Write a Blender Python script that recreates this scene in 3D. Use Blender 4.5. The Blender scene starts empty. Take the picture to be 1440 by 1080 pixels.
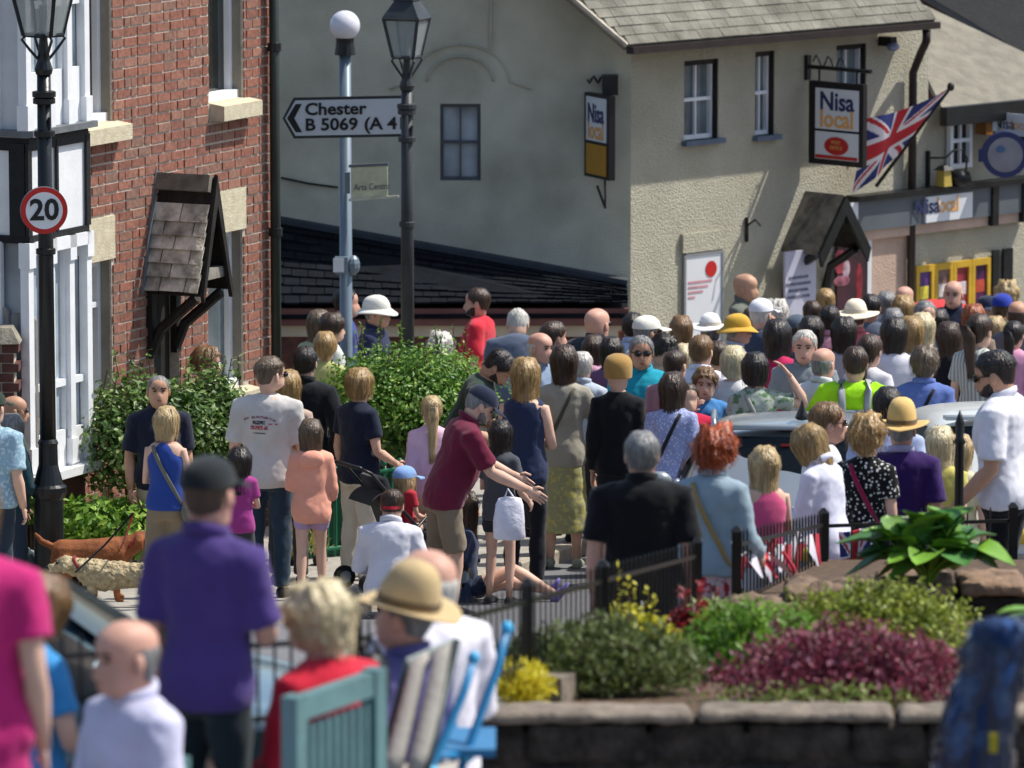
import bpy, bmesh, math, random
from mathutils import Vector, Matrix, noise
S = bpy.context.scene
COL = S.collection
rnd = random.Random(7)
R = math.radians
# ------------------------------------------------------------------ camera, light, exposure
F = 8000.0                      # focal length in photo pixels (1440 wide)
CAMZ = 8.03
TH = math.atan(1140 / F)        # pitch down
cam = bpy.data.objects.new('camera', bpy.data.cameras.new('camera'))
COL.objects.link(cam); S.camera = cam
cam.location = (0, 0, CAMZ); cam.rotation_euler = (math.pi / 2 - TH, 0, 0)
cam.data.sensor_width = 36; cam.data.lens = 36 * F / 1440
cam.data.clip_start = 0.5; cam.data.clip_end = 2000
cam.data.dof.use_dof = True; cam.data.dof.focus_distance = 43.0; cam.data.dof.aperture_fstop = 3.7
SUN_AZ, SUN_EL = 77.0, 56.0     # azimuth from +Y towards +X
w = bpy.data.worlds.new('World'); S.world = w; w.use_nodes = True
nt = w.node_tree; bg = nt.nodes['Background']
sky = nt.nodes.new('ShaderNodeTexSky'); sky.sky_type = 'NISHITA'; sky.sun_disc = False
sky.sun_elevation = R(SUN_EL); sky.sun_rotation = R(SUN_AZ); sky.dust_density = 1.5
nt.links.new(sky.outputs[0], bg.inputs[0]); bg.inputs[1].default_value = 0.14
sd = bpy.data.lights.new('sun', 'SUN'); sun = bpy.data.objects.new('sun', sd); COL.objects.link(sun)
sd.energy = 4.6; sd.angle = R(0.53); sd.color = (1, .95, .86)
az, el = R(SUN_AZ), R(SUN_EL)
sdir = Vector((math.sin(az) * math.cos(el), math.cos(az) * math.cos(el), math.sin(el)))
sun.rotation_euler = sdir.to_track_quat('Z', 'Y').to_euler(); sun.location = (30, 40, 60)
S.view_settings.view_transform = 'Standard'; S.view_settings.look = 'None'
S.view_settings.exposure = 0.22; S.view_settings.gamma = 1
S.cycles.max_bounces = 6; S.cycles.use_denoising = True

def ray(px, py):
    cx, cy = (px - 720) / F, (540 - py) / F
    return Vector((cx, math.cos(TH) + cy * math.sin(TH), -math.sin(TH) + cy * math.cos(TH)))
def at(px, py, Y):
    d = ray(px, py); return Vector((0, 0, CAMZ)) + d * (Y / d.y)
def onplane(px, py, P0, n):
    d = ray(px, py); o = Vector((0, 0, CAMZ)); return o + d * ((P0 - o).dot(n) / d.dot(n))
def sstep(x): x = max(0, min(1, x)); return x * x * (3 - 2 * x)
def base(Y):                    # the hill: steep down from the camera, gentler by the shop
    a, b = 5.9 - .1341 * Y, -.06 * (Y - 44)
    k = sstep((Y - 40) / 8.0); b2 = b if Y < 75 else -.06 * 31
    return a * (1 - k) + b2 * k
def kerbx(Y): return -1.13 + .383 * (Y - 43)
def G(X, Y): return base(Y) + (.12 if (X < kerbx(Y) and Y > 28) else 0)
# ------------------------------------------------------------------ helpers
def lin(c):
    if isinstance(c, str):
        c = [int(c[i:i + 2], 16) / 255 for i in (0, 2, 4)]
    return tuple((x / 12.92 if x < .04045 else ((x + .055) / 1.055) ** 2.4) for x in c)
MATS = {}
def mat(name, col, rough=.7, var=.12, scale=6, bump=0, bscale=40, metal=0, spec=.4, stretch=(1, 1, 1), col2=None,
        sheen=0, coat=0, alpha=1, trans=0, obj=True, sub=0, det=4, hue=0, bdist=.02):
    if name in MATS: return MATS[name]
    m = bpy.data.materials.new(name); m.use_nodes = True; MATS[name] = m
    t = m.node_tree; N, L = t.nodes, t.links; b = N['Principled BSDF']
    c = lin(col); c2 = lin(col2) if col2 else tuple(x * (1 - var * 2.2) for x in c); c1 = c if col2 else tuple(min(1, x * (1 + var)) for x in c)
    tc = N.new('ShaderNodeTexCoord'); mp = N.new('ShaderNodeMapping'); mp.inputs['Scale'].default_value = stretch
    L.new(tc.outputs['Object'], mp.inputs[0])
    nz = N.new('ShaderNodeTexNoise'); nz.inputs['Scale'].default_value = scale; nz.inputs['Detail'].default_value = det
    L.new(mp.outputs[0], nz.inputs['Vector'])
    rp = N.new('ShaderNodeValToRGB'); rp.color_ramp.elements[0].position = .3; rp.color_ramp.elements[1].position = .7
    rp.color_ramp.elements[0].color = (*c2, 1); rp.color_ramp.elements[1].color = (*c1, 1)
    L.new(nz.outputs[0], rp.inputs[0])
    if hue:   # per-object tint for repeated pieces
        oi = N.new('ShaderNodeObjectInfo'); hs = N.new('ShaderNodeHueSaturation'); mr = N.new('ShaderNodeMapRange')
        mr.inputs[3].default_value = 1 - hue; mr.inputs[4].default_value = 1 + hue
        L.new(oi.outputs['Random'], mr.inputs[0]); L.new(mr.outputs[0], hs.inputs['Value']); L.new(rp.outputs[0], hs.inputs['Color'])
        L.new(hs.outputs[0], b.inputs['Base Color'])
    else: L.new(rp.outputs[0], b.inputs['Base Color'])
    b.inputs['Roughness'].default_value = rough; b.inputs['Metallic'].default_value = metal
    b.inputs['Specular IOR Level'].default_value = spec
    if sheen: b.inputs['Sheen Weight'].default_value = sheen
    if coat: b.inputs['Coat Weight'].default_value = coat; b.inputs['Coat Roughness'].default_value = .06
    if trans: b.inputs['Transmission Weight'].default_value = trans
    if alpha < 1: b.inputs['Alpha'].default_value = alpha
    if sub: b.inputs['Subsurface Weight'].default_value = sub; b.inputs['Subsurface Radius'].default_value = (.01, .004, .002)
    if bump:
        bn = N.new('ShaderNodeTexNoise'); bn.inputs['Scale'].default_value = bscale; bn.inputs['Detail'].default_value = 3
        L.new(mp.outputs[0], bn.inputs['Vector'])
        bp = N.new('ShaderNodeBump'); bp.inputs['Strength'].default_value = min(1, bump); bp.inputs['Distance'].default_value = bdist
        L.new(bn.outputs[0], bp.inputs['Height']); L.new(bp.outputs[0], b.inputs['Normal'])
    return m
def leafmat(name, c1, c2, c3=None, rough=.45):
    if name in MATS: return MATS[name]
    m = bpy.data.materials.new(name); m.use_nodes = True; MATS[name] = m
    t = m.node_tree; N, L = t.nodes, t.links; b = N['Principled BSDF']
    g = N.new('ShaderNodeNewGeometry'); rp = N.new('ShaderNodeValToRGB'); e = rp.color_ramp.elements
    e[0].color = (*lin(c1), 1); e[1].color = (*lin(c2), 1)
    if c3: x = e.new(.75); x.color = (*lin(c2), 1); e[2].color = (*lin(c3), 1)
    L.new(g.outputs['Random Per Island'], rp.inputs[0]); L.new(rp.outputs[0], b.inputs['Base Color'])
    b.inputs['Roughness'].default_value = rough
    tr = N.new('ShaderNodeBsdfTranslucent'); mx = N.new('ShaderNodeMixShader'); mx.inputs[0].default_value = .35
    L.new(rp.outputs[0], tr.inputs[0]); L.new(b.outputs[0], mx.inputs[1]); L.new(tr.outputs[0], mx.inputs[2])
    L.new(mx.outputs[0], N['Material Output'].inputs[0])
    return m
def glassmat(name='window_glass', col='1c2426', rough=.04):
    return mat(name, col, rough, .3, 1.5, spec=.9)

class MB:
    def __init__(s): s.v = []; s.f = []; s.mi = []
    def add(s, vs, fs, m=0):
        o = len(s.v); s.v += [tuple(p) for p in vs]
        for q in fs: s.f.append(tuple(i + o for i in q)); s.mi.append(m)
        return s
    def box(s, c, d, ax=None, taper=1, m=0):
        """c centre, d full sizes along axes ax (3 vectors)"""
        ax = ax or (Vector((1, 0, 0)), Vector((0, 1, 0)), Vector((0, 0, 1))); c = Vector(c); vs = []
        for k in (-1, 1):
            t = taper if k > 0 else 1
            for i, j in ((-1, -1), (1, -1), (1, 1), (-1, 1)):
                vs.append(c + ax[0] * (i * d[0] / 2 * t) + ax[1] * (j * d[1] / 2 * t) + ax[2] * (k * d[2] / 2))
        return s.add(vs, [(3, 2, 1, 0), (4, 5, 6, 7), (0, 1, 5, 4), (1, 2, 6, 5), (2, 3, 7, 6), (3, 0, 4, 7)], m)
    def loft(s, rings, cap=(1, 1), m=0, closed=True):
        n = len(rings[0]); vs = [p for r in rings for p in r]; fs = []
        for i in range(len(rings) - 1):
            for j in range(n if closed else n - 1):
                k = (j + 1) % n; fs.append((i * n + j, i * n + k, (i + 1) * n + k, (i + 1) * n + j))
        if closed and cap[0]: fs.append(tuple(range(n))[::-1])
        if closed and cap[1]: b = (len(rings) - 1) * n; fs.append(tuple(b + j for j in range(n)))
        return s.add(vs, fs, m)
    def tube(s, pts, rad, n=8, up=None, cap=(1, 1), m=0):
        """rad: number or (r1,r2) per point"""
        pts = [Vector(p) for p in pts]; rings = []
        if not isinstance(rad, (list, tuple)): rad = [rad] * len(pts)
        t0 = (pts[-1] - pts[0]).normalized()
        ref = Vector(up) if up else (Vector((0, 1, 0)) if abs(t0.y) < .8 else Vector((0, 0, 1)))
        for i, p in enumerate(pts):
            a = pts[max(0, i - 1)]; b = pts[min(len(pts) - 1, i + 1)]; t = (b - a).normalized()
            x = t.cross(ref)
            x = x.normalized() if x.length > 1e-4 else Vector((1, 0, 0)); y = x.cross(t).normalized()
            r = rad[i]; r1, r2 = r if isinstance(r, tuple) else (r, r)
            rings.append([p + x * (math.cos(2 * math.pi * k / n) * r1) + y * (math.sin(2 * math.pi * k / n) * r2) for k in range(n)])
        return s.loft(rings, cap, m)
    def lathe(s, c, prof, n=16, m=0):
        """prof: (radius, z) list, axis z"""
        c = Vector(c)
        return s.loft([[c + Vector((math.cos(2 * math.pi * k / n) * r, math.sin(2 * math.pi * k / n) * r, z)) for k in range(n)] for r, z in prof], m=m)
    def ell(s, c, r, n=10, k=7, M=None, m=0):
        c = Vector(c); rings = []
        for i in range(1, k):
            a = math.pi * i / k; ring = []
            for j in range(n):
                p = Vector((r[0] * math.sin(a) * math.cos(2 * math.pi * j / n), r[1] * math.sin(a) * math.sin(2 * math.pi * j / n), -r[2] * math.cos(a)))
                ring.append(c + (M @ p if M else p))
            rings.append(ring)
        return s.loft(rings, m=m)
    def poly(s, pts, thick, n):
        """flat polygon with thickness along n"""
        n = Vector(n); a = [Vector(p) for p in pts]; b = [p + n * thick for p in a]; k = len(a)
        return s.add(a + b, [tuple(range(k))[::-1], tuple(range(k, 2 * k))] + [(i, (i + 1) % k, k + (i + 1) % k, k + i) for i in range(k)])
    def mesh(s, name, mats, smooth=False):
        me = bpy.data.meshes.new(name); me.from_pydata([tuple(v) for v in s.v], [], s.f)
        for m in (mats if isinstance(mats, (list, tuple)) else [mats]): me.materials.append(m)
        if any(s.mi): me.polygons.foreach_set('material_index', s.mi)
        if smooth: me.polygons.foreach_set('use_smooth', [True] * len(me.polygons))
        if smooth and len(s.f) < 30000:
            bm = bmesh.new(); bm.from_mesh(me); bmesh.ops.recalc_face_normals(bm, faces=bm.faces); bm.to_mesh(me); bm.free()
        me.validate(); me.update()
        return me
    def build(s, name, mats, parent=None, smooth=False, **kw):
        return obj(name, s.mesh(name, mats, smooth), parent, **kw)
def obj(name, me, parent=None, label=None, cat=None, group=None, kind=None, world=True):
    o = bpy.data.objects.new(name, me); COL.objects.link(o)
    if parent:
        o.parent = parent
        if world: o.matrix_parent_inverse = winv(parent)
    return tag(o, label, cat, group, kind)
def winv(o):
    M = o.matrix_basis.copy()
    if o.parent: M = o.parent.matrix_basis @ o.matrix_parent_inverse @ M
    return M.inverted()
def tag(o, label=None, cat=None, group=None, kind=None):
    for k, v in (('label', label), ('category', cat), ('group', group), ('kind', kind)):
        if v: o[k] = v
    return o
def thing(name, label, cat, loc=(0, 0, 0), rz=0, group=None):
    o = bpy.data.objects.new(name, None); COL.objects.link(o); o.location = loc; o.rotation_euler = (0, 0, rz)
    o.empty_display_size = .2
    return tag(o, label, cat, group)
def link(name, me, parent, loc=None, world=True): # piece sharing mesh data
    o = obj(name, me, parent, world=world)
    if loc is not None: o.location = loc
    return o
def rocky(o, sub=3, amp=.04, sc=.12):
    m = o.modifiers.new('b', 'BEVEL'); m.width = .02; m.segments = 2
    m = o.modifiers.new('r', 'REMESH'); m.mode = 'VOXEL'; m.voxel_size = .022; m.use_smooth_shade = True
    t = bpy.data.textures.get('rock') or bpy.data.textures.new('rock', 'CLOUDS'); t.noise_scale = sc; t.noise_depth = 3
    m = o.modifiers.new('d', 'DISPLACE'); m.texture = t; m.strength = amp; m.texture_coords = 'GLOBAL'
    return o
def txt(s, name, size, m, parent, origin, right, up, nrm, align='CENTER', ext=.002, sx=1.0, bold=0):
    cu = bpy.data.curves.new('t', 'FONT'); cu.body = s; cu.size = size; cu.align_x = align; cu.align_y = 'CENTER'; cu.extrude = ext
    cu.offset = bold; cu.resolution_u = 3
    to = bpy.data.objects.new('t', cu); COL.objects.link(to)
    me = bpy.data.meshes.new_from_object(to.evaluated_get(bpy.context.evaluated_depsgraph_get()))
    bpy.data.objects.remove(to); me.name = name
    r, u, n, o = Vector(right), Vector(up), Vector(nrm), Vector(origin)
    for v in me.vertices: v.co = o + r * (v.co.x * sx) + u * v.co.y + n * (v.co.z + ext)
    me.materials.clear(); me.materials.append(m)
    return obj(name, me, parent)
Z3 = Vector((0, 0, 1)); X3 = Vector((1, 0, 0)); Y3 = Vector((0, 1, 0))
# ------------------------------------------------------------------ materials of the setting
M_ASPH = mat('asphalt', '77777a', .9, .12, 30, .4, 200, col2='707074')
M_PAVE = mat('paving', 'a9a59c', .9, .1, 9, .3, 90, col2='948f86')
M_KERB = mat('kerb_stone', 'b3aa9a', .85, .12, 12, .4, 60, col2='8f8779')
M_SOIL = mat('soil', '5c4a3a', .95, .2, 20, .6, 60)
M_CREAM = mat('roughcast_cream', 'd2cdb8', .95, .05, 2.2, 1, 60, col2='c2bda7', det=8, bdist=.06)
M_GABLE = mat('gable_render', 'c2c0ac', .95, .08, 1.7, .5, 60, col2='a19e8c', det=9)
M_SLATE = mat('slate', '2b3038', .55, .2, 6, .5, 40, hue=.25)
M_ROOF = mat('old_slates', '8b887c', .9, .2, 3.5, .7, 30, col2='615e55', det=8)
M_ROOF2 = mat('old_slates_back', '8a8576', .9, .2, 5, .7, 30, col2='726d62')
M_DKWOOD = mat('dark_wood', '241f1c', .7, .3, 15, .4, 50, stretch=(1, 1, .2))
M_GUT = mat('gutter_brown', '2c2220', .5, .15, 6)
M_WHITE = mat('white_paint', 'e6e8ea', .5, .04, 4, .1, 30)
M_BLACK = mat('black_paint', '15181a', .4, .2, 8, .15, 40)
M_BLKTIM = mat('black_timber', '17191b', .7, .2, 8, .4, 40)
M_STONE = mat('sandstone', 'd2c9b0', .9, .1, 14, .4, 70, col2='bdb296')
M_GLASS = glassmat()
M_GLASSB = glassmat('window_glass_pale', '6a767c', .1)
M_GLASSC = glassmat('curtained_glass', 'a4b0b8', .25)
M_NET = mat('net_curtain', '8a949c', .9, .1, 9, stretch=(6, 6, .4))
M_LEAD = mat('lead_flashing', '6b6f72', .6, .1, 8)
M_PLATE = mat('panel_white', 'd8dadd', .45, .03, 2)
M_GREYPOLE = mat('grey_pole_paint', '6d7c88', .45, .06, 4, metal=.2)
M_RED = mat('sign_red', 'b8241f', .4, .03, 2)
M_NAVY = mat('sign_navy', '28305e', .45, .05, 2)
M_ORANGE = mat('sign_orange', 'e0a866', .45, .03, 2)
M_SGREY = mat('slate_grey_fascia', '5c6268', .5, .06, 3)
M_PINKISH = mat('pinkish_tone', 'c2a795', .95, .08, 3, .7, 50)  # pinkish tone; on the lower shop wall it paints in shade
M_FROST = mat('lamp_glass', 'b9c2c2', .12, .04, 3, spec=.7)
M_BRASS = mat('amber_lamp', '8a5a24', .4, .2, 5)
def brickmat():
    m = bpy.data.materials.new('handmade_brick'); m.use_nodes = True; t = m.node_tree; N, L = t.nodes, t.links; b = N['Principled BSDF']
    oi = N.new('ShaderNodeObjectInfo'); g = N.new('ShaderNodeNewGeometry'); ad = N.new('ShaderNodeMath'); ad.operation = 'ADD'
    fr = N.new('ShaderNodeMath'); fr.operation = 'FRACT'
    L.new(oi.outputs['Random'], ad.inputs[0]); L.new(g.outputs['Random Per Island'], ad.inputs[1]); L.new(ad.outputs[0], fr.inputs[0])
    rp = N.new('ShaderNodeValToRGB'); e = rp.color_ramp.elements
    e[0].color = (*lin('8a5b4c'), 1); e[1].color = (*lin('a87763'), 1)
    for p, c in ((.2, '96614f'), (.45, '9e6856'), (.7, '986a59'), (.88, '8d6a5b')): x = e.new(p); x.color = (*lin(c), 1)
    L.new(fr.outputs[0], rp.inputs[0])
    tc = N.new('ShaderNodeTexCoord'); nz = N.new('ShaderNodeTexNoise'); nz.inputs['Scale'].default_value = 26; nz.inputs['Detail'].default_value = 5
    L.new(g.outputs['Position'], nz.inputs['Vector'])
    mx = N.new('ShaderNodeMixRGB'); mx.blend_type = 'MULTIPLY'; mx.inputs[0].default_value = .75
    r2 = N.new('ShaderNodeValToRGB'); r2.color_ramp.elements[0].position = .3; r2.color_ramp.elements[0].color = (.42, .43, .45, 1); r2.color_ramp.elements[1].position = .65
    L.new(nz.outputs[0], r2.inputs[0]); L.new(rp.outputs[0], mx.inputs[1]); L.new(r2.outputs[0], mx.inputs[2]); L.new(mx.outputs[0], b.inputs['Base Color'])
    b.inputs['Roughness'].default_value = .9
    bp = N.new('ShaderNodeBump'); bp.inputs['Strength'].default_value = .5; bp.inputs['Distance'].default_value = .01
    L.new(nz.outputs[0], bp.inputs['Height']); L.new(bp.outputs[0], b.inputs['Normal'])
    return m
M_BRICK = brickmat()
M_MORTAR = mat('mortar', 'c6b9a9', .95, .12, 25, .4, 80)
M_DKBRICK = mat('dark_brick', '5a3a33', .95, .15, 12, .4, 60)
# ------------------------------------------------------------------ ground, road, pavement
def sheet(name, xs, ys, zf, m, kind='structure', lab=None):
    b = MB(); n = len(xs)
    b.add([(x, y, zf(x, y)) for y in ys for x in xs], [(j * n + i, j * n + i + 1, (j + 1) * n + i + 1, (j + 1) * n + i) for j in range(len(ys) - 1) for i in range(n - 1)])
    return b.build(name, m, smooth=True, kind=kind)
YS = [-60, -10, 0, 10, 15] + list(range(18, 76, 2)) + [90, 130, 250, 600]
sheet('ground', [-400, -60, -20, -8, -4, -2, 0, 2, 4, 8, 20, 60, 400], YS, lambda x, y: base(max(y, -10)) - .02, M_SOIL)
b = MB(); ys = [y * 1.0 for y in range(12, 80, 2)]
L_, R_ = [], []
b.add([(max(kerbx(y), -7), y, base(y) + .006) for y in ys] + [(9, y, base(y) + .006) for y in ys], [(i, len(ys) + i, len(ys) + i + 1, i + 1) for i in range(len(ys) - 1)])
b.build('road', M_ASPH, kind='structure', smooth=True)
b = MB(); ys = [y * .8 for y in range(40, 92)]
b.add([(kerbx(y) - 5.5, y, base(y) + .12) for y in ys] + [(kerbx(y) - .125, y, base(y) + .12) for y in ys], [(i, len(ys) + i, len(ys) + i + 1, i + 1) for i in range(len(ys) - 1)])
pav = b.build('pavement', M_PAVE, kind='structure', smooth=True)
kd = Vector((.383, 1, 0)); kd.normalize(); kn = Vector((kd.y, -kd.x, 0))
for i in range(24):
    y0 = 34 + i * .85; y1 = y0 + .838; a = Vector((kerbx(y0), y0, base(y0))); c = Vector((kerbx(y1), y1, base(y1)))
    MB().loft([[p - kn * .125 - Z3 * .1, p - kn * .0 - Z3 * .1, p + Z3 * .105, p - kn * .015 + Z3 * .122, p - kn * .125 + Z3 * .122] for p in (a, c)]).build('kerb_stone', M_KERB, pav)
# ------------------------------------------------------------------ brick house on the left
WU = Vector((.433, .901, 0)).normalized(); WN = Vector((.901, -.433, 0)).normalized()
W0 = at(155, 160, 46.4)
def wp(px, py, off=0): return onplane(px, py, W0 + WN * off, WN)
def wu(px, py, off=0): return (wp(px, py, off) - W0).dot(WU)
def wpt(u, z, off=0): p = W0 + WU * u + WN * off; return Vector((p.x, p.y, z))
WAX = (WU, WN, Z3)
house = thing('brick_house', 'red brick house with stone lintels and a slated porch hood', 'house', wpt(1, G(*wpt(1, 0).xy)))
uA, uB = wu(20, 300), wu(385, 300); zlow = base(46) - .3; zhigh = 6.6
ops = []   # openings u0,u1,z0,z1
def opening(pxl, pxr, pyt, pyb, pm):
    o = (wu(pxl, pm), wu(pxr, pm), wp(pxr, pyb).z if pyb else 0, wp(pxr, pyt).z if pyt is not None else 0); ops.append(o); return o
oUR = (wu(293, 100), wu(341.5, 100), wp(341, 137).z, 6.2); oUL = (wu(104, 100), wu(157, 100), wp(157, 170).z, 6.2)
oGR = (wu(292, 420), wu(341.5, 420), wp(330, 545).z, wp(341, 322).z); oGL = (wu(104, 420), wu(157, 420), wp(157, 590).z, wp(157, 364).z)
oD = (wu(216, 480), wu(252, 480), base(47) + .1, wp(252, 400).z)
ops = [oUR, oUL, oGR, oGL, oD]
lint = []
for o in (oGR, oGL):
    lint.append((o[0] - .07, o[1] + .045, o[3] + .004, o[3] + .36))
sills = [(oUR[0] + .02, oUR[1] + .09, oUR[2] - .15, oUR[2]), (oUL[0], oUL[1] + .09, oUL[2] - .15, oUL[2]), (oGR[0] - .05, oGR[1] + .09, oGR[2] - .15, oGR[2])]
# mortar backing built as strips round the openings
b = MB()
us = sorted({uA, uB} | {x for o in ops for x in o[:2]}); zs = sorted({zlow, zhigh} | {x for o in ops for x in o[2:]})
for i in range(len(us) - 1):
    for j in range(len(zs) - 1):
        uc, zc = (us[i] + us[i + 1]) / 2, (zs[j] + zs[j + 1]) / 2
        if any(o[0] < uc < o[1] and o[2] < zc < o[3] for o in ops): continue
        b.box(wpt(uc, zc, -.13), (us[i + 1] - us[i], .26, zs[j + 1] - zs[j]), WAX)
wall = b.build('wall', M_MORTAR, house)
CH, BL = .084, .222
bm_full = MB().box((0, 0, 0), (BL - .016, .03, CH - .019), WAX).mesh('brick', M_BRICK)
bm_half = MB().box((0, 0, 0), (BL / 2 - .016, .03, CH - .019), WAX).mesh('brick', M_BRICK)
near, rest = [], MB()
r2 = random.Random(3)
z = zlow; row = 0
while z < zhigh:
    u = uA - (BL / 2 if row % 2 else 0); k = 0
    while u < uB:
        ln = BL / 2 if (row % 3 == 0 and k % 2) or r2.random() < .1 else BL
        u0, u1, zc = u, min(u + ln, uB), z + CH / 2; u += ln; k += 1
        segs = [(u0, u1)]
        for o in ops + lint + [(s[0], s[1], s[2], s[3]) for s in sills]:
            if o[2] - .02 < zc < o[3] + .02:
                ns = []
                for a, c in segs:
                    if c <= o[0] or a >= o[1]: ns.append((a, c))
                    else:
                        if a < o[0]: ns.append((a, o[0]))
                        if c > o[1]: ns.append((o[1], c))
                segs = ns
        for a, c in segs:
            if c - a < .04: continue
            cen = wpt((a + c) / 2, zc, -.004 + r2.uniform(-.004, .004))
            near.append(((a + c) / 2, c - a, zc, cen))
    z += CH; row += 1
def score(q):   # how large and open it stands in the picture
    u, ln, zc, cen = q; vis = 0
    if wu(128, 300) < u < uB and base(46) + 1.5 < zc < 5.2: vis = 1
    return -vis, abs(u - wu(250, 200)) * .2 + abs(zc - 3.0)
near.sort(key=score)
for i, (u, ln, zc, cen) in enumerate(near):
    if i < 300:
        me = bm_full if abs(ln - BL) < .01 else bm_half if abs(ln - BL / 2) < .01 else MB().box((0, 0, 0), (ln - .016, .03, CH - .019), WAX).mesh('brick', M_BRICK)
        o = obj('brick', me, wall); o.location = cen
    else: rest.box(cen, (ln - .016, .03, CH - .019), WAX)
rest.build('bricks', M_BRICK, wall, kind='stuff')
def window(parent, o, P, ax, rec, fw=.06, bars=(), mull=(), frame=M_WHITE, glass=M_GLASS, name='window', dep=.06, net=None):
    """o: u0,u1,z0,z1; P(u,z,off)"""
    uc, zc, W, H = (o[0] + o[1]) / 2, (o[2] + o[3]) / 2, o[1] - o[0], o[3] - o[2]
    g = MB().box(P(uc, zc, -rec - .03), (W - fw, .012, H - fw), ax).build(name, glass, parent)
    f = MB()
    f.box(P(o[0] + fw / 2, zc, -rec), (fw, dep, H), ax).box(P(o[1] - fw / 2, zc, -rec), (fw, dep, H), ax)
    f.box(P(uc, o[2] + fw / 2, -rec), (W - 2 * fw, dep, fw), ax).box(P(uc, o[3] - fw / 2, -rec), (W - 2 * fw, dep, fw), ax)
    f.build('window_frame', frame, g)
    for t in bars: MB().box(P(uc, o[2] + H * t, -rec + .005), (W - 2 * fw, dep * .8, fw * .8), ax).build('glazing_bar', frame, g)
    for t in mull: MB().box(P(o[0] + W * t, zc, -rec + .002), (fw * .45, dep * .6, H - 2 * fw), ax).build('glazing_bar', frame, g)
    if net: MB().box(P(uc, zc, -rec - .1), (W, .01, H), ax).build('curtain', net, g)
    return g
for o, bar in ((oUR, ()), (oUL, ()), (oGR, ()), (oGL, (.72,))):
    window(house, o, wpt, WAX, .13, .055, bar, glass=M_GLASSB if o in (oGR,) else M_GLASS)
    MB().box(wpt((o[0] + o[1]) / 2, o[2] + .035, -.09), (o[1] - o[0] - .01, .1, .07), WAX).build('inner_sill', M_WHITE, house)
M_REVEAL = mat('render_reveal', '8c857a', .9, .08, 8)
for o in ops[:4]:
    MB().box(wpt(o[1] - .004, (o[2] + o[3]) / 2, -.14), (.008, .24, o[3] - o[2]), WAX).build('reveal', M_REVEAL, house)
for s in sills:
    p = [wpt(s[0], s[2], -.1), wpt(s[1], s[2], -.1)]
    MB().loft([[wpt(u, s[2], -.1), wpt(u, s[2], .14), wpt(u, s[3] - .025, .14), wpt(u, s[3] + .012, -.1)] for u in s[:2]]).build('sill', M_STONE, house)
for l in lint: MB().box(wpt((l[0] + l[1]) / 2, (l[2] + l[3]) / 2, -.03), (l[1] - l[0], .09, l[3] - l[2]), WAX).build('lintel', M_STONE, house)
d = MB().box(wpt((oD[0] + oD[1]) / 2, (oD[2] + oD[3]) / 2, -.12), (oD[1] - oD[0], .05, oD[3] - oD[2]), WAX).build('door', mat('dark_door', '2a2724', .6, .2, 5), house)
for t in (.3, .7):
    MB().box(wpt(oD[0] + (oD[1] - oD[0]) * t, oD[2] + .55, -.09), (.2, .02, .7), WAX).build('door_panel', M_DKWOOD, d)
# downpipe at the corner
c = wp(387, 250, .08)
dp = MB().tube([(c.x, c.y, base(48) - .2), (c.x, c.y, 6.6)], .045, 10).build('downpipe', mat('downpipe_green', '28312c', .5, .15, 5), house, smooth=True)
for zz in (.9, 2.4, 4.0): MB().lathe((c.x, c.y, zz), [(.045, -.04), (.06, -.035), (.06, .035), (.045, .04)], 10).build('pipe_collar', M_BLACK, dp)
# porch hood
pr0 = wp(224, 247); pe0 = wp(204, 412); uR, zR = (pr0 - W0).dot(WU), pr0.z; uE, zE = (pe0 - W0).dot(WU), pe0.z
OUT = .52
porch = MB()
for sg in (-1, 1):
    ue = uR + sg * (uR - uE)
    porch.poly([wpt(uR, zR, 0), wpt(ue, zE, 0), wpt(ue, zE, OUT), wpt(uR, zR, OUT)], -.03 if sg > 0 else .03, (WU * sg * .9 + Z3 * .3).normalized() * -1)
porch = porch.build('porch_hood', M_DKWOOD, house)
sv = (wpt(uE, zE) - wpt(uR, zR)); SL = sv.length; sd_ = sv.normalized(); snrm = WN.cross(sd_).normalized()
if snrm.dot(WU) > 0: snrm = -snrm
M_PT = mat('porch_slate', 'c2b9aa', .9, .25, 9, .5, 40, hue=.2)
r3 = random.Random(5); t = SL - .02; row = 0
while t > .36:
    cuts = [0] + ([.5] if row % 2 else [.28, .72]) + [1]; cuts = [cuts[0]] + [x + r3.uniform(-.06, .06) for x in cuts[1:-1]] + [cuts[-1]]
    for i in range(len(cuts) - 1):
        a, c2 = cuts[i] * OUT + .005, cuts[i + 1] * OUT - .005; hh = .155
        lift = .048 + r3.uniform(0, .008)
        q = lambda o, s, l: wpt(uR, zR, o) + sd_ * s + snrm * l
        MB().loft([[q(a, t - hh, .008), q(c2, t - hh, .008), q(c2, t - hh, .018), q(a, t - hh, .018)],
                   [q(a, t + r3.uniform(-.008, .008), lift - .012), q(c2, t + r3.uniform(-.008, .008), lift - .012), q(c2, t, lift), q(a, t, lift)]]).build('slate', M_PT, porch)
    t -= .118; row += 1
MB().box(wpt(uR - .04, zR - .045, OUT / 2) + snrm * .03, (.05, OUT, .14), (snrm, WN, sd_)).build('ridge_board', mat('weathered_board', '7a7468', .9, .2, 8, .4, 40), porch)
for sg in (-1, 1):
    ue = uR + sg * (uR - uE)
    MB().poly([wpt(uR, zR + .03, OUT), wpt(uR, zR - .22, OUT), wpt(ue + (-sg) * .02, zE - .06, OUT), wpt(ue, zE + .0, OUT)], .035, WN).build('barge_board', M_DKWOOD, porch)
MB().box(wpt(uR, zE + .16, OUT - .06), (2 * (uR - uE) * .9, .09, .09), WAX).build('tie_beam', mat('beam_grey', '8a857b', .85, .2, 9), porch)
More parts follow.
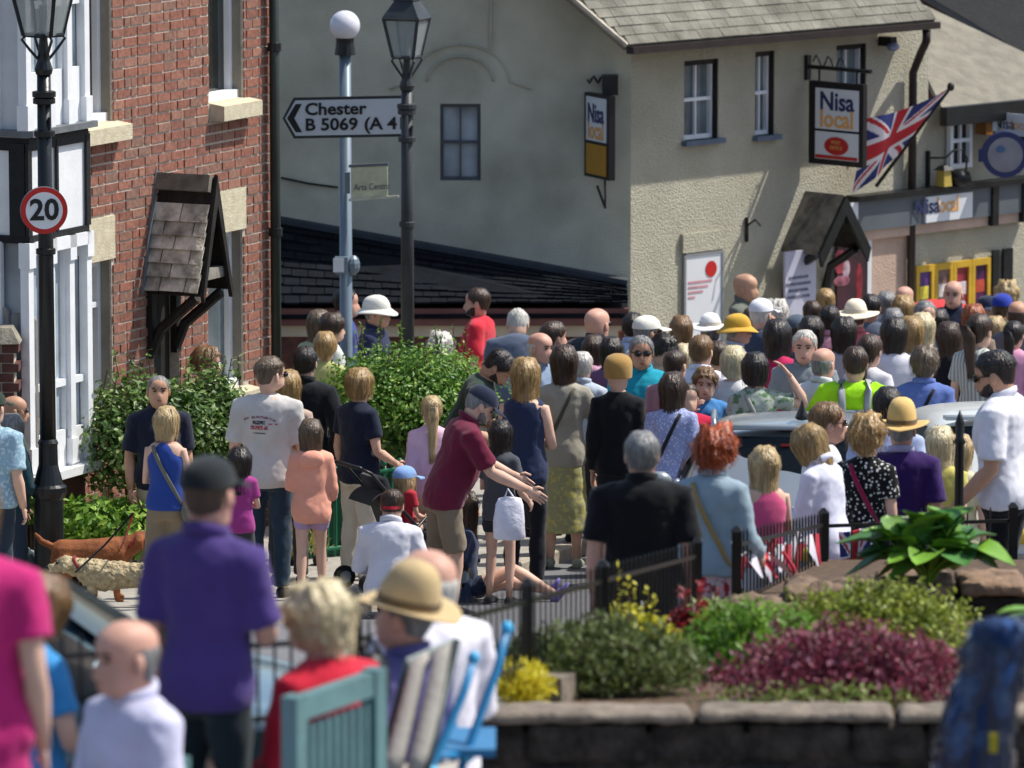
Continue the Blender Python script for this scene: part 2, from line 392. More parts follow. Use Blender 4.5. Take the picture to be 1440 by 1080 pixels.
for sg in (-1, 1):
    ue = uR + sg * (uR - uE) * .8
    MB().tube([wpt(ue, zE - .5, .03), wpt(ue, zE - .3, .12), wpt(ue, zE - .02, OUT - .06)], (.045), 6).build('bracket', M_DKWOOD, porch)
    MB().box(wpt(ue, zE - .25, .03), (.08, .06, .6), WAX).build('wall_post', M_DKWOOD, porch)
MB().poly([wpt(uR - .03, zR + .03, .004), wpt(uE - .04, zE, .004), wpt(uE - .09, zE, .004), wpt(uR - .08, zR + .08, .004)], .015, WN).build('flashing', M_LEAD, porch)
# ------------------------------------------------------------------ white timbered bay in front of it
BO = .55
def bp(px, py): return wp(px, py, BO)
bu0, bu1 = wu(44, 500, BO), wu(126, 500, BO)
bz0 = bp(60, 672).z; bz1 = bp(60, 338).z; bz2 = bp(60, 190).z; bz3 = 6.6
bay = thing('bay_house', 'white bay window house with black timber panels beside the lamp post', 'house', wpt(bu0, base(44.5), BO))
M_SHADEW = mat('shade_white', 'c9ccd0', .6, .05, 4)  # white greyed in its colour for the bay's shaded side and wall
def bpt(u, z, o=0): return wpt(u, z, BO + o)
SAX = (WN, WU, Z3)
zb = (base(44) - .2)
MB().box(wpt((bu0 + bu1) / 2, (zb + bz0) / 2, BO / 2 - .03), (bu1 - bu0 - .08, BO, bz0 - zb - .02), WAX).build('plinth', M_DKBRICK, bay)
MB().box(wpt((bu0 + bu1) / 2, bz0 + .0, BO / 2 + .03), (bu1 - bu0 + .1, BO + .1, .07), WAX).build('sill', M_WHITE, bay)
for (za, zc_) in ((bz0 + .035, bz1), (bz2 + .03, bz3)):
    H = zc_ - za; zm = (za + zc_) / 2
    core = MB().box(wpt((bu0 + bu1) / 2, zm, BO / 2 - .06), (bu1 - bu0 - .1, BO - .02, H), WAX).build('bay_glazing', M_GLASSC, bay)
    for i, f_ in enumerate((0, .36, .70, 1)):
        MB().box(bpt(bu0 + (bu1 - bu0) * f_, zm, -.03), (.075, .075, H), WAX).build('mullion', M_WHITE, core)
        for zz in (za + .12, zc_ - .1):
            MB().box(bpt(bu0 + (bu1 - bu0) * f_, zz, -.025), (.1, .1, .2), WAX).build('mullion_block', M_WHITE, core)
        if i < 3:
            m_ = bu0 + (bu1 - bu0) * (f_ + .17)
            MB().box(bpt(m_, za + H * .08, -.045), ((bu1 - bu0) * .3, .03, H * .16), WAX).build('lower_panel', M_WHITE, core)
            MB().box(bpt(m_, za + .12 + H * .3, -.05), ((bu1 - bu0) * .29, .05, .055), WAX).build('transom', M_WHITE, core)
            MB().box(bpt(m_, zm, -.085), ((bu1 - bu0) * .3, .02, H), WAX).build('curtain', M_NET, core)
            for s_ in (-1, 1): MB().box(bpt(m_ + s_ * (bu1 - bu0) * .12, zm, -.05), (.035, .04, H), WAX).build('casement', M_WHITE, core)
    MB().box(bpt((bu0 + bu1) / 2, zc_ - .05, -.02), (bu1 - bu0 + .02, .09, .1), WAX).build('head_rail', M_WHITE, core)
    for k_ in range(3):   # side facing the camera
        MB().box(wpt(bu0 - .01, zm, BO * (k_ / 2) * .9 + .02), (.05, .07, H), (WU, WN, Z3)).build('side_post', M_WHITE, core)
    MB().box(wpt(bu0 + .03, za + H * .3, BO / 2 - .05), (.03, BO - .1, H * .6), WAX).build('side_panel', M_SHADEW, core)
# timbered band between the storeys
MB().box(wpt((bu0 + bu1) / 2, (bz1 + bz2) / 2, BO / 2 - .02), (bu1 - bu0 - .02, BO, bz2 - bz1), WAX).build('white_panel_band', M_WHITE, bay)
for zz, hh in ((bz1 + .02, .06), (bz2 - .06, .1)):
    MB().box(wpt((bu0 + bu1) / 2, zz, BO / 2), (bu1 - bu0 + .02, BO + .01, hh), WAX).build('black_rail', M_BLKTIM, bay)
for f_ in (.0, .47, 1): MB().box(bpt(bu0 + (bu1 - bu0) * f_, (bz1 + bz2) / 2, 0), (.03 if f_ == .47 else .06, .02, bz2 - bz1 - .1), WAX).build('black_stud', M_BLKTIM, bay)
MB().box(wpt(bu0 - .012, (bz1 + bz2) / 2, BO - .1), (.02, .14, bz2 - bz1 - .1), WAX).build('black_stud', M_BLKTIM, bay)
MB().box(wpt((bu0 + bu1) / 2, bz2 + .03, BO / 2 + .03), (bu1 - bu0 + .1, BO + .08, .05), WAX).build('lead_ledge', M_LEAD, bay)
# white wall of the same house further left
lw = wpt(bu0 - .02, 0, .0)
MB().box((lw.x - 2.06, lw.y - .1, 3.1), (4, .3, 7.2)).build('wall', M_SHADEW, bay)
# low porch roof, gate and pier at the left edge
c = at(12, 400, 43.6)
pr = thing('lean_to_porch', 'small mossy tiled lean-to roof over white boarding', 'porch', (c.x, c.y, G(c.x, c.y)))
t0, t1 = at(-40, 352, 44.9), at(38, 352, 44.9); e0, e1 = at(-40, 445, 44.4), at(42, 418, 44.4)
MB().poly([e0, e1, t1, t0], .06, Z3).build('roof_slab', mat('mossy_tile', '6a5a4c', .95, .35, 14, .8, 40), pr)
q0, q1 = at(-40, 452, 44.5), at(36, 424, 44.5)
MB().poly([q0 - Z3 * 1.9, q1 - Z3 * 1.9, q1, q0], .05, Y3).build('boarding', M_WHITE, pr)
c = at(4, 430, 44.25); gz = G(c.x, c.y)
gt = thing('garden_gate', 'pale wooden garden gate with a rounded scalloped top', 'gate', (c.x, c.y, gz))
M_GATE = mat('pale_gate_wood', 'a39d95', .8, .12, 12, .3, 40, stretch=(4, 4, .5))
for i in range(5):
    t_ = (i - 2) / 2.2; zt = at(4, 432, 44.25).z + .0 - .22 * t_ * t_ * (1 if i < 4 else .4)
    MB().tube([(c.x - .22 + i * .11, c.y, gz + .05), (c.x - .22 + i * .11, c.y, zt - .03), (c.x - .22 + i * .11, c.y, zt)], [(.052, .015), (.052, .015), (.03, .015)], 8, up=(0, 1, 0)).build('gate_board', M_GATE, gt)
for zz in (.4, 1.3): MB().box((c.x, c.y + .03, gz + zz), (.55, .03, .09)).build('gate_rail', M_GATE, gt)
c = at(0, 520, 44.0); gz = G(c.x, c.y); ztop = at(0, 470, 44.0).z
pier = thing('gate_pier', 'old brick gate pier with a weathered cap at the left edge', 'gate pier', (c.x, c.y, gz))
k = 0; z = gz
while z < ztop - .12:
    for sx in (-1, 1): MB().box((c.x + sx * .072 + (.02 if k % 2 else -.02), c.y, z + .035), (.13, .27, .065)).build('brick', M_DKBRICK, pier)
    z += .076; k += 1
MB().box((c.x, c.y, (gz + z) / 2), (.24, .24, z - gz)).build('core', M_MORTAR, pier)
MB().box((c.x, c.y, z + .06), (.34, .34, .12), taper=.6).build('cap', mat('cap_stone', '8f8879', .9, .2, 12, .4, 50), pier)
# ------------------------------------------------------------------ the corner shop
GY = 58.0
corner = at(887, 300, GY)
FV = Vector((.7115, .7027, 0)).normalized(); FN = Vector((FV.y, -FV.x, 0))
FAX = (FV, FN, Z3)
def fp(px, py, off=0): return onplane(px, py, corner + FN * off, FN)
def fu(px, py, off=0): return (fp(px, py, off) - corner).dot(FV)
def fpt(u, z, off=0): p = corner + FV * u + FN * off; return Vector((p.x, p.y, z))
shop = thing('shop_building', 'cream roughcast corner shop with slate roof and lit right-hand front', 'building', (corner.x, corner.y, base(GY)))
zf0 = -1.4; OV = .42; e0 = fp(883, 64, OV); ze = e0.z + .06
fuE = fu(1306, 60); fuF = fu(1560, 200)
# front wall with openings
wins = [(fu(962, 140), fu(1010, 140), fp(985, 196).z, fp(985, 84).z), (fu(1062, 130), fu(1089, 130), fp(1075, 190).z, fp(1075, 72).z),
        (fu(1176, 100), fu(1218, 100), fp(1200, 180).z, fp(1200, 62).z)]
board = (fu(960, 400), fu(1013, 400), fp(986, 500).z, fp(986, 358).z)
us = sorted({0, fuE} | {x for o in wins for x in o[:2]}); zs = sorted({zf0, ze} | {x for o in wins for x in o[2:]})
b = MB()
for i in range(len(us) - 1):
    for j in range(len(zs) - 1):
        uc, zc = (us[i] + us[i + 1]) / 2, (zs[j] + zs[j + 1]) / 2
        if any(o[0] < uc < o[1] and o[2] < zc < o[3] for o in wins): continue
        b.box(fpt(uc, zc, -.15), (us[i + 1] - us[i], .3, zs[j + 1] - zs[j]), FAX)
b.build('front_wall', M_CREAM, shop)
for o in wins:
    g = window(shop, o, fpt, FAX, .1, .045, (.5,), (.5,), glass=M_GLASSB)
    MB().box(fpt((o[0] + o[1]) / 2, o[2] - .025, -.02), (o[1] - o[0] + .08, .2, .05), FAX).build('sill', mat('blue_grey_sill', '5d6a7c', .6, .1, 5), g)
    MB().box(fpt((o[0] + o[1]) / 2, o[3] - .03, -.08), (o[1] - o[0], .1, .05), FAX).build('dark_head', M_DKWOOD, g)
    MB().box(fpt(o[1] - .01, (o[2] + o[3]) / 2, -.06), (.015, .1, o[3] - o[2]), FAX).build('dark_reveal', M_DKWOOD, g)
# blocked window with a poster
nb = thing('notice_panel', 'tall white notice panel with a red disc on the sunlit shop wall', 'notice', fpt(sum(board[:2]) / 2, board[2], .03))
bc = (board[0] + board[1]) / 2
MB().box(fpt(bc, (board[2] + board[3]) / 2, .015), (board[1] - board[0], .025, board[3] - board[2]), FAX).build('panel', M_PLATE, nb)
fr = MB()
for u in board[:2]: fr.box(fpt(u, (board[2] + board[3]) / 2, .02), (.03, .04, board[3] - board[2] + .03), FAX)
fr.box(fpt(bc, board[3] + .015, .02), (board[1] - board[0] - .03, .04, .03), FAX).build('frame', mat('alu_frame', 'a0a4a6', .4, .05, 4, metal=.6), nb)
dk = fp(1000, 378, .03)
MB().tube([dk, dk + FN * .004], .085, 20, up=Z3).build('red_disc', M_RED, nb)
for i, wd in enumerate((.36, .3, .22, .1)):
    q = fp(968, 398 + i * 7, .031); MB().box(q + FV * wd / 2, (wd, .004, .022), FAX).build('print_line', mat('print_pink', 'c98f96', .5), nb)
MB().box(fpt(bc, board[3] + .14, .01), (board[1] - board[0] + .08, .07, .2), FAX).build('render_lump', M_CREAM, nb)
# gable wall facing the camera
gw0 = at(330, 300, GY).x
ver = Vector((at(806, 0, GY).x - at(887, 70, GY).x, 0, at(806, 0, GY).z - at(887, 70, GY).z))   # verge vector
vk = 5.0 / ver.length
ap = Vector((corner.x, GY, ze)) + ver * vk
gwin = (at(619, 200, GY).x, at(676, 200, GY).x, at(640, 254, GY).z, at(640, 146, GY).z)
b = MB(); vs = []
xl = gw0
def roofz(x): return ze + (corner.x - x) / -ver.x * ver.z if True else 0
xs = sorted([xl, gwin[0], gwin[1], corner.x, ap.x])
for i in range(len(xs) - 1):
    xa, xb = xs[i], xs[i + 1]
    rz_ = lambda x: min(e0.z - .05 + (x - e0.x) / ver.x * ver.z, ap.z)
    for (za, zb_) in (((zf0, gwin[2]), (gwin[3], None)) if gwin[0] - 1e-6 <= xa and xb <= gwin[1] + 1e-6 else ((zf0, None),)):
        b.poly([(xa, GY, za), (xb, GY, za), (xb, GY, zb_ if zb_ else rz_(xb)), (xa, GY, zb_ if zb_ else rz_(xa))], .3, Y3)
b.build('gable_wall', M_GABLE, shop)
def gpt(u, z, off=0): return Vector((u, GY - off, z))
GAX = (X3, -Y3, Z3)
g = window(shop, gwin, gpt, GAX, .06, .035, (.5,), (.5,), frame=mat('grey_sash', '4c5156', .6, .1, 5), glass=M_GLASSC)
# round-arched hood mould over the gable window
cx = (gwin[0] + gwin[1]) / 2; cz = at(640, 128, GY).z
for rr, wd, dp_ in ((.34, .03, .012), (.5, .02, .01)):
    pts = [(cx + rr * math.cos(a), GY - .005, cz + .1 + rr * .75 * math.sin(a)) for a in [math.pi * k / 14 for k in range(15)]]
    if rr > .4: pts = [(cx + .72, GY - .005, cz + .02)] + pts + [(cx - .72, GY - .005, cz + .02)]
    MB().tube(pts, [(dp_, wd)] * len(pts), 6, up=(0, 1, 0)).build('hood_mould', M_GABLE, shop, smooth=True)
# cable on the gable
pts = [at(395 + i * 40, 250 + i * 5 + 4 * math.sin(i), GY - .03) for i in range(3)]
MB().tube(pts, .012, 5).build('cable', M_DKWOOD, shop)
MB().tube([at(691, 0, GY - .02), at(690, 70, GY - .02)], .012, 5).build('render_crack', M_GABLE, shop)
# main roof: courses of stone slates
e0 = Vector((e0.x, e0.y, e0.z)); e1 = fp(1315, 30, OV); e1.z = e0.z; up = Vector((ver.x, .12, ver.z)).normalized() if False else None
rv = (-FN * .66 + Z3 * .62).normalized()
# roof plane must contain the eaves and the verge
vv = ver.normalized(); rn = (e1 - e0).normalized().cross(vv).normalized(); rn = rn if rn.z > 0 else -rn
slope = rn.cross((e1 - e0).normalized()).normalized(); slope = slope if slope.z > 0 else -slope
el_ = (e1 - e0).normalized(); LEN = (e1 - e0).length
rr_ = MB().poly([e0, e1, e1 + vv * 5, e0 + vv * 5], -.08, rn).build('roof', M_ROOF2, shop)
r4 = random.Random(11)
skew = vv.dot(el_) / vv.dot(slope)
sl = MB()
t = 0.0
while t < 2.6:
    hh = .16; a = skew * t + .01
    while a < LEN + skew * t:
        ww = r4.uniform(.12, .24); q = lambda x, s, l: e0 + el_ * x + slope * s + rn * l; l0 = .008 + r4.uniform(0, .008)
        a2 = min(a + ww, LEN + skew * t)
        sl.loft([[q(a, t, l0), q(a2 - .004, t, l0), q(a2 - .004, t, l0 + .01), q(a, t, l0 + .01)], [q(a, t + hh, 0), q(a2 - .004, t + hh, 0), q(a2 - .004, t + hh, .01), q(a, t + hh, .01)]])
        a += ww
    t += .115
sl.build('slates', M_ROOF, rr_, kind='stuff')
MB().box((e0 + e1) / 2 - Z3 * .05 + FN * .03, (LEN, .1, .07), FAX).build('gutter', M_GUT, shop)
MB().box((e0 + e1) / 2 - Z3 * .06 - FN * .2 + FV * .25, (LEN - .52, .3, .03), FAX).build('soffit_board', M_GUT, shop)
MB().tube([e0 + Z3 * .0 - FN * .02, e0 + vv * 4.8], [(.03, .07)] * 2, 6).build('verge_board', mat('verge_mortar', 'b0a898', .9, .15, 8), shop)
# right downpipe
c = fp(1283, 200, .08); q = fp(1303, 42, OV + .02)
MB().tube([q, q - Z3 * .12, fp(1296, 72, .16), c + Z3 * .75, Vector((c.x, c.y, -1.5))], .045, 8).build('downpipe', M_GUT, shop, smooth=True)
# security lamp under the eaves
sl_ = MB().box(fp(1248, 58, .1), (.1, .18, .1), FAX).build('security_light', M_BLACK, shop)
MB().ell(fp(1256, 66, .2), (.07, .07, .05)).build('lamp_lens', mat('lens_blue', '8d93b0', .2), sl_)
# ------------------------------------------------------------------ the lower wing to the right
wing = thing('shop_wing', 'lower wing of the shop with grey fascia and poster windows', 'building', fpt(fuE, base(62), -.1))
zw = fp(1360, 150, -.02).z
MB().box(fpt((fuE + fuF) / 2, (zf0 + zw) / 2 - .1, -.17), (fuF - fuE - .01, .3, zw - zf0 + .2), FAX).build('wall', M_CREAM, wing)
w0_, w1_ = fpt(fuE + .0, zw + .02, .22), fpt(fuF, zw + .02, .22)
wn_ = (w1_ - w0_).cross(-FN * 3 + Z3 * 1.35).normalized()
MB().poly([w0_, w1_, onplane(1560, 130, w0_, wn_), onplane(1285, 0, w0_, wn_), onplane(1240, -20, w0_, wn_)], -.08, Z3).build('roof', M_ROOF2, wing)
MB().box((w0_ + w1_) / 2 - Z3 * .07, (fuF - fuE, .1, .2), FAX).build('gutter', M_BLACK, wing)
o = (fu(1331, 190), fu(1362, 190), fp(1345, 236).z, fp(1345, 158).z)
window(wing, o, fpt, FAX, -.03, .05, (.5,), (.5,), net=M_NET)
# fascia along the shopfront
f0, f1 = fu(1192, 300), fu(1440, 290)
zt, zb_ = fp(1300, 270).z, fp(1300, 312).z; zc2 = fp(1300, 326).z
fa = MB().box(fpt((f0 + f1) / 2, (zt + zb_) / 2, .07), (f1 - f0, .12, zt - zb_), FAX).build('fascia', M_SGREY, wing)
MB().box(fpt((f0 + f1) / 2, zt + .03, .09), (f1 - f0 + .05, .2, .06), FAX).build('cornice', M_BLACK, fa)
MB().box(fpt((f0 + f1) / 2, (zb_ + zc2) / 2, .05), (f1 - f0 - .01, .08, zb_ - zc2), FAX).build('lower_board', M_PINKISH, fa)
for px in (1385, 1428):
    u = fu(px, 290); MB().box(fpt(u, (zt + zc2) / 2, .09), (.1, .14, zt - zc2), FAX).build('corbel', M_BLACK, fa)
def letters(s, name, px, py, off, hgt, m, par, align='CENTER', sx=1.0):
    return txt(s, name, hgt * 1.38, m, par, fp(px, py, off), FV, Z3, FN, align, sx=sx, bold=.004)
sg = thing('shop_fascia_sign', 'white shopfront sign reading Nisa local on the grey fascia', 'sign', fp(1319, 310, .14))
a_, b_ = fu(1287, 290), fu(1352, 290); zz0, zz1 = fp(1319, 308).z, fp(1319, 272).z
MB().box(fpt((a_ + b_) / 2, (zz0 + zz1) / 2, .145), (b_ - a_, .03, zz1 - zz0), FAX).build('panel', M_PLATE, sg)
letters('Nisa', 'lettering', 1304, 291, .162, .17, M_NAVY, sg, sx=.95); letters('local', 'lettering', 1333, 288, .162, .17, M_ORANGE, sg, sx=.85)
sg = thing('post_office_panel', 'small white panel with a red oval behind the porch point', 'sign', fp(1182, 330, .14))
a_, b_ = fu(1172, 310), fu(1192, 310); zz0, zz1 = fp(1182, 322).z, fp(1182, 284).z
MB().box(fpt((a_ + b_) / 2, (zz0 + zz1) / 2, .14), (b_ - a_, .02, zz1 - zz0), FAX).build('panel', M_PLATE, sg)
q = fp(1180, 302, .152); MB().loft([[q + FV * (.09 * math.cos(t)) + Z3 * (.1 * math.sin(t)) + FN * k for t in [2 * math.pi * i / 18 for i in range(18)]] for k in (0, .004)]).build('oval_print', M_RED, sg)
# pinkish shade painted on the lower shop wall, then poster frames
a_, b_ = fu(1216, 380), fu(1276, 380)
MB().box(fpt((a_ + b_) / 2, (zc2 + zf0) / 2, .012), (b_ - a_, .02, zc2 - zf0 - .01), FAX).build('pinkish_shade', M_PINKISH, shop)  # thin panel whose colour stands for shade on the cream wall
M_YEL = mat('yellow_frame', 'c9a02c', .5, .08, 5)
cols = [('5b3a78', 'd9c94a'), ('8a6a66', 'd8cfca'), ('a53742', 'd8c8cc'), ('5a2458', 'c0503a')]
for i, (cA, cB) in enumerate(cols):
    xa, xb = 1287 + i * 26.2, 1287 + (i + 1) * 26.2 - 1.5
    a_, b_ = fu(xa, 400, .03), fu(xb, 400, .03); zt_ = fp((xa + xb) / 2, 373 - i * 3.2, .03).z; zb2 = zt_ - 1.0
    ps = thing('window_poster', ['purple poster with a yellow flash in a yellow frame next to the downpipe', 'brown and white poster in a yellow frame, second from the downpipe', 'red and white poster in a yellow frame, third from the downpipe', 'purple and red poster in a yellow frame, farthest from the downpipe'][i], 'poster', fpt((a_ + b_) / 2, zb2, .03), group='shop window posters')
    uc = (a_ + b_) / 2
    MB().box(fpt(uc, (zt_ + zb2) / 2, .02), (b_ - a_ - .06, .02, zt_ - zb2 - .06), FAX).build('sheet', mat('poster' + cA, cA, .4, .35, 7), ps)
    f_ = MB()
    for u in (a_ + .02, b_ - .02): f_.box(fpt(u, (zt_ + zb2) / 2, .03), (.05, .05, zt_ - zb2), FAX)
    f_.box(fpt(uc, zt_ - .035, .032), (b_ - a_ - .09, .05, .07), FAX).build('frame', M_YEL, ps)
    MB().box(fpt(uc, zt_ - .3, .034), ((b_ - a_) * .5, .004, .14), FAX).build('print_block', mat('print' + cB, cB, .4, .2, 9), ps)
    MB().ell(fpt(uc + .02, zt_ - .55, .034), (.07, .003, .12), M=Matrix((FV, -FN, Z3)).transposed()).build('print_blob', mat('print2' + cB, cB, .4, .3, 12), ps)
for xa, xb in ((1393, 1402), (1408, 1421)):
    a_, b_ = fu(xa, 390), fu(xb, 390); MB().box(fpt((a_ + b_) / 2, fp(1405, 420).z, .02), (b_ - a_, .03, 1.1), FAX).build('dark_doorway', M_BLACK, wing)
# porch over the shop door
hp = thing('shop_porch', 'dark gabled timber porch hood over the shop door', 'porch', fp(1150, 440))
ua, ub = fu(1108, 330), fu(1150, 300); zr, zv = fp(1136, 276).z, fp(1110, 352).z
um = (ua + ub) / 2 + .03; PO = .55
for sgn in (-1, 1):
    ue = um + sgn * .36
    MB().poly([fpt(um, zr, 0), fpt(ue, zv, 0), fpt(ue, zv, PO), fpt(um, zr, PO)], .06, Z3).build('roof_slope', M_DKWOOD if sgn > 0 else mat('porch_lead', '6c6559', .8, .25, 8), hp)
    MB().poly([fpt(um, zr + .05, PO), fpt(um, zr - .15, PO), fpt(ue, zv - .12, PO), fpt(ue + sgn * .04, zv + .02, PO)], .04, FN).build('barge_board', M_BLACK, hp)
    MB().tube([fpt(ue - sgn * .05, zv - .5, .02), fpt(ue - sgn * .05, zv - .2, .1), fpt(ue - sgn * .05, zv, PO - .1)], .05, 6).build('bracket', M_BLACK, hp)
MB().poly([fpt(um - .2, zr - .25, PO - .03), fpt(um + .2, zr - .25, PO - .03), fpt(um, zr - .03, PO - .03)], .03, FN).build('gable_infill', M_BLACK, hp)
po = thing('white_door_poster', 'pale lilac poster with lines of grey print under the porch', 'poster', fp(1122, 440, .3))
a_, b_ = fu(1103, 400, .3), fu(1146, 400, .3); z0_, z1_ = fp(1124, 450, .3).z, fp(1124, 352, .3).z
MB().box(fpt((a_ + b_) / 2, (z0_ + z1_) / 2, .3), (b_ - a_, .03, z1_ - z0_), FAX).build('sheet', mat('lilac_sheet', 'b7b6c6', .5, .04, 3), po)
for i in range(4):
    wd = (.3, .38, .3, .34)[i]; MB().box(fp(1123, 390 + i * 9, .318), (wd, .004, .03), FAX).build('print_line', mat('print_grey', '6f6e80', .5, .3, 40), po)
po = thing('red_shop_poster', 'tall dark red poster with pink shapes beside the porch', 'poster', fp(1193, 430, .04))
a_, b_ = fu(1173, 380), fu(1215, 380); z0_, z1_ = fp(1194, 450).z, fp(1194, 338).z
MB().box(fpt((a_ + b_) / 2, (z0_ + z1_) / 2, .03), (b_ - a_, .03, z1_ - z0_), FAX).build('sheet', mat('dark_red_print', '4a2630', .4, .5, 5, col2='2a2026'), po)
for k, (px, py, rx, rz2, c_) in enumerate(((1181, 368, .09, .14, 'a8424e'), (1190, 378, .06, .1, 'b9a0aa'), (1184, 395, .13, .06, 'a06070'), (1208, 400, .05, .25, '8a2a34'))):
    MB().ell(fp(px, py, .047), (rx, .004, rz2), M=Matrix((FV, -FN, Z3)).transposed()).build('print_shape', mat('pshape%d' % k, c_, .4, .3, 10), po)
MB().box(fpt(b_ + .03, (z0_ + z1_) / 2, .03), (.06, .05, z1_ - z0_), FAX).build('edge_strip', M_PLATE, po)
# hanging sign on its bracket: its plane stands out from the wall
def hang(label, px, pyt, pyb, t0, t1, build):
    B = fp(px, (pyt + pyb) / 2); zt_, zb2 = fp(px, pyt).z, fp(px, pyb).z
    h_ = thing('hanging_sign', label, 'sign', (B.x, B.y, zb2))
    def hp_(t, z, o=0): p = B + FN * t - FV * o; return Vector((p.x, p.y, z))
    build(h_, hp_, zt_, zb2, t0, t1); return h_
HAX = (FN, -FV, Z3)
def b1(h_, P, zt_, zb2, t0, t1):
    tm = (t0 + t1) / 2; W = t1 - t0; H = zt_ - zb2
    MB().box(P(tm, (zt_ + zb2) / 2), (W, .06, H), HAX).build('case', mat('sign_case_black', '1d1a1c', .4, .1, 4), h_)
    for (za, zb3) in ((zt_ - .07, zb2 + H * .43), (zb2 + H * .40, zb2 + .06)):
        MB().box(P(tm + .02, (za + zb3) / 2, .032), (W - .16, .012, za - zb3), HAX).build('panel', M_PLATE, h_)
    txt('Nisa', 'lettering', .27, M_NAVY, h_, P(tm + .02, zb2 + H * .76, .04), FN, Z3, -FV, bold=.006, sx=1.0)
    txt('local', 'lettering', .26, M_ORANGE, h_, P(tm + .02, zb2 + H * .55, .04), FN, Z3, -FV, bold=.006, sx=1.0)
    q = P(tm + .02, zb2 + H * .235, .04)
    MB().loft([[q + FN * (.17 * math.cos(t)) + Z3 * (.095 * math.sin(t)) - FV * k for t in [2 * math.pi * i / 22 for i in range(22)]] for k in (0, .004)]).build('red_oval', M_RED, h_)
    for dz in (.035, -.02): txt('POST' if dz > 0 else 'OFFICE', 'lettering', .055, M_ORANGE, h_, P(tm + .02, zb2 + H * .235 + dz, .046), FN, Z3, -FV)
    MB().box(P(tm + .02, zb2 + .085, .04), (W - .18, .006, .035), HAX).build('red_strip', M_RED, h_)
    MB().tube([P(.0, zt_ + .14), P(t1 + .08, zt_ + .14)], .022, 6).build('bracket_arm', M_BLACK, h_)
    MB().box(P(.02, zt_ + .13), (.05, .06, .26), HAX).build('wall_plate', M_BLACK, h_)
    for t in (t0 + .12, t1 - .12): MB().tube([P(t, zt_), P(t, zt_ + .14)], .012, 5).build('hanger', M_BLACK, h_)
    pts = [P(.1 + .5 * i / 12, zt_ + .2 + .07 * math.sin(i * 1.5)) for i in range(13)]
    MB().tube(pts, .009, 5).build('scroll', M_BLACK, h_)
hang('framed hanging sign reading Nisa local above a red oval, next to the flag', 1133, 112, 228, .07, .84, b1)
# narrow projecting sign on the gable
B = at(845, 190, GY); E = Vector((.42, -.907, 0)).normalized(); EN = Vector((-E.y * -1, 0, 0)); EN = Vector((E.y, -E.x, 0)); EN = EN if EN.y < 0 else -EN
z1_, z0_ = at(842, 132, GY - .3).z, at(842, 250, GY - .3).z
h_ = thing('projecting_sign', 'narrow projecting sign, Nisa local over an ochre panel, on the shaded gable', 'sign', (B.x, B.y, z0_))
Bq = Vector((at(826, 190, GY - .06).x, GY - .06, 0))
def ep(t, z, o=0): p = Bq + E * t + EN * o; return Vector((p.x, p.y, z))
EAX = (E, EN, Z3); SW = .58
MB().box(ep(SW / 2, (z0_ + z1_) / 2), (SW, .07, z1_ - z0_), EAX).build('case', mat('sign_case_black', '1d1a1c'), h_)
H = z1_ - z0_
MB().box(ep(SW / 2, z0_ + H * .70, .038), (SW - .12, .012, H * .52), EAX).build('panel', M_PLATE, h_)
MB().box(ep(SW / 2, z0_ + H * .22, .038), (SW - .12, .012, H * .36), EAX).build('ochre_panel', mat('ochre_panel', 'b9862a', .5, .06, 4), h_)
txt('Nisa', 'lettering', .27, M_NAVY, h_, ep(SW / 2, z0_ + H * .76, .046), E, Z3, EN, bold=.005, sx=.78)
txt('local', 'lettering', .26, M_ORANGE, h_, ep(SW / 2, z0_ + H * .56, .046), E, Z3, EN, bold=.005, sx=.78)
MB().box(at(858, 119, GY - .12), (.16, .2, .2)).build('floodlight', M_BLACK, h_)
pts = [at(826 + 3 * i, 112 + 5 * math.sin(i * 1.6), GY - .1) for i in range(11)]
MB().tube(pts, .014, 5).build('scroll', M_BLACK, h_)
MB().tube([at(851, 250, GY - .04), at(851, 292, GY - .04), at(840, 262, GY - .3)], .014, 5).build('lower_bracket', M_BLACK, h_)
# bracket left of the porch
MB().tube([fp(1050, 306, .02), fp(1050, 340, .02)], .02, 5).build('old_bracket', M_DKWOOD, shop)
MB().tube([fp(1050, 318, .02), fp(1062, 309, .25), fp(1070, 318, .3)], .012, 5).build('old_bracket', M_DKWOOD, shop)
# round blue sign, second hanging sign and wall lanterns on the wing
c = fp(1413, 217, .55); rs = thing('round_sign', 'round pale sign with a thick dark blue rim on the wing', 'sign', (c.x, c.y, c.z - .25))
MB().tube([c + Y3 * .05, c - Y3 * .05], .25, 28, up=Z3).build('rim', M_NAVY, rs, smooth=False)
MB().tube([c - Y3 * .045, c - Y3 * .06], .19, 28, up=Z3).build('face', mat('round_face', '85848c', .5, .08, 6), rs)
MB().ell(c + Vector((-.05, -.064, .06)), (.05, .004, .04)).build('blue_print', mat('print_blue', '4a6a98', .5), rs)
MB().box(c + Vector((-.25, 0, -.01)), (.07, .08, .14)).build('wall_bracket', M_NAVY, rs)
def b2(h_, P, zt_, zb2, t0, t1):
    tm = (t0 + t1) / 2
    MB().box(P(tm, (zt_ + zb2) / 2), (t1 - t0, .06, zt_ - zb2), HAX).build('case', mat('green_black_case', '20292a', .4), h_)
    MB().box(P(tm, (zt_ + zb2) / 2 + .1, .034), (t1 - t0 - .12, .012, .24), HAX).build('panel', M_PLATE, h_)
    txt('Nisa', 'lettering', .17, M_NAVY, h_, P(tm - .1, (zt_ + zb2) / 2 + .1, .042), FN, Z3, -FV); txt('local', 'lettering', .15, M_ORANGE, h_, P(tm + .14, (zt_ + zb2) / 2 + .1, .042), FN, Z3, -FV)
    MB().tube([P(0, zt_ + .05), P(t1, zt_ + .05)], .02, 6).build('bracket_arm', M_BLACK, h_)
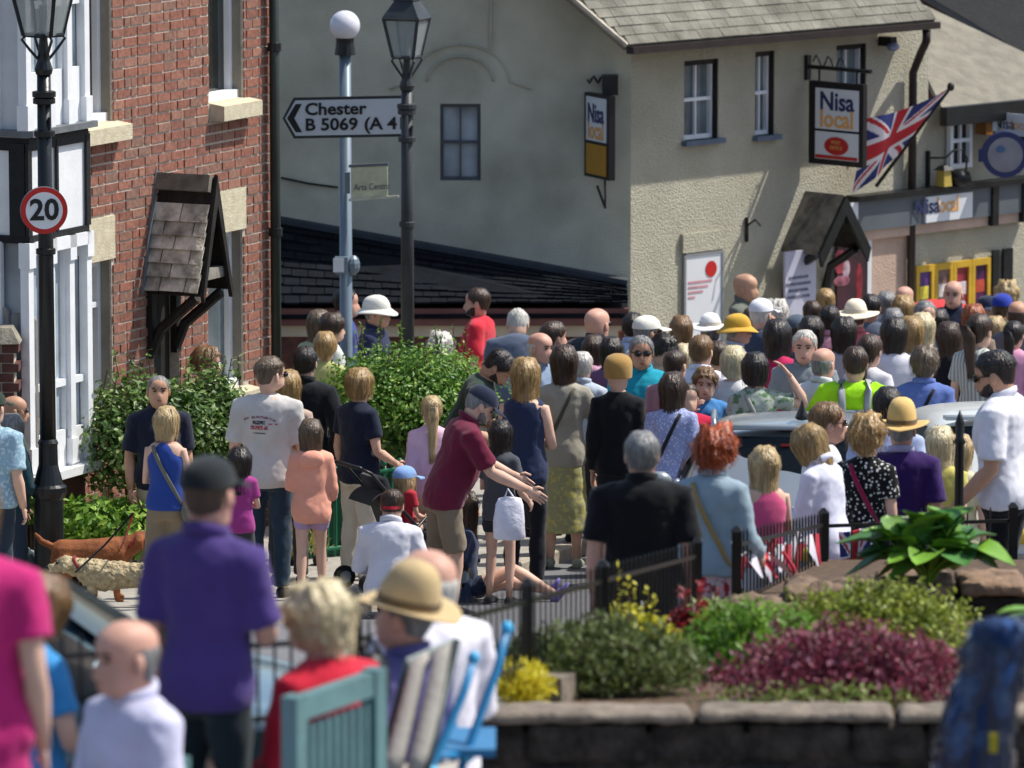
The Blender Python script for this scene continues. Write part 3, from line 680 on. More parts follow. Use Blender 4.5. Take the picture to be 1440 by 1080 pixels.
hang('dark hanging sign with a small Nisa panel above the round sign', 1392, 164, 205, .05, .62, b2)
c = fp(1384, 172, .15); ln_ = thing('wall_lantern', 'amber and white wall lantern left of the hanging sign', 'lantern', c - Z3 * .15)
MB().box(c, (.12, .16, .26), FAX, taper=.7).build('case', M_BRASS, ln_); MB().box(c + FV * .1, (.08, .14, .2), FAX).build('pane', M_FROST, ln_)
for px, py, m_, nm, lb in ((1327, 250, M_BRASS, 'wall_lantern', 'yellowed wall lantern sitting on the fascia ledge'), (1350, 250, M_BLACK, 'hanging_basket', 'dark hanging basket on a curved bracket above the fascia')):
    c = fp(px, py, .2); q = thing(nm, lb, nm.split('_')[1], c - Z3 * .1)
    if nm == 'hanging_basket':
        MB().ell(c, (.13, .13, .1)).build('basket', M_BLACK, q, smooth=True)
        MB().tube([fp(1305, 222, .02), fp(1330, 222, .2), fp(1340, 212, .22), fp(1352, 210, .22), fp(1360, 222, .22), fp(1358, 242, .2)], .012, 5).build('bracket', M_BLACK, q)
        MB().box(fp(1305, 238, .03), (.03, .04, .4), FAX).build('wall_plate', M_BLACK, q)
    else: MB().box(c, (.13, .13, .18), FAX, taper=.8).build('case', mat('yellow_lens', 'b09a4a', .3), q); MB().box(c + Z3 * .11, (.16, .16, .05), FAX, taper=.4).build('cap', M_BLACK, q)
# union flag on a slanting pole
fl = thing('union_flag', 'Union flag blowing from a slanting pole beside the hanging sign', 'flag', fp(1228, 275, .1))
pA, pB = fp(1232, 262, .05), fp(1337, 122, .75)
MB().tube([pA, pB], .02, 8).build('pole', M_DKWOOD, fl); MB().ell(pB, (.04, .04, .05)).build('finial', M_GUT, fl)
NU, NV = 90, 54
c00, c01, c10, c11 = fp(1333, 125, .74), fp(1262, 219, .3), fp(1212, 168, .55), fp(1206, 272, .25)
b = MB(); vs = []
for j in range(NV + 1):
    for i in range(NU + 1):
        s_, t_ = i / NU, j / NV
        p = (c00 * (1 - s_) * (1 - t_) + c10 * s_ * (1 - t_) + c01 * (1 - s_) * t_ + c11 * s_ * t_)
        wv = math.sin(s_ * 9 + t_ * 2.5) * .07 * s_ ** .5 + math.sin(s_ * 4 - t_ * 5) * .04 * s_
        p = p + FN * wv + Vector((-.3, 0, .5)) * wv * .5 - Z3 * .05 * math.sin(math.pi * s_) * (1 - t_)
        vs.append(p)
b.v = [tuple(p) for p in vs]
def ujack(x, y):   # x 0..2, y 0..1 -> 0 blue 1 white 2 red
    X, Y = x - 1, y - .5
    if abs(X) < .13 or abs(Y) < .12: return 2
    if abs(X) < .21 or abs(Y) < .19: return 1
    dd = (abs(X) * .5 - abs(Y)) / math.hypot(.5, 1)
    if abs(dd) < .1:
        s1 = 1 if X * Y > 0 else -1
        v_ = dd * s1 * (1 if X > 0 else -1) * (1 if True else 1)
        return 2 if 0 < v_ < .0667 else 1
    return 0
for j in range(NV):
    for i in range(NU):
        b.f.append((j * (NU + 1) + i, j * (NU + 1) + i + 1, (j + 1) * (NU + 1) + i + 1, (j + 1) * (NU + 1) + i)); b.mi.append(ujack((i + .5) / NU * 2, (j + .5) / NV))
UJ = [mat('flag_blue', '24306e', .8, .05, 8), mat('flag_white', 'd5d3da', .8, .04, 8), mat('flag_red', 'b0222e', .8, .05, 8)]
b.build('cloth', UJ, fl, smooth=True)
# ------------------------------------------------------------------ lean-to with dark slates below the gable
LY = 55.6
lt = thing('lean_to', 'low lean-to with dark slate roof below the shaded gable', 'lean-to', (at(640, 430, LY).x, LY + .3, base(LY)))
eL, eR = at(330, 431, LY), at(884, 429, LY); tL, tR = at(330, 306, GY - .02), at(882, 404, GY - .02)
M_SLD = mat('lean_to_slate', '13171d', .9, .2, 6, .4, 40, spec=.1, hue=.2)  # slate colour darkened further to stand in for the building's shade
MB().poly([p_ - Z3 * .09 for p_ in (eL, eR, tR, tL)], -.04, Z3).build('roof_deck', M_SLD, lt)
NR = 9
for r_ in range(NR):
    a_, c_ = r_ / NR, (r_ + 1.35) / NR
    n_ = 24 if r_ < 5 else 16
    for k in range(n_):
        if a_ > .97: continue
        x0, x1 = (k + (.5 if r_ % 2 else 0)) / n_, (k + 1 + (.5 if r_ % 2 else 0)) / n_ - .002
        if x1 > 1: x1 = 1
        if x0 >= 1: continue
        Q = lambda s, t: eL * (1 - s) * (1 - t) + eR * s * (1 - t) + tR * s * t + tL * (1 - s) * t
        l0 = .035 + rnd.uniform(0, .012)
        MB().loft([[Q(x0, a_) + Z3 * (l0 - .02), Q(x1, a_) + Z3 * (l0 - .02), Q(x1, a_) + Z3 * l0, Q(x0, a_) + Z3 * l0],
                   [Q(x0, min(c_, 1)) + Z3 * .0, Q(x1, min(c_, 1)) + Z3 * .0, Q(x1, min(c_, 1)) + Z3 * .012, Q(x0, min(c_, 1)) + Z3 * .012]]).build('slate', M_SLD, lt)
MB().tube([tL + Z3 * .05, tR + Z3 * .05], [(.05, .04)] * 2, 6).build('flashing', mat('dark_lead', '33383e', .6), lt)
xm, wd = (eL.x + eR.x) / 2, eR.x - eL.x
zA = eL.z - .02
MB().box((xm, LY + .06, zA - .09), (wd, .08, .17)).build('fascia_board', mat('maroon_fascia', '6a4540', .8, .1, 5), lt)
zB = at(600, 452, LY).z; zC = at(600, 475, LY).z
MB().box((xm, LY + .14, (zA - .17 + zC) / 2), (wd - .02, .12, zA - .17 - zC)).build('cream_band', mat('cream_band', 'b5ab96', .9, .08, 4), lt)
MB().box((xm, LY + .2, (zC - 1.6) / 2), (wd - .04, .2, zC + 1.6)).build('brick_base', M_DKBRICK, lt)
# dark slate roof of the next house, top right
nb_ = thing('neighbour_house', 'dark slate roof of a taller house at the top right', 'house', (8, 71, base(71)))
p0, p1 = at(1240, -60, 69), at(1560, 110, 69)
MB().poly([at(1240, -45, 69), at(1560, 145, 69), at(1560, -300, 72), at(1240, -300, 72)], -.2, Y3).build('roof', mat('near_black_slate', '15181d', .8, .2, 6, .4, 30), nb_)
MB().box((at(1400, 100, 69).x, 70.2, 0), (4, .4, 6.0)).build('wall', M_DKBRICK, nb_)
MB().tube([at(1240, -43, 68.9), at(1560, 147, 68.9)], .07, 6).build('verge_board', M_SGREY, nb_)
# ------------------------------------------------------------------ street furniture
def lamp(label, px, Y, py_lb, k, plain=False):
    c = at(px, 400, Y); gz = G(c.x, Y); x, y = c.x, Y
    zl = at(px, py_lb, Y).z                       # bottom of the lantern
    L = thing('street_lamp', label, 'street lamp', (x, y, gz), group='lantern street lamps')
    H = zl - gz
    m = mat('lamp_black', '14191b', .35, .15, 6, .1, 30) if not plain else mat('lamp_charcoal', '34383b', .5, .15, 6)
    MB().lathe((x, y, gz), [(.15, 0), (.15, .06), (.118, .08), (.112, .78), (.125, .80), (.14, .84), (.14, .88), (.115, .9), (.075, 1.05), (.072, 1.2), (.08, 1.22), (.062, 1.25)], 18).build('base_casting', m, L, smooth=False)
    MB().lathe((x, y, gz), [(.062, 1.25), (.058, H * .62), (.052, H - .28)], 14).build('shaft', m, L, smooth=True)
    for zz, rr in ((H * .62, .075), (H - .75, .08), (H - .45, .09), (H - .5, .085)):
        MB().lathe((x, y, gz + zz), [(.05, -.03), (rr, -.02), (rr, .02), (.05, .03)], 14).build('collar', m, L)
    MB().tube([(x - .0, y, gz + H - .62), (x + .03, y, gz + H - .9), (x + .045, y - .05, gz + H - .62)], .012, 5).build('ladder_rest', m, L)
    MB().lathe((x, y, gz), [(.06, H - .3), (.07, H - .26), (.05, H - .2), (.03, H - .02)], 12).build('neck', m, L)
    b0, b1_, hh = .135 * k, .215 * k, .44 * k
    for i in range(4):
        a = math.pi / 2 * i + .45; dx, dy = math.cos(a), math.sin(a)
        MB().tube([(x + dx * .03, y + dy * .03, zl - .2), (x + dx * .12 * k, y + dy * .12 * k, zl - .11), (x + dx * .19 * k, y + dy * .19 * k, zl - .03), (x + dx * .14 * k, y + dy * .14 * k, zl + .01)], .011, 6).build('scroll_arm', m, L)
    lan = MB().lathe((x, y, zl), [(b0 * 1.25, -.015), (b0 * 1.3, .0), (b0 * 1.25, .015)], 4).build('lantern_base', m, L)
    A0 = .45 - math.pi / 4 + math.pi / 4
    cs = lambda r, z: [Vector((x + r * math.cos(A0 + math.pi / 2 * i), y + r * math.sin(A0 + math.pi / 2 * i), z)) for i in range(4)]
    lo, hi = cs(b0 * 1.3, zl), cs(b1_ * 1.35, zl + hh)
    for i in range(4):
        j = (i + 1) % 4
        MB().tube([lo[i], hi[i]], .016, 5).build('glazing_bar', m, lan)
        nrm = (lo[j] - lo[i]).cross(hi[i] - lo[i]).normalized()
        MB().poly([lo[i] * .97 + lo[j] * .03, lo[j] * .97 + lo[i] * .03, hi[j] * .97 + hi[i] * .03, hi[i] * .97 + hi[j] * .03], .006, -nrm).build('pane', M_FROSTP, lan)
        MB().tube([hi[i], hi[j]], .018, 5).build('top_rail', m, lan)
    MB().tube([Vector((x, y, zl)), Vector((x, y, zl + hh * .55))], .03, 8).build('burner', mat('burner_white', 'd8dcd6', .3), lan)
    top = cs(b1_ * 1.42, zl + hh + .015); t2 = cs(b1_ * .72, zl + hh + .2 * k); t3 = cs(b1_ * .45, zl + hh + .26 * k)
    MB().loft([top, t2, cs(b1_ * .8, zl + hh + .2 * k), cs(b1_ * .8, zl + hh + .24 * k), t3, cs(.02, zl + hh + .42 * k)]).build('lantern_roof', m, lan)
    return L
M_FROSTP = mat('lantern_pane', 'a8b2b2', .08, .06, 3, spec=.8, alpha=.42)
lampL = lamp('black street lamp with the 20 sign, nearest at the left', 65, 43.0, 49, .92)
lampR = lamp('charcoal street lamp in front of the Chester sign', 573, 51.5, 80, .80, True)
# speed limit sign on the left lamp
c = at(62, 296, 42.85); sg = thing('speed_limit_sign', 'round 20 speed limit sign on the black lamp post', 'sign', (c.x, c.y, c.z - .17))
r20 = at(95, 296, 42.85).x - c.x
RX = Vector((.985, .17, 0)); RN = Vector((.17, -.985, 0))
def disc(r, o0, o1, name, m, par): return MB().loft([[c + RX * (r * math.cos(t)) + Z3 * (r * math.sin(t)) + RN * o for t in [2 * math.pi * i / 40 for i in range(40)]] for o in (o0, o1)]).build(name, m, par)
disc(r20, 0, .012, 'red_ring', M_RED, sg); disc(r20 * .79, .012, .016, 'white_face', M_PLATE, sg); disc(r20 * 1.01, -.04, -.002, 'backing', M_GREYPOLE, sg)
txt('20', 'lettering', r20 * 1.25, M_BLACK, sg, c + RN * .017, RX, Z3, RN, bold=.006)
MB().tube([c + Vector((0, .02, .05)), c + Vector((.02, .1, .05))], .03, 6).build('clamp', M_BLACK, sg)
# globe lamp pole
Y = 53.0; c = at(485, 36, Y); gz = G(c.x, Y); rg = 21.5 / F * Y
gp = thing('globe_lamp_post', 'grey pole topped by a white globe behind the Chester sign', 'street lamp', (c.x, Y, gz))
MB().lathe((c.x, Y, gz), [(.085, 0), (.085, 1.0), (.06, 1.05), (.055, c.z - gz - rg)], 14).build('pole', M_GREYPOLE, gp, smooth=True)
MB().lathe((c.x, Y, c.z), [(.1, -rg - .13), (.085, -rg - .02), (.085, -rg + .03)], 14).build('globe_collar', M_BLACK, gp)
MB().ell(c, (rg, rg, rg), 24, 16).build('globe', mat('opal_globe', 'd9d9e2', .25, .02, 2, sub=.2), gp, smooth=True)
bx = at(480, 373, Y - .1); MB().box(bx, (.12, .1, .16)).build('junction_box', M_GREYPOLE, gp); MB().box(at(476, 373, Y - .17), (.1, .01, .13)).build('notice_plate', M_PLATE, gp)
MB().ell(at(496, 373, Y), (.07, .08, .1)).build('clamp', M_GREYPOLE, gp)
# direction sign: Chester B 5069 (A 41)
YS_ = 52.7; sg = thing('direction_sign', 'white direction sign reading Chester B 5069 (A 41)', 'sign', at(490, 192, YS_))
tilt = Vector((1, -.12, .03)).normalized(); SN = Vector((-.12, -1, 0)).normalized(); SU = Z3
o0 = at(398, 166, YS_)
px2 = lambda n: n / F * YS_
def sp(x, y, o=0): return o0 + tilt * px2(x) + SU * px2(y) + SN * o
outline = [(0, 0), (16, 29), (186, 29), (186, -29), (16, -29)]
MB().poly([sp(a, b_) for a, b_ in outline], .03, SN).build('backing', mat('sign_edge', '2b2f31', .5), sg)
ins = [(4, 0), (18.5, 25), (183, 25), (183, -25), (18.5, -25)]
MB().poly([sp(a, b_, .031) for a, b_ in ins], .003, SN).build('face', mat('sign_face', 'b9bfc4', .4, .03, 3), sg)
MB().poly([sp(a, b_, .035) for a, b_ in [(6.5, 0), (19, 20), (28, 20), (17, 0), (28, -20), (19, -20)]], .003, SN).build('chevron', M_BLACK, sg)
def sl(s, x, y, hgt, sx): return txt(s, 'lettering', px2(hgt) * 1.40, M_BLACK, sg, sp(x, y, .036), tilt, SU, SN, 'LEFT', bold=.004, sx=sx)
sl('Chester', 32, 11.5, 17, 1.12); sl('B 5069', 32, -10.5, 17, 1.12); sl('(A 41)', 116, -10.5, 17, 1.12)
for y in (16, -16): MB().box(sp(88, y, -.03), (.16, .05, .04)).build('clamp', M_GREYPOLE, sg)
# small cream sign on the same pole
YS2 = 52.7; sg = thing('finger_sign', 'small cream sign reading Arts Centre fixed to the grey pole', 'sign', at(520, 280, YS2))
o0 = at(494, 257, YS2); tilt = Vector((1, -.1, .06)).normalized()
MB().poly([sp(0, -22), sp(52, -22), sp(52, 22), sp(0, 22)], .02, SN).build('panel', mat('cream_panel', 'c2c3a4', .6, .1, 8), sg)
MB().poly([sp(-3, -26), sp(68, -24), sp(68, -21), sp(-3, -22)], .03, SN).build('lower_rail', mat('cream_rail', 'b7b8a4', .6), sg)
MB().poly([sp(-3, 22), sp(53, 22), sp(53, 26), sp(-3, 26)], .03, SN).build('upper_rail', M_SGREY, sg)
sl = lambda s, x, y, hgt, sx: txt(s, 'lettering', px2(hgt) * 1.40, M_SGREY, sg, sp(x, y, .022), tilt, SU, SN, 'LEFT', sx=sx)
sl('Arts Centre', 4, -7, 9.5, .78)
MB().box(sp(-6, 0, -.02), (.05, .05, .2)).build('clamp', M_GREYPOLE, sg)
# ------------------------------------------------------------------ iron railings round the bed
M_IRON = mat('railing_black', '17191a', .35, .15, 10, .1, 40)
def zs_at(px, py, Y): return at(px, py, Y).z
def railing(label, P, Q, sp_, posts=(0, 1), post_h=0, hgt=.40, gap=.08, dz=0, low=0):
    """P,Q: top-of-picket points"""
    P, Q = Vector(P), Vector(Q); D = Q - P; Ln = Vector((D.x, D.y, 0)).length; n = int(Ln / sp_)
    dx = D.normalized()
    r_ = thing('iron_railing', label, 'railing', P - Z3 * (hgt + .05), group='black railings round the flower bed')
    me = MB().tube([(0, 0, -hgt), (0, 0, -.015), (0, 0, 0)], [.006, .006, .002], 6).mesh('picket', M_IRON)
    for i in range(n + 1):
        o = obj('picket', me, r_); o.location = P + D * (i / n)
    for z_ in (-gap, -hgt + .03): MB().box((P + Q) / 2 + Z3 * z_, (D.length, .012, .022), (dx, Vector((-dx.y, dx.x, 0)).normalized(), Z3)).build('rail', M_IRON, r_)
    for t in posts:
        c_ = P + D * t; lo = min(c_.z - hgt - .6, 9)
        MB().box((c_.x, c_.y, (c_.z + post_h + lo) / 2), (.055, .055, c_.z + post_h - lo)).build('post', M_IRON, r_)
        MB().box((c_.x, c_.y, c_.z + post_h + .01), (.065, .065, .03), taper=.3).build('post_cap', M_IRON, r_)
    return r_
A_, B_, C_ = at(60, 893, 20.2), at(500, 872, 22.2), at(640, 846, 23.2)
C2, D1, D2, E1, F1 = at(980, 761, 29.6), at(1036, 746, 30.6), at(1158, 720, 34.0), at(1165, 719, 34.2), at(1425, 712, 34.6)
railing('black railing behind the seated man at the lower left', A_, B_, .12, (.2, .55))
railing('short black railing with a post behind the seated red cardigan', B_, C_, .12, (0,), .1)
railing('black picket railing running up the bank behind the flower bed', C_, C2, .13, (.25, .55, 1))
railing('black picket railing right of the gap, hung with red and white bunting', D1, D2, .125, (0, 1), .0)
railing('open black railing with widely spaced bars behind the hosta', E1, F1, .137, (1,), .0, .40, .09)
# ------------------------------------------------------------------ flower bed
WLY = 24.0
wt0, wt1 = at(640, 1002, WLY), at(1480, 1000, WLY)
bw = thing('bed_wall', 'low dark stone wall in front of the flower bed', 'wall', ((wt0.x + wt1.x) / 2, WLY, base(WLY)))
M_DSTONE = mat('dark_stone', '453d36', .95, .35, 9, 1, 22, det=8, hue=.15, bdist=.05)
M_COPE = mat('coping_stone', '82776a', .95, .2, 9, .6, 30, hue=.12)
x = wt0.x; r5 = random.Random(9)
while x < wt1.x:
    ww = r5.uniform(.8, 1.3); rocky(MB().box((x + ww / 2, WLY + .12, wt0.z - .025 + r5.uniform(-.006, .006)), (ww - .006, .27, .05), taper=.95).build('coping_stone', M_COPE, bw), amp=.035); x += ww
z = wt0.z - .052; k = 0
while z > base(WLY) - .25:
    hh = r5.uniform(.12, .19); x = wt0.x + .02 - (k % 2) * .15
    while x < wt1.x:
        ww = r5.uniform(.25, .7); bb = MB().box((x + ww / 2, WLY + .14 + r5.uniform(-.015, .015), z - hh / 2), (ww - .008, .22, hh - .008)); rocky(bb.build('stone', M_DSTONE, bw), amp=.045); x += ww
    z -= hh; k += 1
MB().box(((wt0.x + wt1.x) / 2, WLY + .13, (wt0.z + base(WLY)) / 2 - .2), (wt1.x - wt0.x, .16, wt0.z - base(WLY) + .2)).build('core', M_DSTONE, bw)
def bedz(x, y): return wt0.z - .05 + (C2.z - .42 - wt0.z + .05) * (y - WLY) / (29.6 - WLY)
def fx(y):      # fence line x at depth y
    pts = [C_, C2, D1, D2]
    for a, c_ in zip(pts, pts[1:]):
        if a.y <= y <= c_.y: return a.x + (c_.x - a.x) * (y - a.y) / (c_.y - a.y)
    return C_.x if y < C_.y else D2.x
b = MB(); ys = [24.15 + i * .5 for i in range(21)]
b.add([(fx(y) - .05, y, bedz(0, y)) for y in ys] + [(4.2, y, bedz(0, y)) for y in ys], [(i, len(ys) + i, len(ys) + i + 1, i + 1) for i in range(len(ys) - 1)])
b.build('flower_bed', M_SOIL, kind='structure', smooth=True)
b = MB()   # retaining edge under the railings
for a, c_ in ((C_, C2), (D1, D2), (E1, F1)):
    n_ = 8
    for i in range(n_):
        p, q = a.lerp(c_, i / n_), a.lerp(c_, (i + .985) / n_); p = p - Z3 * .42; q = q - Z3 * .42
        if p.y < 24.3: continue
        b.poly([p, q, q - Z3 * .9, p - Z3 * .9], .16, Vector((-(q - p).y, (q - p).x, 0)).normalized() * -1 if False else Vector((.95, -.2, 0)))
b.build('bed_kerb', M_COPE, kind='structure')
# sandstone planter with the hosta
pz = at(1330, 824, 29.6).z
pl = thing('stone_planter', 'dark rough stone planter with a sandstone top behind the bushes', 'planter', (at(1340, 824, 29.8).x, 29.8, bedz(0, 29.8)))
x0, x1 = at(1235, 824, 29.6).x, at(1500, 824, 29.6).x
for i, (xa, xb) in enumerate(((x0, x0 + .42), (x0 + .43, x0 + .8), (x0 + .81, x1))):
    rocky(MB().box(((xa + xb) / 2, 29.85, pz - .03), (xb - xa, .5, .07), taper=.96).build('cap_stone', mat('sandstone_cap', '8a715c', .9, .25, 8, .7, 30), pl), amp=.06)
MB().box(((x0 + x1) / 2, 29.86, pz - .45), (x1 - x0 - .04, .45, .76)).build('face', mat('dark_peat', '2b2621', .95, .3, 9, .7, 30), pl)
rocky(MB().box((at(1165, 840, 30.2).x, 30.5, at(1165, 834, 30.2).z - .22), (.55, .5, .44), taper=.8).build('side_stone', mat('sandstone_side', '7c6856', .9, .3, 8, .8, 25), pl), amp=.12); rocky(MB().box((at(1085, 850, 30.0).x, 30.3, at(1085, 848, 30.2).z - .2), (.5, .5, .4), taper=.8).build('side_stone', mat('sandstone_side', '7c6856'), pl), amp=.12)
# ------------------------------------------------------------------ foliage
def leaf_into(b, p, nrm, ax, ln, wd, fold=.15):
    n = nrm; s = ax.cross(n); s = s.normalized() if s.length > 1e-5 else X3; a = ax.normalized()
    b.add([p, p + a * ln * .5 + s * wd * .5 + n * fold * wd, p + a * ln, p + a * ln * .5 - s * wd * .5 + n * fold * wd], [(0, 1, 2), (0, 2, 3)])
def rv3(r): 
    while True:
        v = Vector((r.uniform(-1, 1), r.uniform(-1, 1), r.uniform(-1, 1)))
        if .05 < v.length < 1: return v.normalized()
def bush(name, label, cat, c, rad, n, ln, wd, m, seed, zmin=None, spiky=0, stem=True, group=None, lumps=7, up=.3, shell=.55, sprigs=0, sprl=1):
    r = random.Random(seed); c = Vector(c); root = thing(name, label, cat, (c.x, c.y, zmin if zmin is not None else c.z - rad[2]), group=group)
    b = MB(); cl = []
    for i in range(lumps):
        v = rv3(r); v.z = abs(v.z) * .9; cl.append((c + Vector((v.x * rad[0] * .6, v.y * rad[1] * .6, v.z * rad[2] * .55 - rad[2] * .15)), r.uniform(.38, .6)))
    zl = zmin if zmin is not None else c.z - rad[2]
    for i in range(n):
        cc, k = r.choice(cl); v = rv3(r); t = r.uniform(shell, 1.0)
        p = cc + Vector((v.x * rad[0] * k * t, v.y * rad[1] * k * t, v.z * rad[2] * k * t))
        if p.z < zl: p.z = zl + r.uniform(0, .15)
        nr = (v + rv3(r) * .7 + Z3 * up).normalized(); ax = (rv3(r) + Z3 * spiky + v * .5).normalized()
        leaf_into(b, p, nr, (ax - nr * ax.dot(nr) * (1 - min(1, spiky))).normalized(), ln * r.uniform(.6, 1.25), wd * r.uniform(.7, 1.2))
    st = MB()
    for i in range(sprigs):
        cc, k = r.choice(cl); p = cc + Vector((r.uniform(-.5, .5) * rad[0] * k, r.uniform(-.5, .5) * rad[1] * k, rad[2] * k * .8)); q = p + Vector((r.uniform(-.06, .06), r.uniform(-.06, .06), r.uniform(.1, .28) * sprl))
        st.tube([p, q], .004, 4)
        for j in range(9):
            t = j / 8; v = rv3(r); leaf_into(b, p.lerp(q, t), (v + Z3).normalized(), (v + Z3 * .3).normalized(), ln * .8, wd * .8)
    for i in range(6 if stem else 0):
        a = rv3(r); st.tube([(c.x + a.x * rad[0] * .15, c.y + a.y * rad[1] * .15, zl - .05), (c.x + a.x * rad[0] * .35, c.y + a.y * rad[1] * .35, c.z - rad[2] * .2), (c.x + a.x * rad[0] * .6, c.y + a.y * rad[1] * .6, c.z + rad[2] * .3)], [.018, .012, .005], 5)
    b.build('foliage', m, root)
    if st.v: st.build('stems', mat('shrub_stem', '4a3a2a', .9, .2, 9), root, kind='stuff')
    return root
LV_A = leafmat('leaf_dark_gloss', '34521f', '66893f', 'a8b87a')
LV_B = leafmat('leaf_bright', '4a7a1f', '86ad3c', 'b2cc5e')
LV_H = leafmat('leaf_hedge', '3d6a20', '6f9a36', 'a8c060')
LV_C = leafmat('leaf_olive', '5a7030', '8a9a4c', 'a8b070')
def gz_at(px, Y): c_ = at(px, 500, Y); return G(c_.x, Y)
def bs(px, py, Y, wpx, hpx, **k): # centre pixel and half sizes in px
    c_ = at(px, py, Y); s_ = Y / F; return dict(c=c_, rad=(wpx * s_, min(wpx, hpx * 1.3) * s_ * .8, hpx * s_), **k)
bush('garden_shrub', 'glossy green shrub between the white bay and the porch', 'shrub', n=6500, ln=.068, wd=.042, m=LV_A, seed=1, zmin=gz_at(200, 45), lumps=26, sprigs=10, **bs(205, 620, 45.2, 115, 130))
bush('garden_shrub', 'bright shrub right of the bearded man in navy, below the porch', 'shrub', n=5500, ln=.068, wd=.042, m=LV_A, seed=2, zmin=gz_at(290, 45), lumps=22, sprigs=14, **bs(292, 622, 45.6, 78, 140))
bush('low_shrub', 'low sunlit shrub under the white bay sill', 'shrub', n=2600, ln=.085, wd=.05, m=LV_B, seed=3, zmin=gz_at(120, 44), lumps=10, **bs(120, 745, 44.4, 115, 70))
bush('low_shrub', 'small leafy shrub left of the lamp base', 'shrub', n=500, ln=.07, wd=.05, m=LV_B, seed=33, zmin=gz_at(40, 44), lumps=6, **bs(45, 720, 44.0, 25, 45))
bush('big_shrub', 'large bright green shrub in front of the lean-to', 'shrub', n=13000, ln=.055, wd=.032, m=LV_H, seed=4, zmin=gz_at(580, 49), lumps=20, sprigs=30, **bs(578, 570, 48.6, 145, 112))
bush('big_shrub', 'dark lower shrub behind the navy top and the green railing', 'shrub', n=1800, ln=.08, wd=.045, m=LV_A, seed=5, zmin=gz_at(560, 48), lumps=12, **bs(560, 620, 48.3, 100, 80))
bush('bed_bush', 'bright yellow-leaved bush at the left end of the bed', 'bush', n=1500, ln=.05, wd=.016, m=leafmat('leaf_yellow', 'c2b020', 'e2d63a', 'ecea70'), seed=6, spiky=.8, lumps=8, stem=False, zmin=bedz(0, 24.6), **bs(712, 968, 24.6, 74, 46))
bush('bed_bush', 'grey-green bush in the middle of the bed', 'bush', n=7500, ln=.05, wd=.018, m=leafmat('leaf_greygreen', '48552c', '6f7d45', '93a06a'), seed=7, spiky=.9, sprigs=70, sprl=.3, lumps=28, stem=False, zmin=bedz(0, 25), **bs(835, 948, 25.4, 165, 92))
bush('bed_bush', 'yellow-tipped upright bush by the railing', 'bush', n=1500, ln=.05, wd=.03, m=leafmat('leaf_gold', '9aa02a', 'd0c634', 'e6dc5a'), seed=8, spiky=.7, lumps=9, stem=False, zmin=bedz(0, 27), sprigs=6, **bs(882, 905, 27, 66, 55))
bush('bed_bush', 'dark red-leaved bush at the gap in the railings', 'bush', n=700, ln=.07, wd=.045, m=leafmat('leaf_red', '4f1518', '8a2226', 'a8383a'), seed=9, spiky=.5, lumps=7, stem=False, zmin=bedz(0, 28), sprigs=5, **bs(985, 890, 28, 58, 44))
bush('bed_bush', 'small pale variegated sprig bush below the patterned skirt', 'bush', n=450, ln=.06, wd=.045, m=leafmat('leaf_pale', '7a8a50', 'b0b882', 'd2d4a8'), seed=19, spiky=.4, lumps=6, stem=False, zmin=bedz(0, 28.6), **bs(1000, 868, 28.4, 38, 26))
bush('bed_bush', 'fresh green mound behind the heather', 'bush', n=5000, ln=.048, wd=.022, m=leafmat('leaf_fresh', '4f7a26', '7fa83a', 'a5c455'), seed=10, spiky=.7, sprigs=50, sprl=.25, lumps=22, stem=False, zmin=bedz(0, 26), **bs(1065, 920, 26.3, 130, 92))
bush('bed_bush', 'yellow-green clipped mound at the right of the bed', 'bush', n=6500, ln=.042, wd=.022, m=leafmat('leaf_yg', '6a7a2a', '93a03a', 'bcc258'), seed=11, spiky=.5, sprigs=70, sprl=.25, lumps=26, stem=False, zmin=bedz(0, 27), **bs(1240, 900, 27, 165, 98))
bush('heather', 'magenta heather spilling over the bed wall', 'heather', n=7500, ln=.036, wd=.02, m=leafmat('heather_pink', '5e2c36', '98405a', 'c68c9e'), seed=12, spiky=.8, sprigs=90, sprl=.3, lumps=30, stem=False, zmin=bedz(0, 24.8), **bs(1190, 958, 24.95, 205, 98))
bush('heather', 'sparse green undergrowth of the heather along the coping', 'heather', n=380, ln=.04, wd=.02, m=LV_C, seed=13, spiky=.6, lumps=12, stem=False, zmin=bedz(0, 24.5), **bs(1160, 985, 24.5, 205, 30))
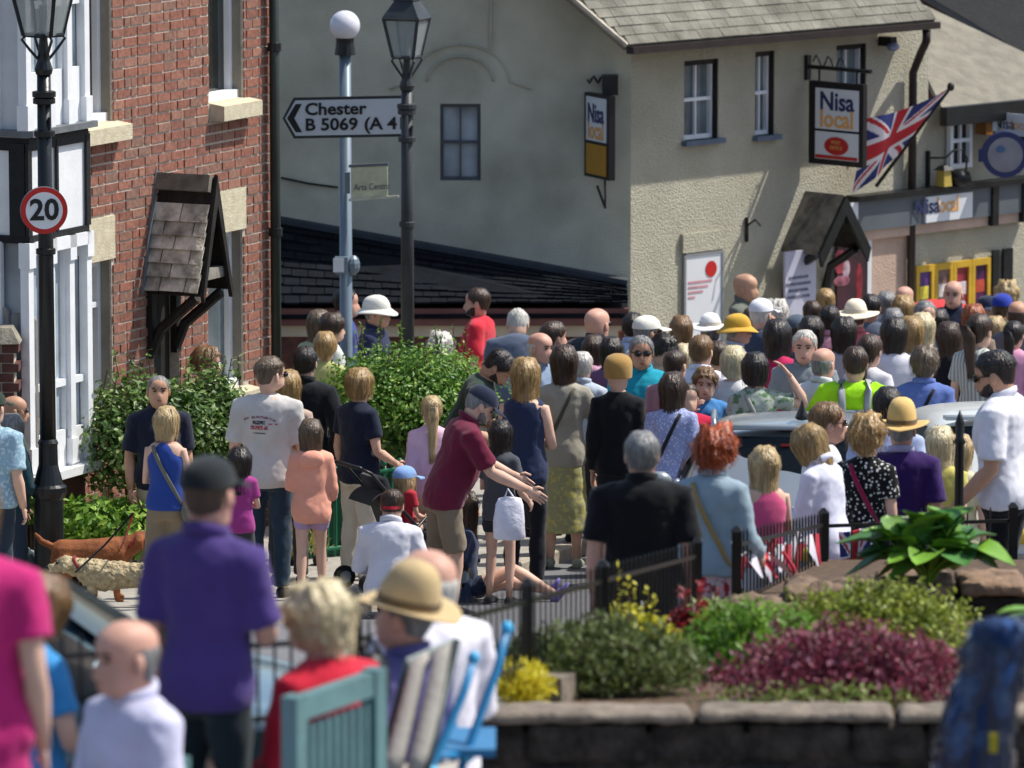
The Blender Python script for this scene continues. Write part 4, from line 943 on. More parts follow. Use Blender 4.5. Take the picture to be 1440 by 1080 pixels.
# hosta: every big leaf a part
hc = at(1306, 796, 29.7); ho = thing('hosta', 'large-leaved hosta on the stone planter in front of the open railing', 'plant', (hc.x, hc.y, pz))
HL = [mat('hosta_leaf', '6f9a35', .4, .15, 8, .2, 20, spec=.5, hue=.3), mat('hosta_leaf_dark', '4f7f42', .4, .15, 8, .2, 20, hue=.25)]
r6 = random.Random(21)
for i in range(60):
    a = r6.uniform(0, 2 * math.pi); el_a = r6.uniform(.05, 1.4); ln = r6.uniform(.2, .31); wd = ln * r6.uniform(.7, .95)
    d_ = Vector((math.cos(a) * math.cos(el_a) * .95, math.sin(a) * math.cos(el_a) * .6, math.sin(el_a) * 1.0)); st = hc + Vector((r6.uniform(-.14, .14), r6.uniform(-.06, .06), .0)) + d_ * r6.uniform(.04, .2)
    side = d_.cross(Z3).normalized(); nn = side.cross(d_).normalized(); b = MB(); rows = []
    for k in range(7):
        t = k / 6; wv = wd / 2 * math.sin(math.pi * min(1, t ** .75 * .96 + .04)) ; droop = -.45 * t * t * ln
        cpt = st + d_.normalized() * ln * t + Z3 * droop + nn * .02 * math.sin(t * 6)
        rows.append([cpt - side * wv + nn * wv * .35, cpt - side * wv * .5 + nn * wv * .06, cpt, cpt + side * wv * .5 + nn * wv * .06, cpt + side * wv + nn * wv * .35])
    b.loft(rows, closed=False).build('leaf', HL[0 if r6.random() < .6 else 1], ho, smooth=True)
    MB().tube([Vector((hc.x, hc.y, pz - .02)), hc.lerp(st, .3) - Z3 * .03, st], [.011, .009, .007], 5).build('stalk', LV_B, ho)
# another broad leaf at the right edge
q = at(1425, 850, 24.0); ho2 = thing('broad_leaf_plant', 'broad-leaved plant at the right edge above the plastic cover', 'plant', q - Z3 * .25)
for k in range(3):
    d_ = Vector((-.9 + k * .5, -.1, .25)); side = d_.cross(Z3).normalized(); rows = []
    for j in range(6):
        t = j / 5; wv = .055 * math.sin(math.pi * (t * .94 + .04)); cpt = q + Vector((.16, 0, -.05)) + d_.normalized() * .28 * t + Z3 * (-.12 * t * t)
        rows.append([cpt - side * wv, cpt + Z3 * -.01, cpt + side * wv])
    MB().loft(rows, closed=False).build('leaf', HL[0], ho2, smooth=True)
MB().tube([q + Vector((.16, 0, -.05)), q + Vector((.16, 0, -.4))], .01, 5).build('stalk', LV_B, ho2)
# green railing at the back of the pavement
def zpx(px, py, Y): return at(px, py, Y).z
gA, gB = at(392, 668, 46.2), at(640, 636, 47.2)
gr = thing('green_railing', 'green bow-topped railing below the large shrub', 'railing', (gA.lerp(gB, .5).x, 46.7, G(0 - 1.2, 46.7)))
M_GRN = mat('railing_green', '1f6a4c', .4, .1, 8)
D = gB - gA; n = 22
for i in range(n + 1):
    p = gA + D * (i / n); g0 = G(p.x, p.y)
    MB().tube([(p.x, p.y, g0 + .06), (p.x, p.y, p.z - .03)], .011, 6).build('bar', M_GRN, gr)
    MB().ell((p.x, p.y, p.z - .015), (.026, .026, .03), 8, 6).build('finial', M_GRN, gr, smooth=True)
for f_ in (.1, .9):
    a_ = [(gA.x, gA.y), (gB.x, gB.y)]; pts = []
    for p in (gA, gB): g0 = G(p.x, p.y); pts.append(Vector((p.x, p.y, g0 + (p.z - g0) * f_)))
    MB().tube(pts, .018, 6).build('rail', M_GRN, gr)
MB().poly([Vector((gA.x, gA.y + .05, G(gA.x, gA.y))), Vector((gB.x, gB.y + .05, G(gB.x, gB.y))), gB - Z3 * .1 + Y3 * .05, gA - Z3 * .1 + Y3 * .05], .01, Y3).build('infill_sheet', mat('green_sheet', '1d5a42', .6, .1, 6), gr)
bush('weeds', 'dry weeds at the foot of the green railing', 'weeds', n=420, ln=.07, wd=.012, m=leafmat('leaf_dry', '7a7a3a', 'a8a050', 'c8c080'), seed=14, spiky=1.2, lumps=8, stem=False, zmin=gz_at(420, 45.6), **bs(425, 770, 45.7, 45, 34))
# ------------------------------------------------------------------ people
SKIN = {'l': 'd6ae98', 'm': 'c09479', 'r': 'd0a08c', 't': 'b48a70', 'd': '8a5c44'}
HAIRC = {'brown': ('4a3626', '2a1d14'), 'dark': ('2a211c', '120d0b'), 'blond': ('b89763', '7d6038'), 'fair': ('c9b184', '937a50'), 'grey': ('8d8d8c', '5a5a5a'),
         'white': ('d6d2ca', 'a8a49c'), 'ginger': ('a85a2a', '6a3216'), 'red': ('b2501c', '6e2a0c'), 'light': ('8a6a45', '5a4228'), 'gblond': ('b0935f', '755a36'), 'ash': ('6e5d4a', '44382c'), 'wblond': ('ddd0ac', 'ac9c74')}
def skinmat(k): return mat('skin_' + k, SKIN[k], .55, .07, 9, .08, 120, spec=.35, sub=.06)
def hairmat(k):
    a, c = HAIRC[k]; return mat('hair_' + k, a, .4, .1, 42, .5, 75, stretch=(1, 1, .1), col2=c, spec=.5, det=7)
def cloth(c, pat=None):
    n = 'cloth_' + c + (pat or '')
    if n in MATS: return MATS[n]
    if not pat: return mat(n, c, .9, .06, 5, .25, 260, spec=.15, sheen=.15)
    a, *rest = pat.split(':'); c2 = rest[0] if rest else 'ffffff'; sc = float(rest[1]) if len(rest) > 1 else 30
    m = mat(n, c, .9, .06, 5, .2, 260, spec=.15, sheen=.1); t = m.node_tree; N, L = t.nodes, t.links; b = N['Principled BSDF']
    src = b.inputs['Base Color'].links[0].from_socket; tc = N.new('ShaderNodeTexCoord'); mx = N.new('ShaderNodeMixRGB'); mx.inputs[2].default_value = (*lin(c2), 1)
    rp = N.new('ShaderNodeValToRGB')
    if a == 'floral':
        v = N.new('ShaderNodeTexVoronoi'); v.inputs['Scale'].default_value = sc; L.new(tc.outputs['Object'], v.inputs['Vector']); L.new(v.outputs['Distance'], rp.inputs[0])
        rp.color_ramp.elements[0].position = .30; rp.color_ramp.elements[0].color = (1, 1, 1, 1); rp.color_ramp.elements[1].position = .36; rp.color_ramp.elements[1].color = (0, 0, 0, 1)
    elif a == 'paisley':
        v = N.new('ShaderNodeTexWave'); v.wave_type = 'RINGS'; v.inputs['Scale'].default_value = sc; v.inputs['Distortion'].default_value = 14; v.inputs['Detail'].default_value = 2; v.inputs['Detail Scale'].default_value = 1.2
        L.new(tc.outputs['Object'], v.inputs['Vector']); L.new(v.outputs['Fac'], rp.inputs[0]); rp.color_ramp.elements[0].position = .5; rp.color_ramp.elements[1].position = .66
    elif a == 'blotch':
        v = N.new('ShaderNodeTexNoise'); v.inputs['Scale'].default_value = sc; v.inputs['Detail'].default_value = 3; L.new(tc.outputs['Object'], v.inputs['Vector']); L.new(v.outputs[0], rp.inputs[0])
        rp.color_ramp.elements[0].position = .52; rp.color_ramp.elements[1].position = .6
    else:
        sx = N.new('ShaderNodeSeparateXYZ'); L.new(tc.outputs['Object'], sx.inputs[0]); mm = N.new('ShaderNodeMath'); mm.operation = 'MULTIPLY'; mm.inputs[1].default_value = sc * 6.283
        L.new(sx.outputs['Z' if a == 'hstripe' else 'X'], mm.inputs[0]); s = N.new('ShaderNodeMath'); s.operation = 'SINE'; L.new(mm.outputs[0], s.inputs[0]); L.new(s.outputs[0], rp.inputs[0])
        rp.color_ramp.elements[0].position = .1; rp.color_ramp.elements[1].position = .3
    L.new(rp.outputs[0], mx.inputs[0]); L.new(src, mx.inputs[1]); L.new(mx.outputs[0], b.inputs['Base Color'])
    return m
WR = bpy.data.textures.new('wrinkle', 'CLOUDS'); WR.noise_scale = .13; WR.noise_depth = 2
WR2 = bpy.data.textures.new('fur', 'CLOUDS'); WR2.noise_scale = .035; WR2.noise_depth = 2
def soften(o, vox, it=5, wr=.018, tex=None):
    m = o.modifiers.new('r', 'REMESH'); m.mode = 'VOXEL'; m.voxel_size = vox; m.use_smooth_shade = True
    m = o.modifiers.new('s', 'SMOOTH'); m.factor = .5; m.iterations = it
    if wr: m = o.modifiers.new('d', 'DISPLACE'); m.texture = tex or WR; m.strength = wr; m.texture_coords = 'GLOBAL'; m.mid_level = .5
    return o
TORSO = [(.465, .088, .055, .066), (.50, .097, .058, .072), (.55, .096, .060, .066), (.60, .087, .060, .056), (.64, .083, .060, .055), (.70, .088, .066, .062), (.75, .094, .066, .067), (.785, .104, .056, .066), (.808, .102, .044, .060), (.825, .084, .034, .054), (.840, .058, .028, .045)]
HEADR = [(-.30, .27, .20, .31), (-.16, .25, .15, .30), (-.05, .25, .16, .30), (.0, .20, .30, .30), (.04, .24, .385, .31), (.11, .275, .415, .33), (.19, .295, .42, .345), (.28, .312, .415, .37), (.36, .325, .405, .40), (.44, .333, .395, .425), (.51, .338, .385, .445), (.59, .342, .415, .46), (.68, .343, .42, .465), (.77, .33, .395, .45), (.85, .295, .335, .41), (.92, .23, .25, .325), (.97, .15, .16, .21), (.995, .06, .065, .085)]
def interp(tab, z):
    if z <= tab[0][0]: return tab[0][1:]
    for a, c in zip(tab, tab[1:]):
        if z <= c[0]: k = (z - a[0]) / (c[0] - a[0]); return tuple(a[i] + (c[i] - a[i]) * k for i in (1, 2, 3))
    return tab[-1][1:]
ARMS = {'down': ((.028, -.02, -.172), (.03, .03, -.325)), 'front': ((.03, .03, -.165), (-.055, .15, -.16)), 'phone': ((.03, .07, -.15), (-.035, .16, -.02)), 'pocket': ((.06, -.05, -.16), (.02, .0, -.30)),
        'hip': ((.09, -.03, -.15), (.0, .03, -.25)), 'head': ((.15, .0, -.02), (.07, -.01, .12)), 'reach': ((.02, .09, -.145), (.02, .225, -.235)), 'back': ((.05, -.06, -.16), (-.06, -.10, -.25)),
        'lap': ((.04, .02, -.165), (-.02, .17, -.21)), 'out': ((.10, .07, -.13), (.2, .14, -.2)), 'fold': ((.035, .04, -.165), (-.09, .11, -.13)), 'chin': ((.04, .07, -.15), (-.03, .1, .0)), 'mid': ((.035, .01, -.17), (.03, .13, -.24)), 'lean': ((.03, .05, -.17), (.03, .12, -.33)), 'rest': ((.06, -.06, -.17), (.08, -.1, -.31))}
PEOPLE = []
def hand(B, w_, d_, side, s, curl=.6, palm=None):
    """five-fingered hand: w_ wrist, d_ direction, side = thumb direction"""
    d_ = d_.normalized(); side = (side - d_ * side.dot(d_)).normalized(); n = d_.cross(side).normalized()
    pl = palm or n
    B.tube([w_ - d_ * .03 * s, w_ + d_ * .02 * s, w_ + d_ * .06 * s, w_ + d_ * .095 * s], [(.026 * s, .02 * s), (.033 * s, .017 * s), (.042 * s, .015 * s), (.04 * s, .012 * s)], 8, up=n)
    for i, (o, ln) in enumerate(((.029, .072), (.01, .08), (-.01, .074), (-.028, .058))):
        p = w_ + d_ * .088 * s + side * o * s; q = [p]; a = 0
        for k in range(3):
            a += curl * (.55 if k == 0 else .8); dd = d_ * math.cos(a) + pl * math.sin(a) + side * o * 2.2; q.append(q[-1] + dd.normalized() * ln * s * (.45, .32, .25)[k])
        B.tube(q, [.0095 * s, .0088 * s, .008 * s, .0055 * s], 6)
    p = w_ + d_ * .03 * s + side * .03 * s
    B.tube([p, p + (side * .8 + d_ * .7) * .035 * s, p + (side * .7 + d_ * 1.0 + pl * .35) * .062 * s], [.013 * s, .011 * s, .008 * s], 6)
def person(x, top, yaw, label, d=None, h=None, sex='m', ch=0, hair='short', hc='brown', skin='l', tp='tee', tc='888888', tpat=None, bt='trousers', bc='33363c', bpat=None,
           arms=('down', 'down'), build=1.0, belly=0, lean=0, nod=0, hyaw=0, hat=None, hatc='e8e4da', glasses=None, face=False, seat=None, legs=None, lod=None, shoe='2a2a2c', strap=None, beard=None,
           hem=None, stubble=None, hs=1.0, tilt=0, handcurl=.6, skirt=None, group=None, crowd=True, stride=0, ground=None, dx=0, collar=None, wind=None, hl=None):
    yawr = -R(yaw)
    H0 = h
    lv = 1.0
    # unit-height transform to find where the head top ends up
    def mk(h, hipz):
        zn, zh = .853 * h, .50 * h; cy, sy, cn, sn = math.cos(-R(hyaw)), math.sin(-R(hyaw)), math.cos(R(nod)), math.sin(R(nod)); ct, s_t = math.cos(R(tilt)), math.sin(R(tilt)); piv = Vector((0, -.008 * h, .868 * h))
        Mh = Matrix(((cy, -sy, 0), (sy, cy, 0), (0, 0, 1))) @ Matrix(((1, 0, 0), (0, cn, sn), (0, -sn, cn))) @ Matrix(((ct, 0, s_t), (0, 1, 0), (-s_t, 0, ct)))
        def T(p):
            p = Vector(p); k = sstep((p.z - zn) / (.03 * h))
            if k > 0: p = p.lerp(piv + Mh @ (p - piv), k) if k < 1 else piv + Mh @ (p - piv)
            k = sstep((p.z - zh) / (.22 * h)) if lean else 0
            if k:
                a = R(lean) * k; dz = p.z - zh; y = p.y
                p = Vector((p.x, y * math.cos(a) + dz * math.sin(a * .92), zh + dz * math.cos(a * .95) - y * math.sin(a)))
            return Vector((p.x, p.y, p.z + hipz - .50 * h))
        return T
    hipf = .50
    if d is None:
        h = h or (1.75 if sex == 'm' else 1.63); lo_, hi_ = 46.0, 74.0; hh_ = mk(h, .5 * h)((0, 0, h)).z
        f_ = lambda Y: (lambda p: p.z - G(p.x, Y) - hh_)(at(x, top, Y))
        for _ in range(40):
            mid = (lo_ + hi_) / 2
            if f_(mid) > 0: lo_ = mid
            else: hi_ = mid
        d = (lo_ + hi_) / 2
    P = at(x, top, d); gz = ground if ground is not None else G(P.x + dx, d)
    if seat is not None:
        h = h or 1.7; t0 = mk(h, 0)((0, 0, h)).z; hipz = P.z - gz - t0
    else:
        if H0 is None or ground is None and not ch:
            k = mk(1, .5)((0, 0, 1)).z; h = (P.z - gz) / k
        h = h or (P.z - gz); hipz = .5 * h
        if H0 and ground is None: pass
    T = mk(h, hipz); tp0 = T((0, 0, h))
    cyw, syw = math.cos(yawr), math.sin(yawr)
    loc = Vector((P.x - (tp0.x * cyw - tp0.y * syw), d - (tp0.x * syw + tp0.y * cyw), gz))
    if seat is None and ground is None: loc.z = G(loc.x, loc.y); 
    if lod is None: lod = 1 if d < 48.5 else 0
    vox = (.014 if d > 26 else .016) if lod else .022
    root = thing('person', label, 'person', loc, yawr, group)
    PEOPLE.append((label, x, round(d, 1), round(h, 2), loc.x, loc.y))
    def part(B, name, m, smooth=True): return obj(name, B.mesh(name, m, smooth), root, world=False)
    fem = sex == 'f'; w_ = build * (.93 if fem else 1.0); child = h < 1.5
    HH = (.134 * h if not child else max(.134 * h, .195)) * hs * (1.07 if lod else 1.12)
    hz = h - HH; hy = .012 * h                      # chin height
    n = 22
    def ringpts(z, w, f, b, off=0, sq=2.3, tr=True):
        out = []
        for k in range(n):
            a = 2 * math.pi * k / n; s, c = math.sin(a), math.cos(a); r_ = (abs(s) ** sq + abs(c) ** sq) ** (-1 / sq)
            p = (((w + off) * s * r_), ((f if c > 0 else b) + off) * c * r_, z); out.append(T(p) if tr else Vector(p))
        return out
    def torso_at(z):  # in h units -> metres
        w, f, b = interp(TORSO, z)
        hipk = 1.04 if fem and z < .58 else 1; ww = w_
        if fem and .60 < z < .68: ww *= .95
        shk = (.93 if fem else 1) if z > .76 else 1
        bust = (.016 if fem and not child else 0) * max(0, 1 - abs(z - .735) / .05); bl = belly * .05 * max(0, 1 - abs(z - .61) / .13)
        return w * h * ww * hipk * shk, (f + bust + bl) * h * (1 + (w_ - 1) * .8), b * h * (1 + (w_ - 1) * .5)
    def headpt(a, t, off=0.0):
        w, f, b = interp(HEADR, t); s, c = math.sin(a), math.cos(a)
        sq = 2.2; r_ = (abs(s) ** sq + abs(c) ** sq) ** (-1 / sq)
        return Vector(((w + off) * s * r_ * HH, ((f if c > 0 else b) + off) * c * r_ * HH + hy, hz + t * HH))
    # ---- body: torso, neck and head in one surface
    B = MB(); rings = [ringpts(z * h, *torso_at(z)) for z, *_ in TORSO]
    for t, *_ in HEADR:
        rg = []
        for k in range(n):
            a = 2 * math.pi * k / n; p = headpt(a, t)
            aa = a if a < math.pi else a - 2 * math.pi
            if t < -.1: q = .5 + .5 * (t + .3) / .2; p.x *= 1.0 + .15 * (1 - q)
            if abs(aa) < .6:
                if .24 < t < .56: p.y += HH * (.115 * max(0, 1 - abs(aa) / .3) * max(0, 1 - abs(t - .30) / .26) if t >= .27 else .04 * max(0, 1 - abs(aa) / .3))
                if .42 < t < .56 and .15 < abs(aa) < .6: p.y -= HH * .025
                if .1 < t < .2: p.y += HH * .012
            rg.append(T(p))
        rings.append(rg)
    B.loft(rings)
    for s in (-1, 1):
        e = headpt(math.pi / 2 * s, .45); B.ell(T(e + Vector((s * .02 * HH, -.03 * HH, 0))), (.045 * HH, .09 * HH, .15 * HH), 8, 6)
    # ---- arms
    A = {}
    for i, s in enumerate((-1, 1)):
        Sx = .099 * h * w_ * (.93 if fem else 1); S = T((s * Sx, -.004 * h, .792 * h)); ar = arms[i]
        pe, pw = ARMS[ar] if isinstance(ar, str) else ar
        k = h * (1 if not fem else .97)
        Ej = S + Vector((s * pe[0], pe[1], pe[2])) * k; Wj = S + Vector((s * pw[0], pw[1], pw[2])) * k
        A[s] = (S, Ej, Wj); ak = h * (.9 if fem else 1) * (.75 + .25 * w_) * (.85 if child else 1)
        sh_in = S + Vector((-s * .03 * h, 0, .005 * h))
        B.tube([sh_in, S, S.lerp(Ej, .3), S.lerp(Ej, .7), Ej, Ej.lerp(Wj, .25), Ej.lerp(Wj, .65), Wj], [.026 * ak, .034 * ak, .031 * ak, .027 * ak, .0235 * ak, .0265 * ak, .021 * ak, .0155 * ak], 10)
        inward = Vector((-s, .3, 0)); hd = (Wj - Ej).normalized()
        if lod: hand(B, Wj + hd * .01, (hd + Vector((0, .15, -.25))).normalized(), Vector((-s * .35, 1, .3)) if abs(hd.z) > .6 else Vector((0, .0, 1)), h / 1.75 * (.95 if fem else 1.02), handcurl, Vector((-s, 0, 0)) if abs(hd.z) > .6 else Vector((-s * .8, 0, -.4)))
        else: hand(B, Wj + hd * .01, hd, Vector((0, 1, .3)) if abs(hd.z) > .6 else Z3, h / 1.75, .8)
    # ---- legs
    Lg = {}
    for s in (-1, 1):
        Hj = Vector((s * .05 * h * w_, 0, hipz))
        if seat is None:
            sd_ = stride * s
            Kj = Vector((s * .056 * h, .012 * h + sd_ * .09 * h, .275 * h)); Aj = Vector((s * .06 * h, -.012 * h + sd_ * .12 * h, .045 * h))
        else:
            fx_, fz_ = {'chair': (.235, 0), 'kerb': (.20, .1), 'floor': (.22, .16), 'long': (.25, .08)}[seat]
            Kj = Vector((s * .07 * h, fx_ * h, hipz + fz_ * h)); Aj = Vector((s * .07 * h, (fx_ + (.02 if seat == 'chair' else .03)) * h, .045 * h))
            if seat == 'long': Kj = Vector((s * .05 * h + .02, .235 * h, hipz + (.13 if s > 0 else .05) * h)); Aj = Vector((s * .06 * h + .02, .44 * h + .02 * s, .03 * h + .02))
        if legs: Kj, Aj = (Vector(q) * h for q in legs[0 if s < 0 else 1])
        Lg[s] = (Hj, Kj, Aj); lk = h * (.8 + .2 * w_) * (.9 if child else 1)
        B.tube([Hj + Z3 * .0, Hj.lerp(Kj, .3), Hj.lerp(Kj, .75), Kj, Kj.lerp(Aj, .25), Kj.lerp(Aj, .6), Aj], [.045 * lk, .047 * lk, .036 * lk, .031 * lk, .033 * lk, .025 * lk, .0185 * lk], 10)
        fd = Vector((0, 1, 0)); ft = Aj + Vector((0, 0, -.03 * h))
        toe = Vector((s * .012, .095 * h, 0)); q = MB(); zz = -.031 * h
        up_ = 0
        if seat == 'long': toe = Vector((.01, .05 * h, .085 * h))
        q.tube([Aj + Vector((0, -.03 * h, zz * .7)), Aj + Vector((0, -.012 * h, zz * .6)), Aj + toe * .45 + Vector((0, 0, zz * .75)), Aj + toe * .85 + Vector((0, 0, zz * 1.02)), Aj + toe * 1.12 + Vector((0, 0, zz * 1.12))], [(.018 * h, .02 * h), (.023 * h, .027 * h), (.025 * h, .022 * h), (.027 * h, .015 * h), (.016 * h, .008 * h)], 10, up=(0, 0, 1))
        part(q, 'shoe', cloth(shoe))
    part(B, 'body', skinmat(skin))
    # ---- clothes
    names = {'tee': 't_shirt', 'polo': 'polo_shirt', 'shirt': 'shirt', 'long': 'top', 'tank': 'vest_top', 'dress': 'dress', 'hoodie': 'hooded_top', 'jacket': 'jacket', 'hivis': 'hi_vis_jacket', 'sleeveless': 'sleeveless_top'}
    g = MB(); off = {'tank': .014, 'hoodie': .026, 'jacket': .022, 'hivis': .026, 'shirt': .018}.get(tp, .015) * (h / 1.7)
    hm = hem or {'tank': .50, 'dress': .30, 'hoodie': .455, 'sleeveless': .47, 'jacket': .475}.get(tp, .465)
    rg = []
    if tp == 'dress' or hm < .46:
        for z in (hm, (hm + .46) / 2): w, f, b = torso_at(.465); k = 1 + (.46 - z) * (1.3 if tp == 'dress' else .5); rg.append(ringpts(z * h, w * k + off, f * k + off, b * k + off))
    zs_ = [max(hm, .466)] + [z for z, *_ in TORSO if z > max(hm, .47)]
    for z in zs_:
        w, f, b = torso_at(z); o_ = off * (1.25 if z < .6 else 1)
        if tp == 'tank' and z > .775: w *= {.785: .84, .808: .66, .825: .55, .84: .5}.get(z, .8)
        if tp == 'sleeveless' and z > .78: w *= .9
        if z > .83: o_ = off * .7
        rg.append(ringpts(z * h, w, f, b, o_))
    if tp != 'tank': rg.append(ringpts(.851 * h, .041 * h, .034 * h, .043 * h, off * .3))
    g.loft(rg)
    if tp not in ('tank', 'sleeveless'):
        for s in (-1, 1):
            S, Ej, Wj = A[s]; ak = h * (.92 if fem else 1) * (.75 + .25 * w_) * (.9 if child else 1); sh_in = S + Vector((-s * .045 * h, 0, .012 * h)); lo_ = off * .55
            if tp in ('tee', 'polo', 'dress'):
                q = S.lerp(Ej, .84 if not fem else .62); q2 = S.lerp(Ej, .45); g.tube([sh_in, S + Z3 * .003 * h, q2, q], [.038 * ak + lo_, .041 * ak + lo_, .037 * ak + lo_ * 1.5, .038 * ak + lo_ * 1.6], 12)
            elif hem and tp == 'half': pass
            else:
                e2 = Ej.lerp(Wj, .92); g.tube([sh_in, S + Z3 * .003 * h, S.lerp(Ej, .5), Ej, Ej.lerp(Wj, .5), e2], [.038 * ak + lo_, .041 * ak + lo_, .034 * ak + lo_ * 1.4, .031 * ak + lo_ * 1.4, .029 * ak + lo_ * 1.4, .024 * ak + lo_ * 1.3], 12)
    o = part(g, names.get(tp, 'top'), cloth(tc, tpat)); soften(o, vox, 4 if lod else 3, .03 if tp not in ('tank',) else .012)
    if tp in ('polo', 'shirt', 'jacket') or collar:
        q = MB(); pts = []
        for k in range(18):
            a = .35 + (2 * math.pi - .7) * k / 17; rr = .047 * h; pts.append(T((math.sin(a) * rr, math.cos(a) * rr * .95 - .004 * h, (.852 - .012 * math.cos(a)) * h)))
        q.tube(pts, [(.007 * h, .016 * h)] * 18, 6, up=(0, 0, 1)); part(q, 'collar', cloth(collar or tc))
    if tp == 'hoodie':
        q = MB(); q.ell(T((0, -.075 * h, .80 * h)), (.075 * h, .035 * h, .055 * h), 12, 8); q = part(q, 'hood', cloth(tc)); soften(q, vox, 3, .03)
    if tp == 'hivis':
        q = MB()
        for z in (.62, .72): w, f, b = torso_at(z); q.loft([ringpts((z + dz) * h, w, f, b, off * 1.25 + .03) for dz in (-.014, .014)])
        for s in (-1, 1): q.tube([T((s * .055 * h, -.108 * h, .68 * h)), T((s * .055 * h, -.110 * h, .76 * h)), T((s * .06 * h, -.085 * h, .82 * h)), T((s * .06 * h, -.04 * h, .862 * h)), T((s * .055 * h, .07 * h, .80 * h))], [(.016 * h, .006)] * 5, 6, up=(0, 1, 0))
        part(q, 'reflective_band', mat('reflective', '9a9ea0', .4, .05, 5, metal=.3))
    if bt and tp != 'dress' or bt in ('trousers', 'shorts'):
        g = MB()
        if bt in ('skirt',):
            sh_ = skirt or (.25, .6); zt, = (.60,); rg = []
            for z in (sh_[0], (sh_[0] + .5) / 2, .47, .52, .56, .605):
                w, f, b = torso_at(max(z, .47)); k = 1 + max(0, .5 - z) * sh_[1]; rg.append(ringpts(z * h, w * k, f * k, b * k, .012))
            g.loft(rg)
        else:
            ws = 1.0
            if seat is None: g.loft([ringpts(z * h, *torso_at(max(z, .466)), .009) for z in (.455, .49, .53, .57, .59)])
            else:
                g.ell((0, .0, hipz + .015 * h), (.105 * h * w_, .085 * h, .065 * h), 14, 8); g.loft([ringpts(z * h, *torso_at(z), .006) for z in (.50, .55, .60)])
            for s in (-1, 1):
                Hj, Kj, Aj = Lg[s]; lk = h * (.8 + .2 * w_); wide = 1.25 if bt == 'wide' else 1.0
                if bt in ('trousers', 'wide', 'jeans'):
                    g.tube([Hj + Z3 * .03 * h, Hj.lerp(Kj, .25), Hj.lerp(Kj, .7), Kj, Kj.lerp(Aj, .5), Aj + (Kj - Aj) * .02], [.05 * lk, .0535 * lk, .044 * lk * wide, .040 * lk * wide, .037 * lk * wide, .034 * lk * wide], 12)
                else:
                    e_ = .97 if bt == 'shorts' else .45; g.tube([Hj + Z3 * .03 * h, Hj.lerp(Kj, .25), Hj.lerp(Kj, e_ * .75), Hj.lerp(Kj, e_)], [.05 * lk, .055 * lk, .051 * lk, .050 * lk], 12)
        o = part(g, {'skirt': 'skirt', 'shorts': 'shorts', 'mini': 'shorts', 'jeans': 'jeans'}.get(bt, 'trousers'), cloth(bc, bpat)); soften(o, vox * 1.1 if lod else .04, 4 if lod else 2, .028)
    # ---- hair
    rr = random.Random(int(x * 7 + top * 3)); nz = Vector((rr.uniform(0, 50), rr.uniform(0, 50), rr.uniform(0, 50)))
    def hair_shell(tb, th_, K=11, na=34, ridg=.05, curl=0, flare=0, name='hair', m=None, strips=0, tuck=True):
        q = MB(); rows = []; th = th_ if not hat else th_ * .45
        def pos(a, t, tbot, extra=0):
            u = (1 - t) / max(.05, 1 - tbot)
            nn = noise.noise(Vector((math.cos(a) * 7, math.sin(a) * 7, t * (1.0 if not curl else 9))) + nz); n2 = noise.noise(Vector((math.cos(a) * 22, math.sin(a) * 22, t * 1.5)) + nz)
            k = th * (1 + .3 * nn * (1 + curl)) + ridg * .5 * (1 + curl) * n2 + extra
            edge = min(1, (t - tbot) / .10) if tuck and tbot > -.05 else 1; k = k * edge - (1 - edge) * .012
            if t > .12: p = headpt(a, t, k)
            else:
                p = headpt(a, .12, k); dn = (.12 - t)
                if tbot < .0: p.x *= 1 + flare * dn + .04 * noise.noise(Vector((a * 2, t * 3, 3)) + nz); p.y += -.05 * HH * min(1, dn * 1.5) * (1 if math.cos(a) < .2 else -.5)
                tb2 = 1 - sstep((t - tbot) / .25) if tbot < 0 else 0; p.x *= 1 - .12 * tb2
                p.z = hz + t * HH
            if t > .93: p.z += k * HH * .9
            return T(p)
        for i in range(K + 1):
            ring = []
            for j in range(na):
                a = 2 * math.pi * j / na; aa = a if a <= math.pi else a - 2 * math.pi; tbot = tb(abs(aa)); t = .995 - (.995 - tbot) * (i / K) ** 1.15; ring.append(pos(a, t, tbot))
            rows.append(ring)
        q.loft(rows[::-1], cap=(0, 1))
        for s_ in range(strips):
            a = rr.uniform(-math.pi, math.pi); tbot = tb(abs(a)) + rr.uniform(-.05, .03); t0 = rr.uniform(.6, .99); prev = None; w2 = rr.uniform(.0012, .003)
            if t0 <= tbot + .1: continue
            for k in range(6):
                t = t0 + (tbot - t0) * k / 5; aa = a + rr.uniform(-.03, .03); p = pos(aa, t, tbot - .2, rr.uniform(.0, .03 + .05 * curl)); sd2 = Vector((math.cos(a), -math.sin(a), 0)) * w2 * (1 - .6 * k / 5)
                cur = (p - sd2, p + sd2)
                if prev: q.add([prev[0], prev[1], cur[1], cur[0]], [(0, 1, 2, 3)])
                prev = cur
        return part(q, name, m or hairmat(hc))
    def L3(a, pts):
        for (a0, v0), (a1, v1) in zip(pts, pts[1:]):
            if a <= a1: return v0 + (v1 - v0) * sstep((a - a0) / (a1 - a0))
        return pts[-1][1]
    st = 170 if lod else 60
    if hat: st = 0
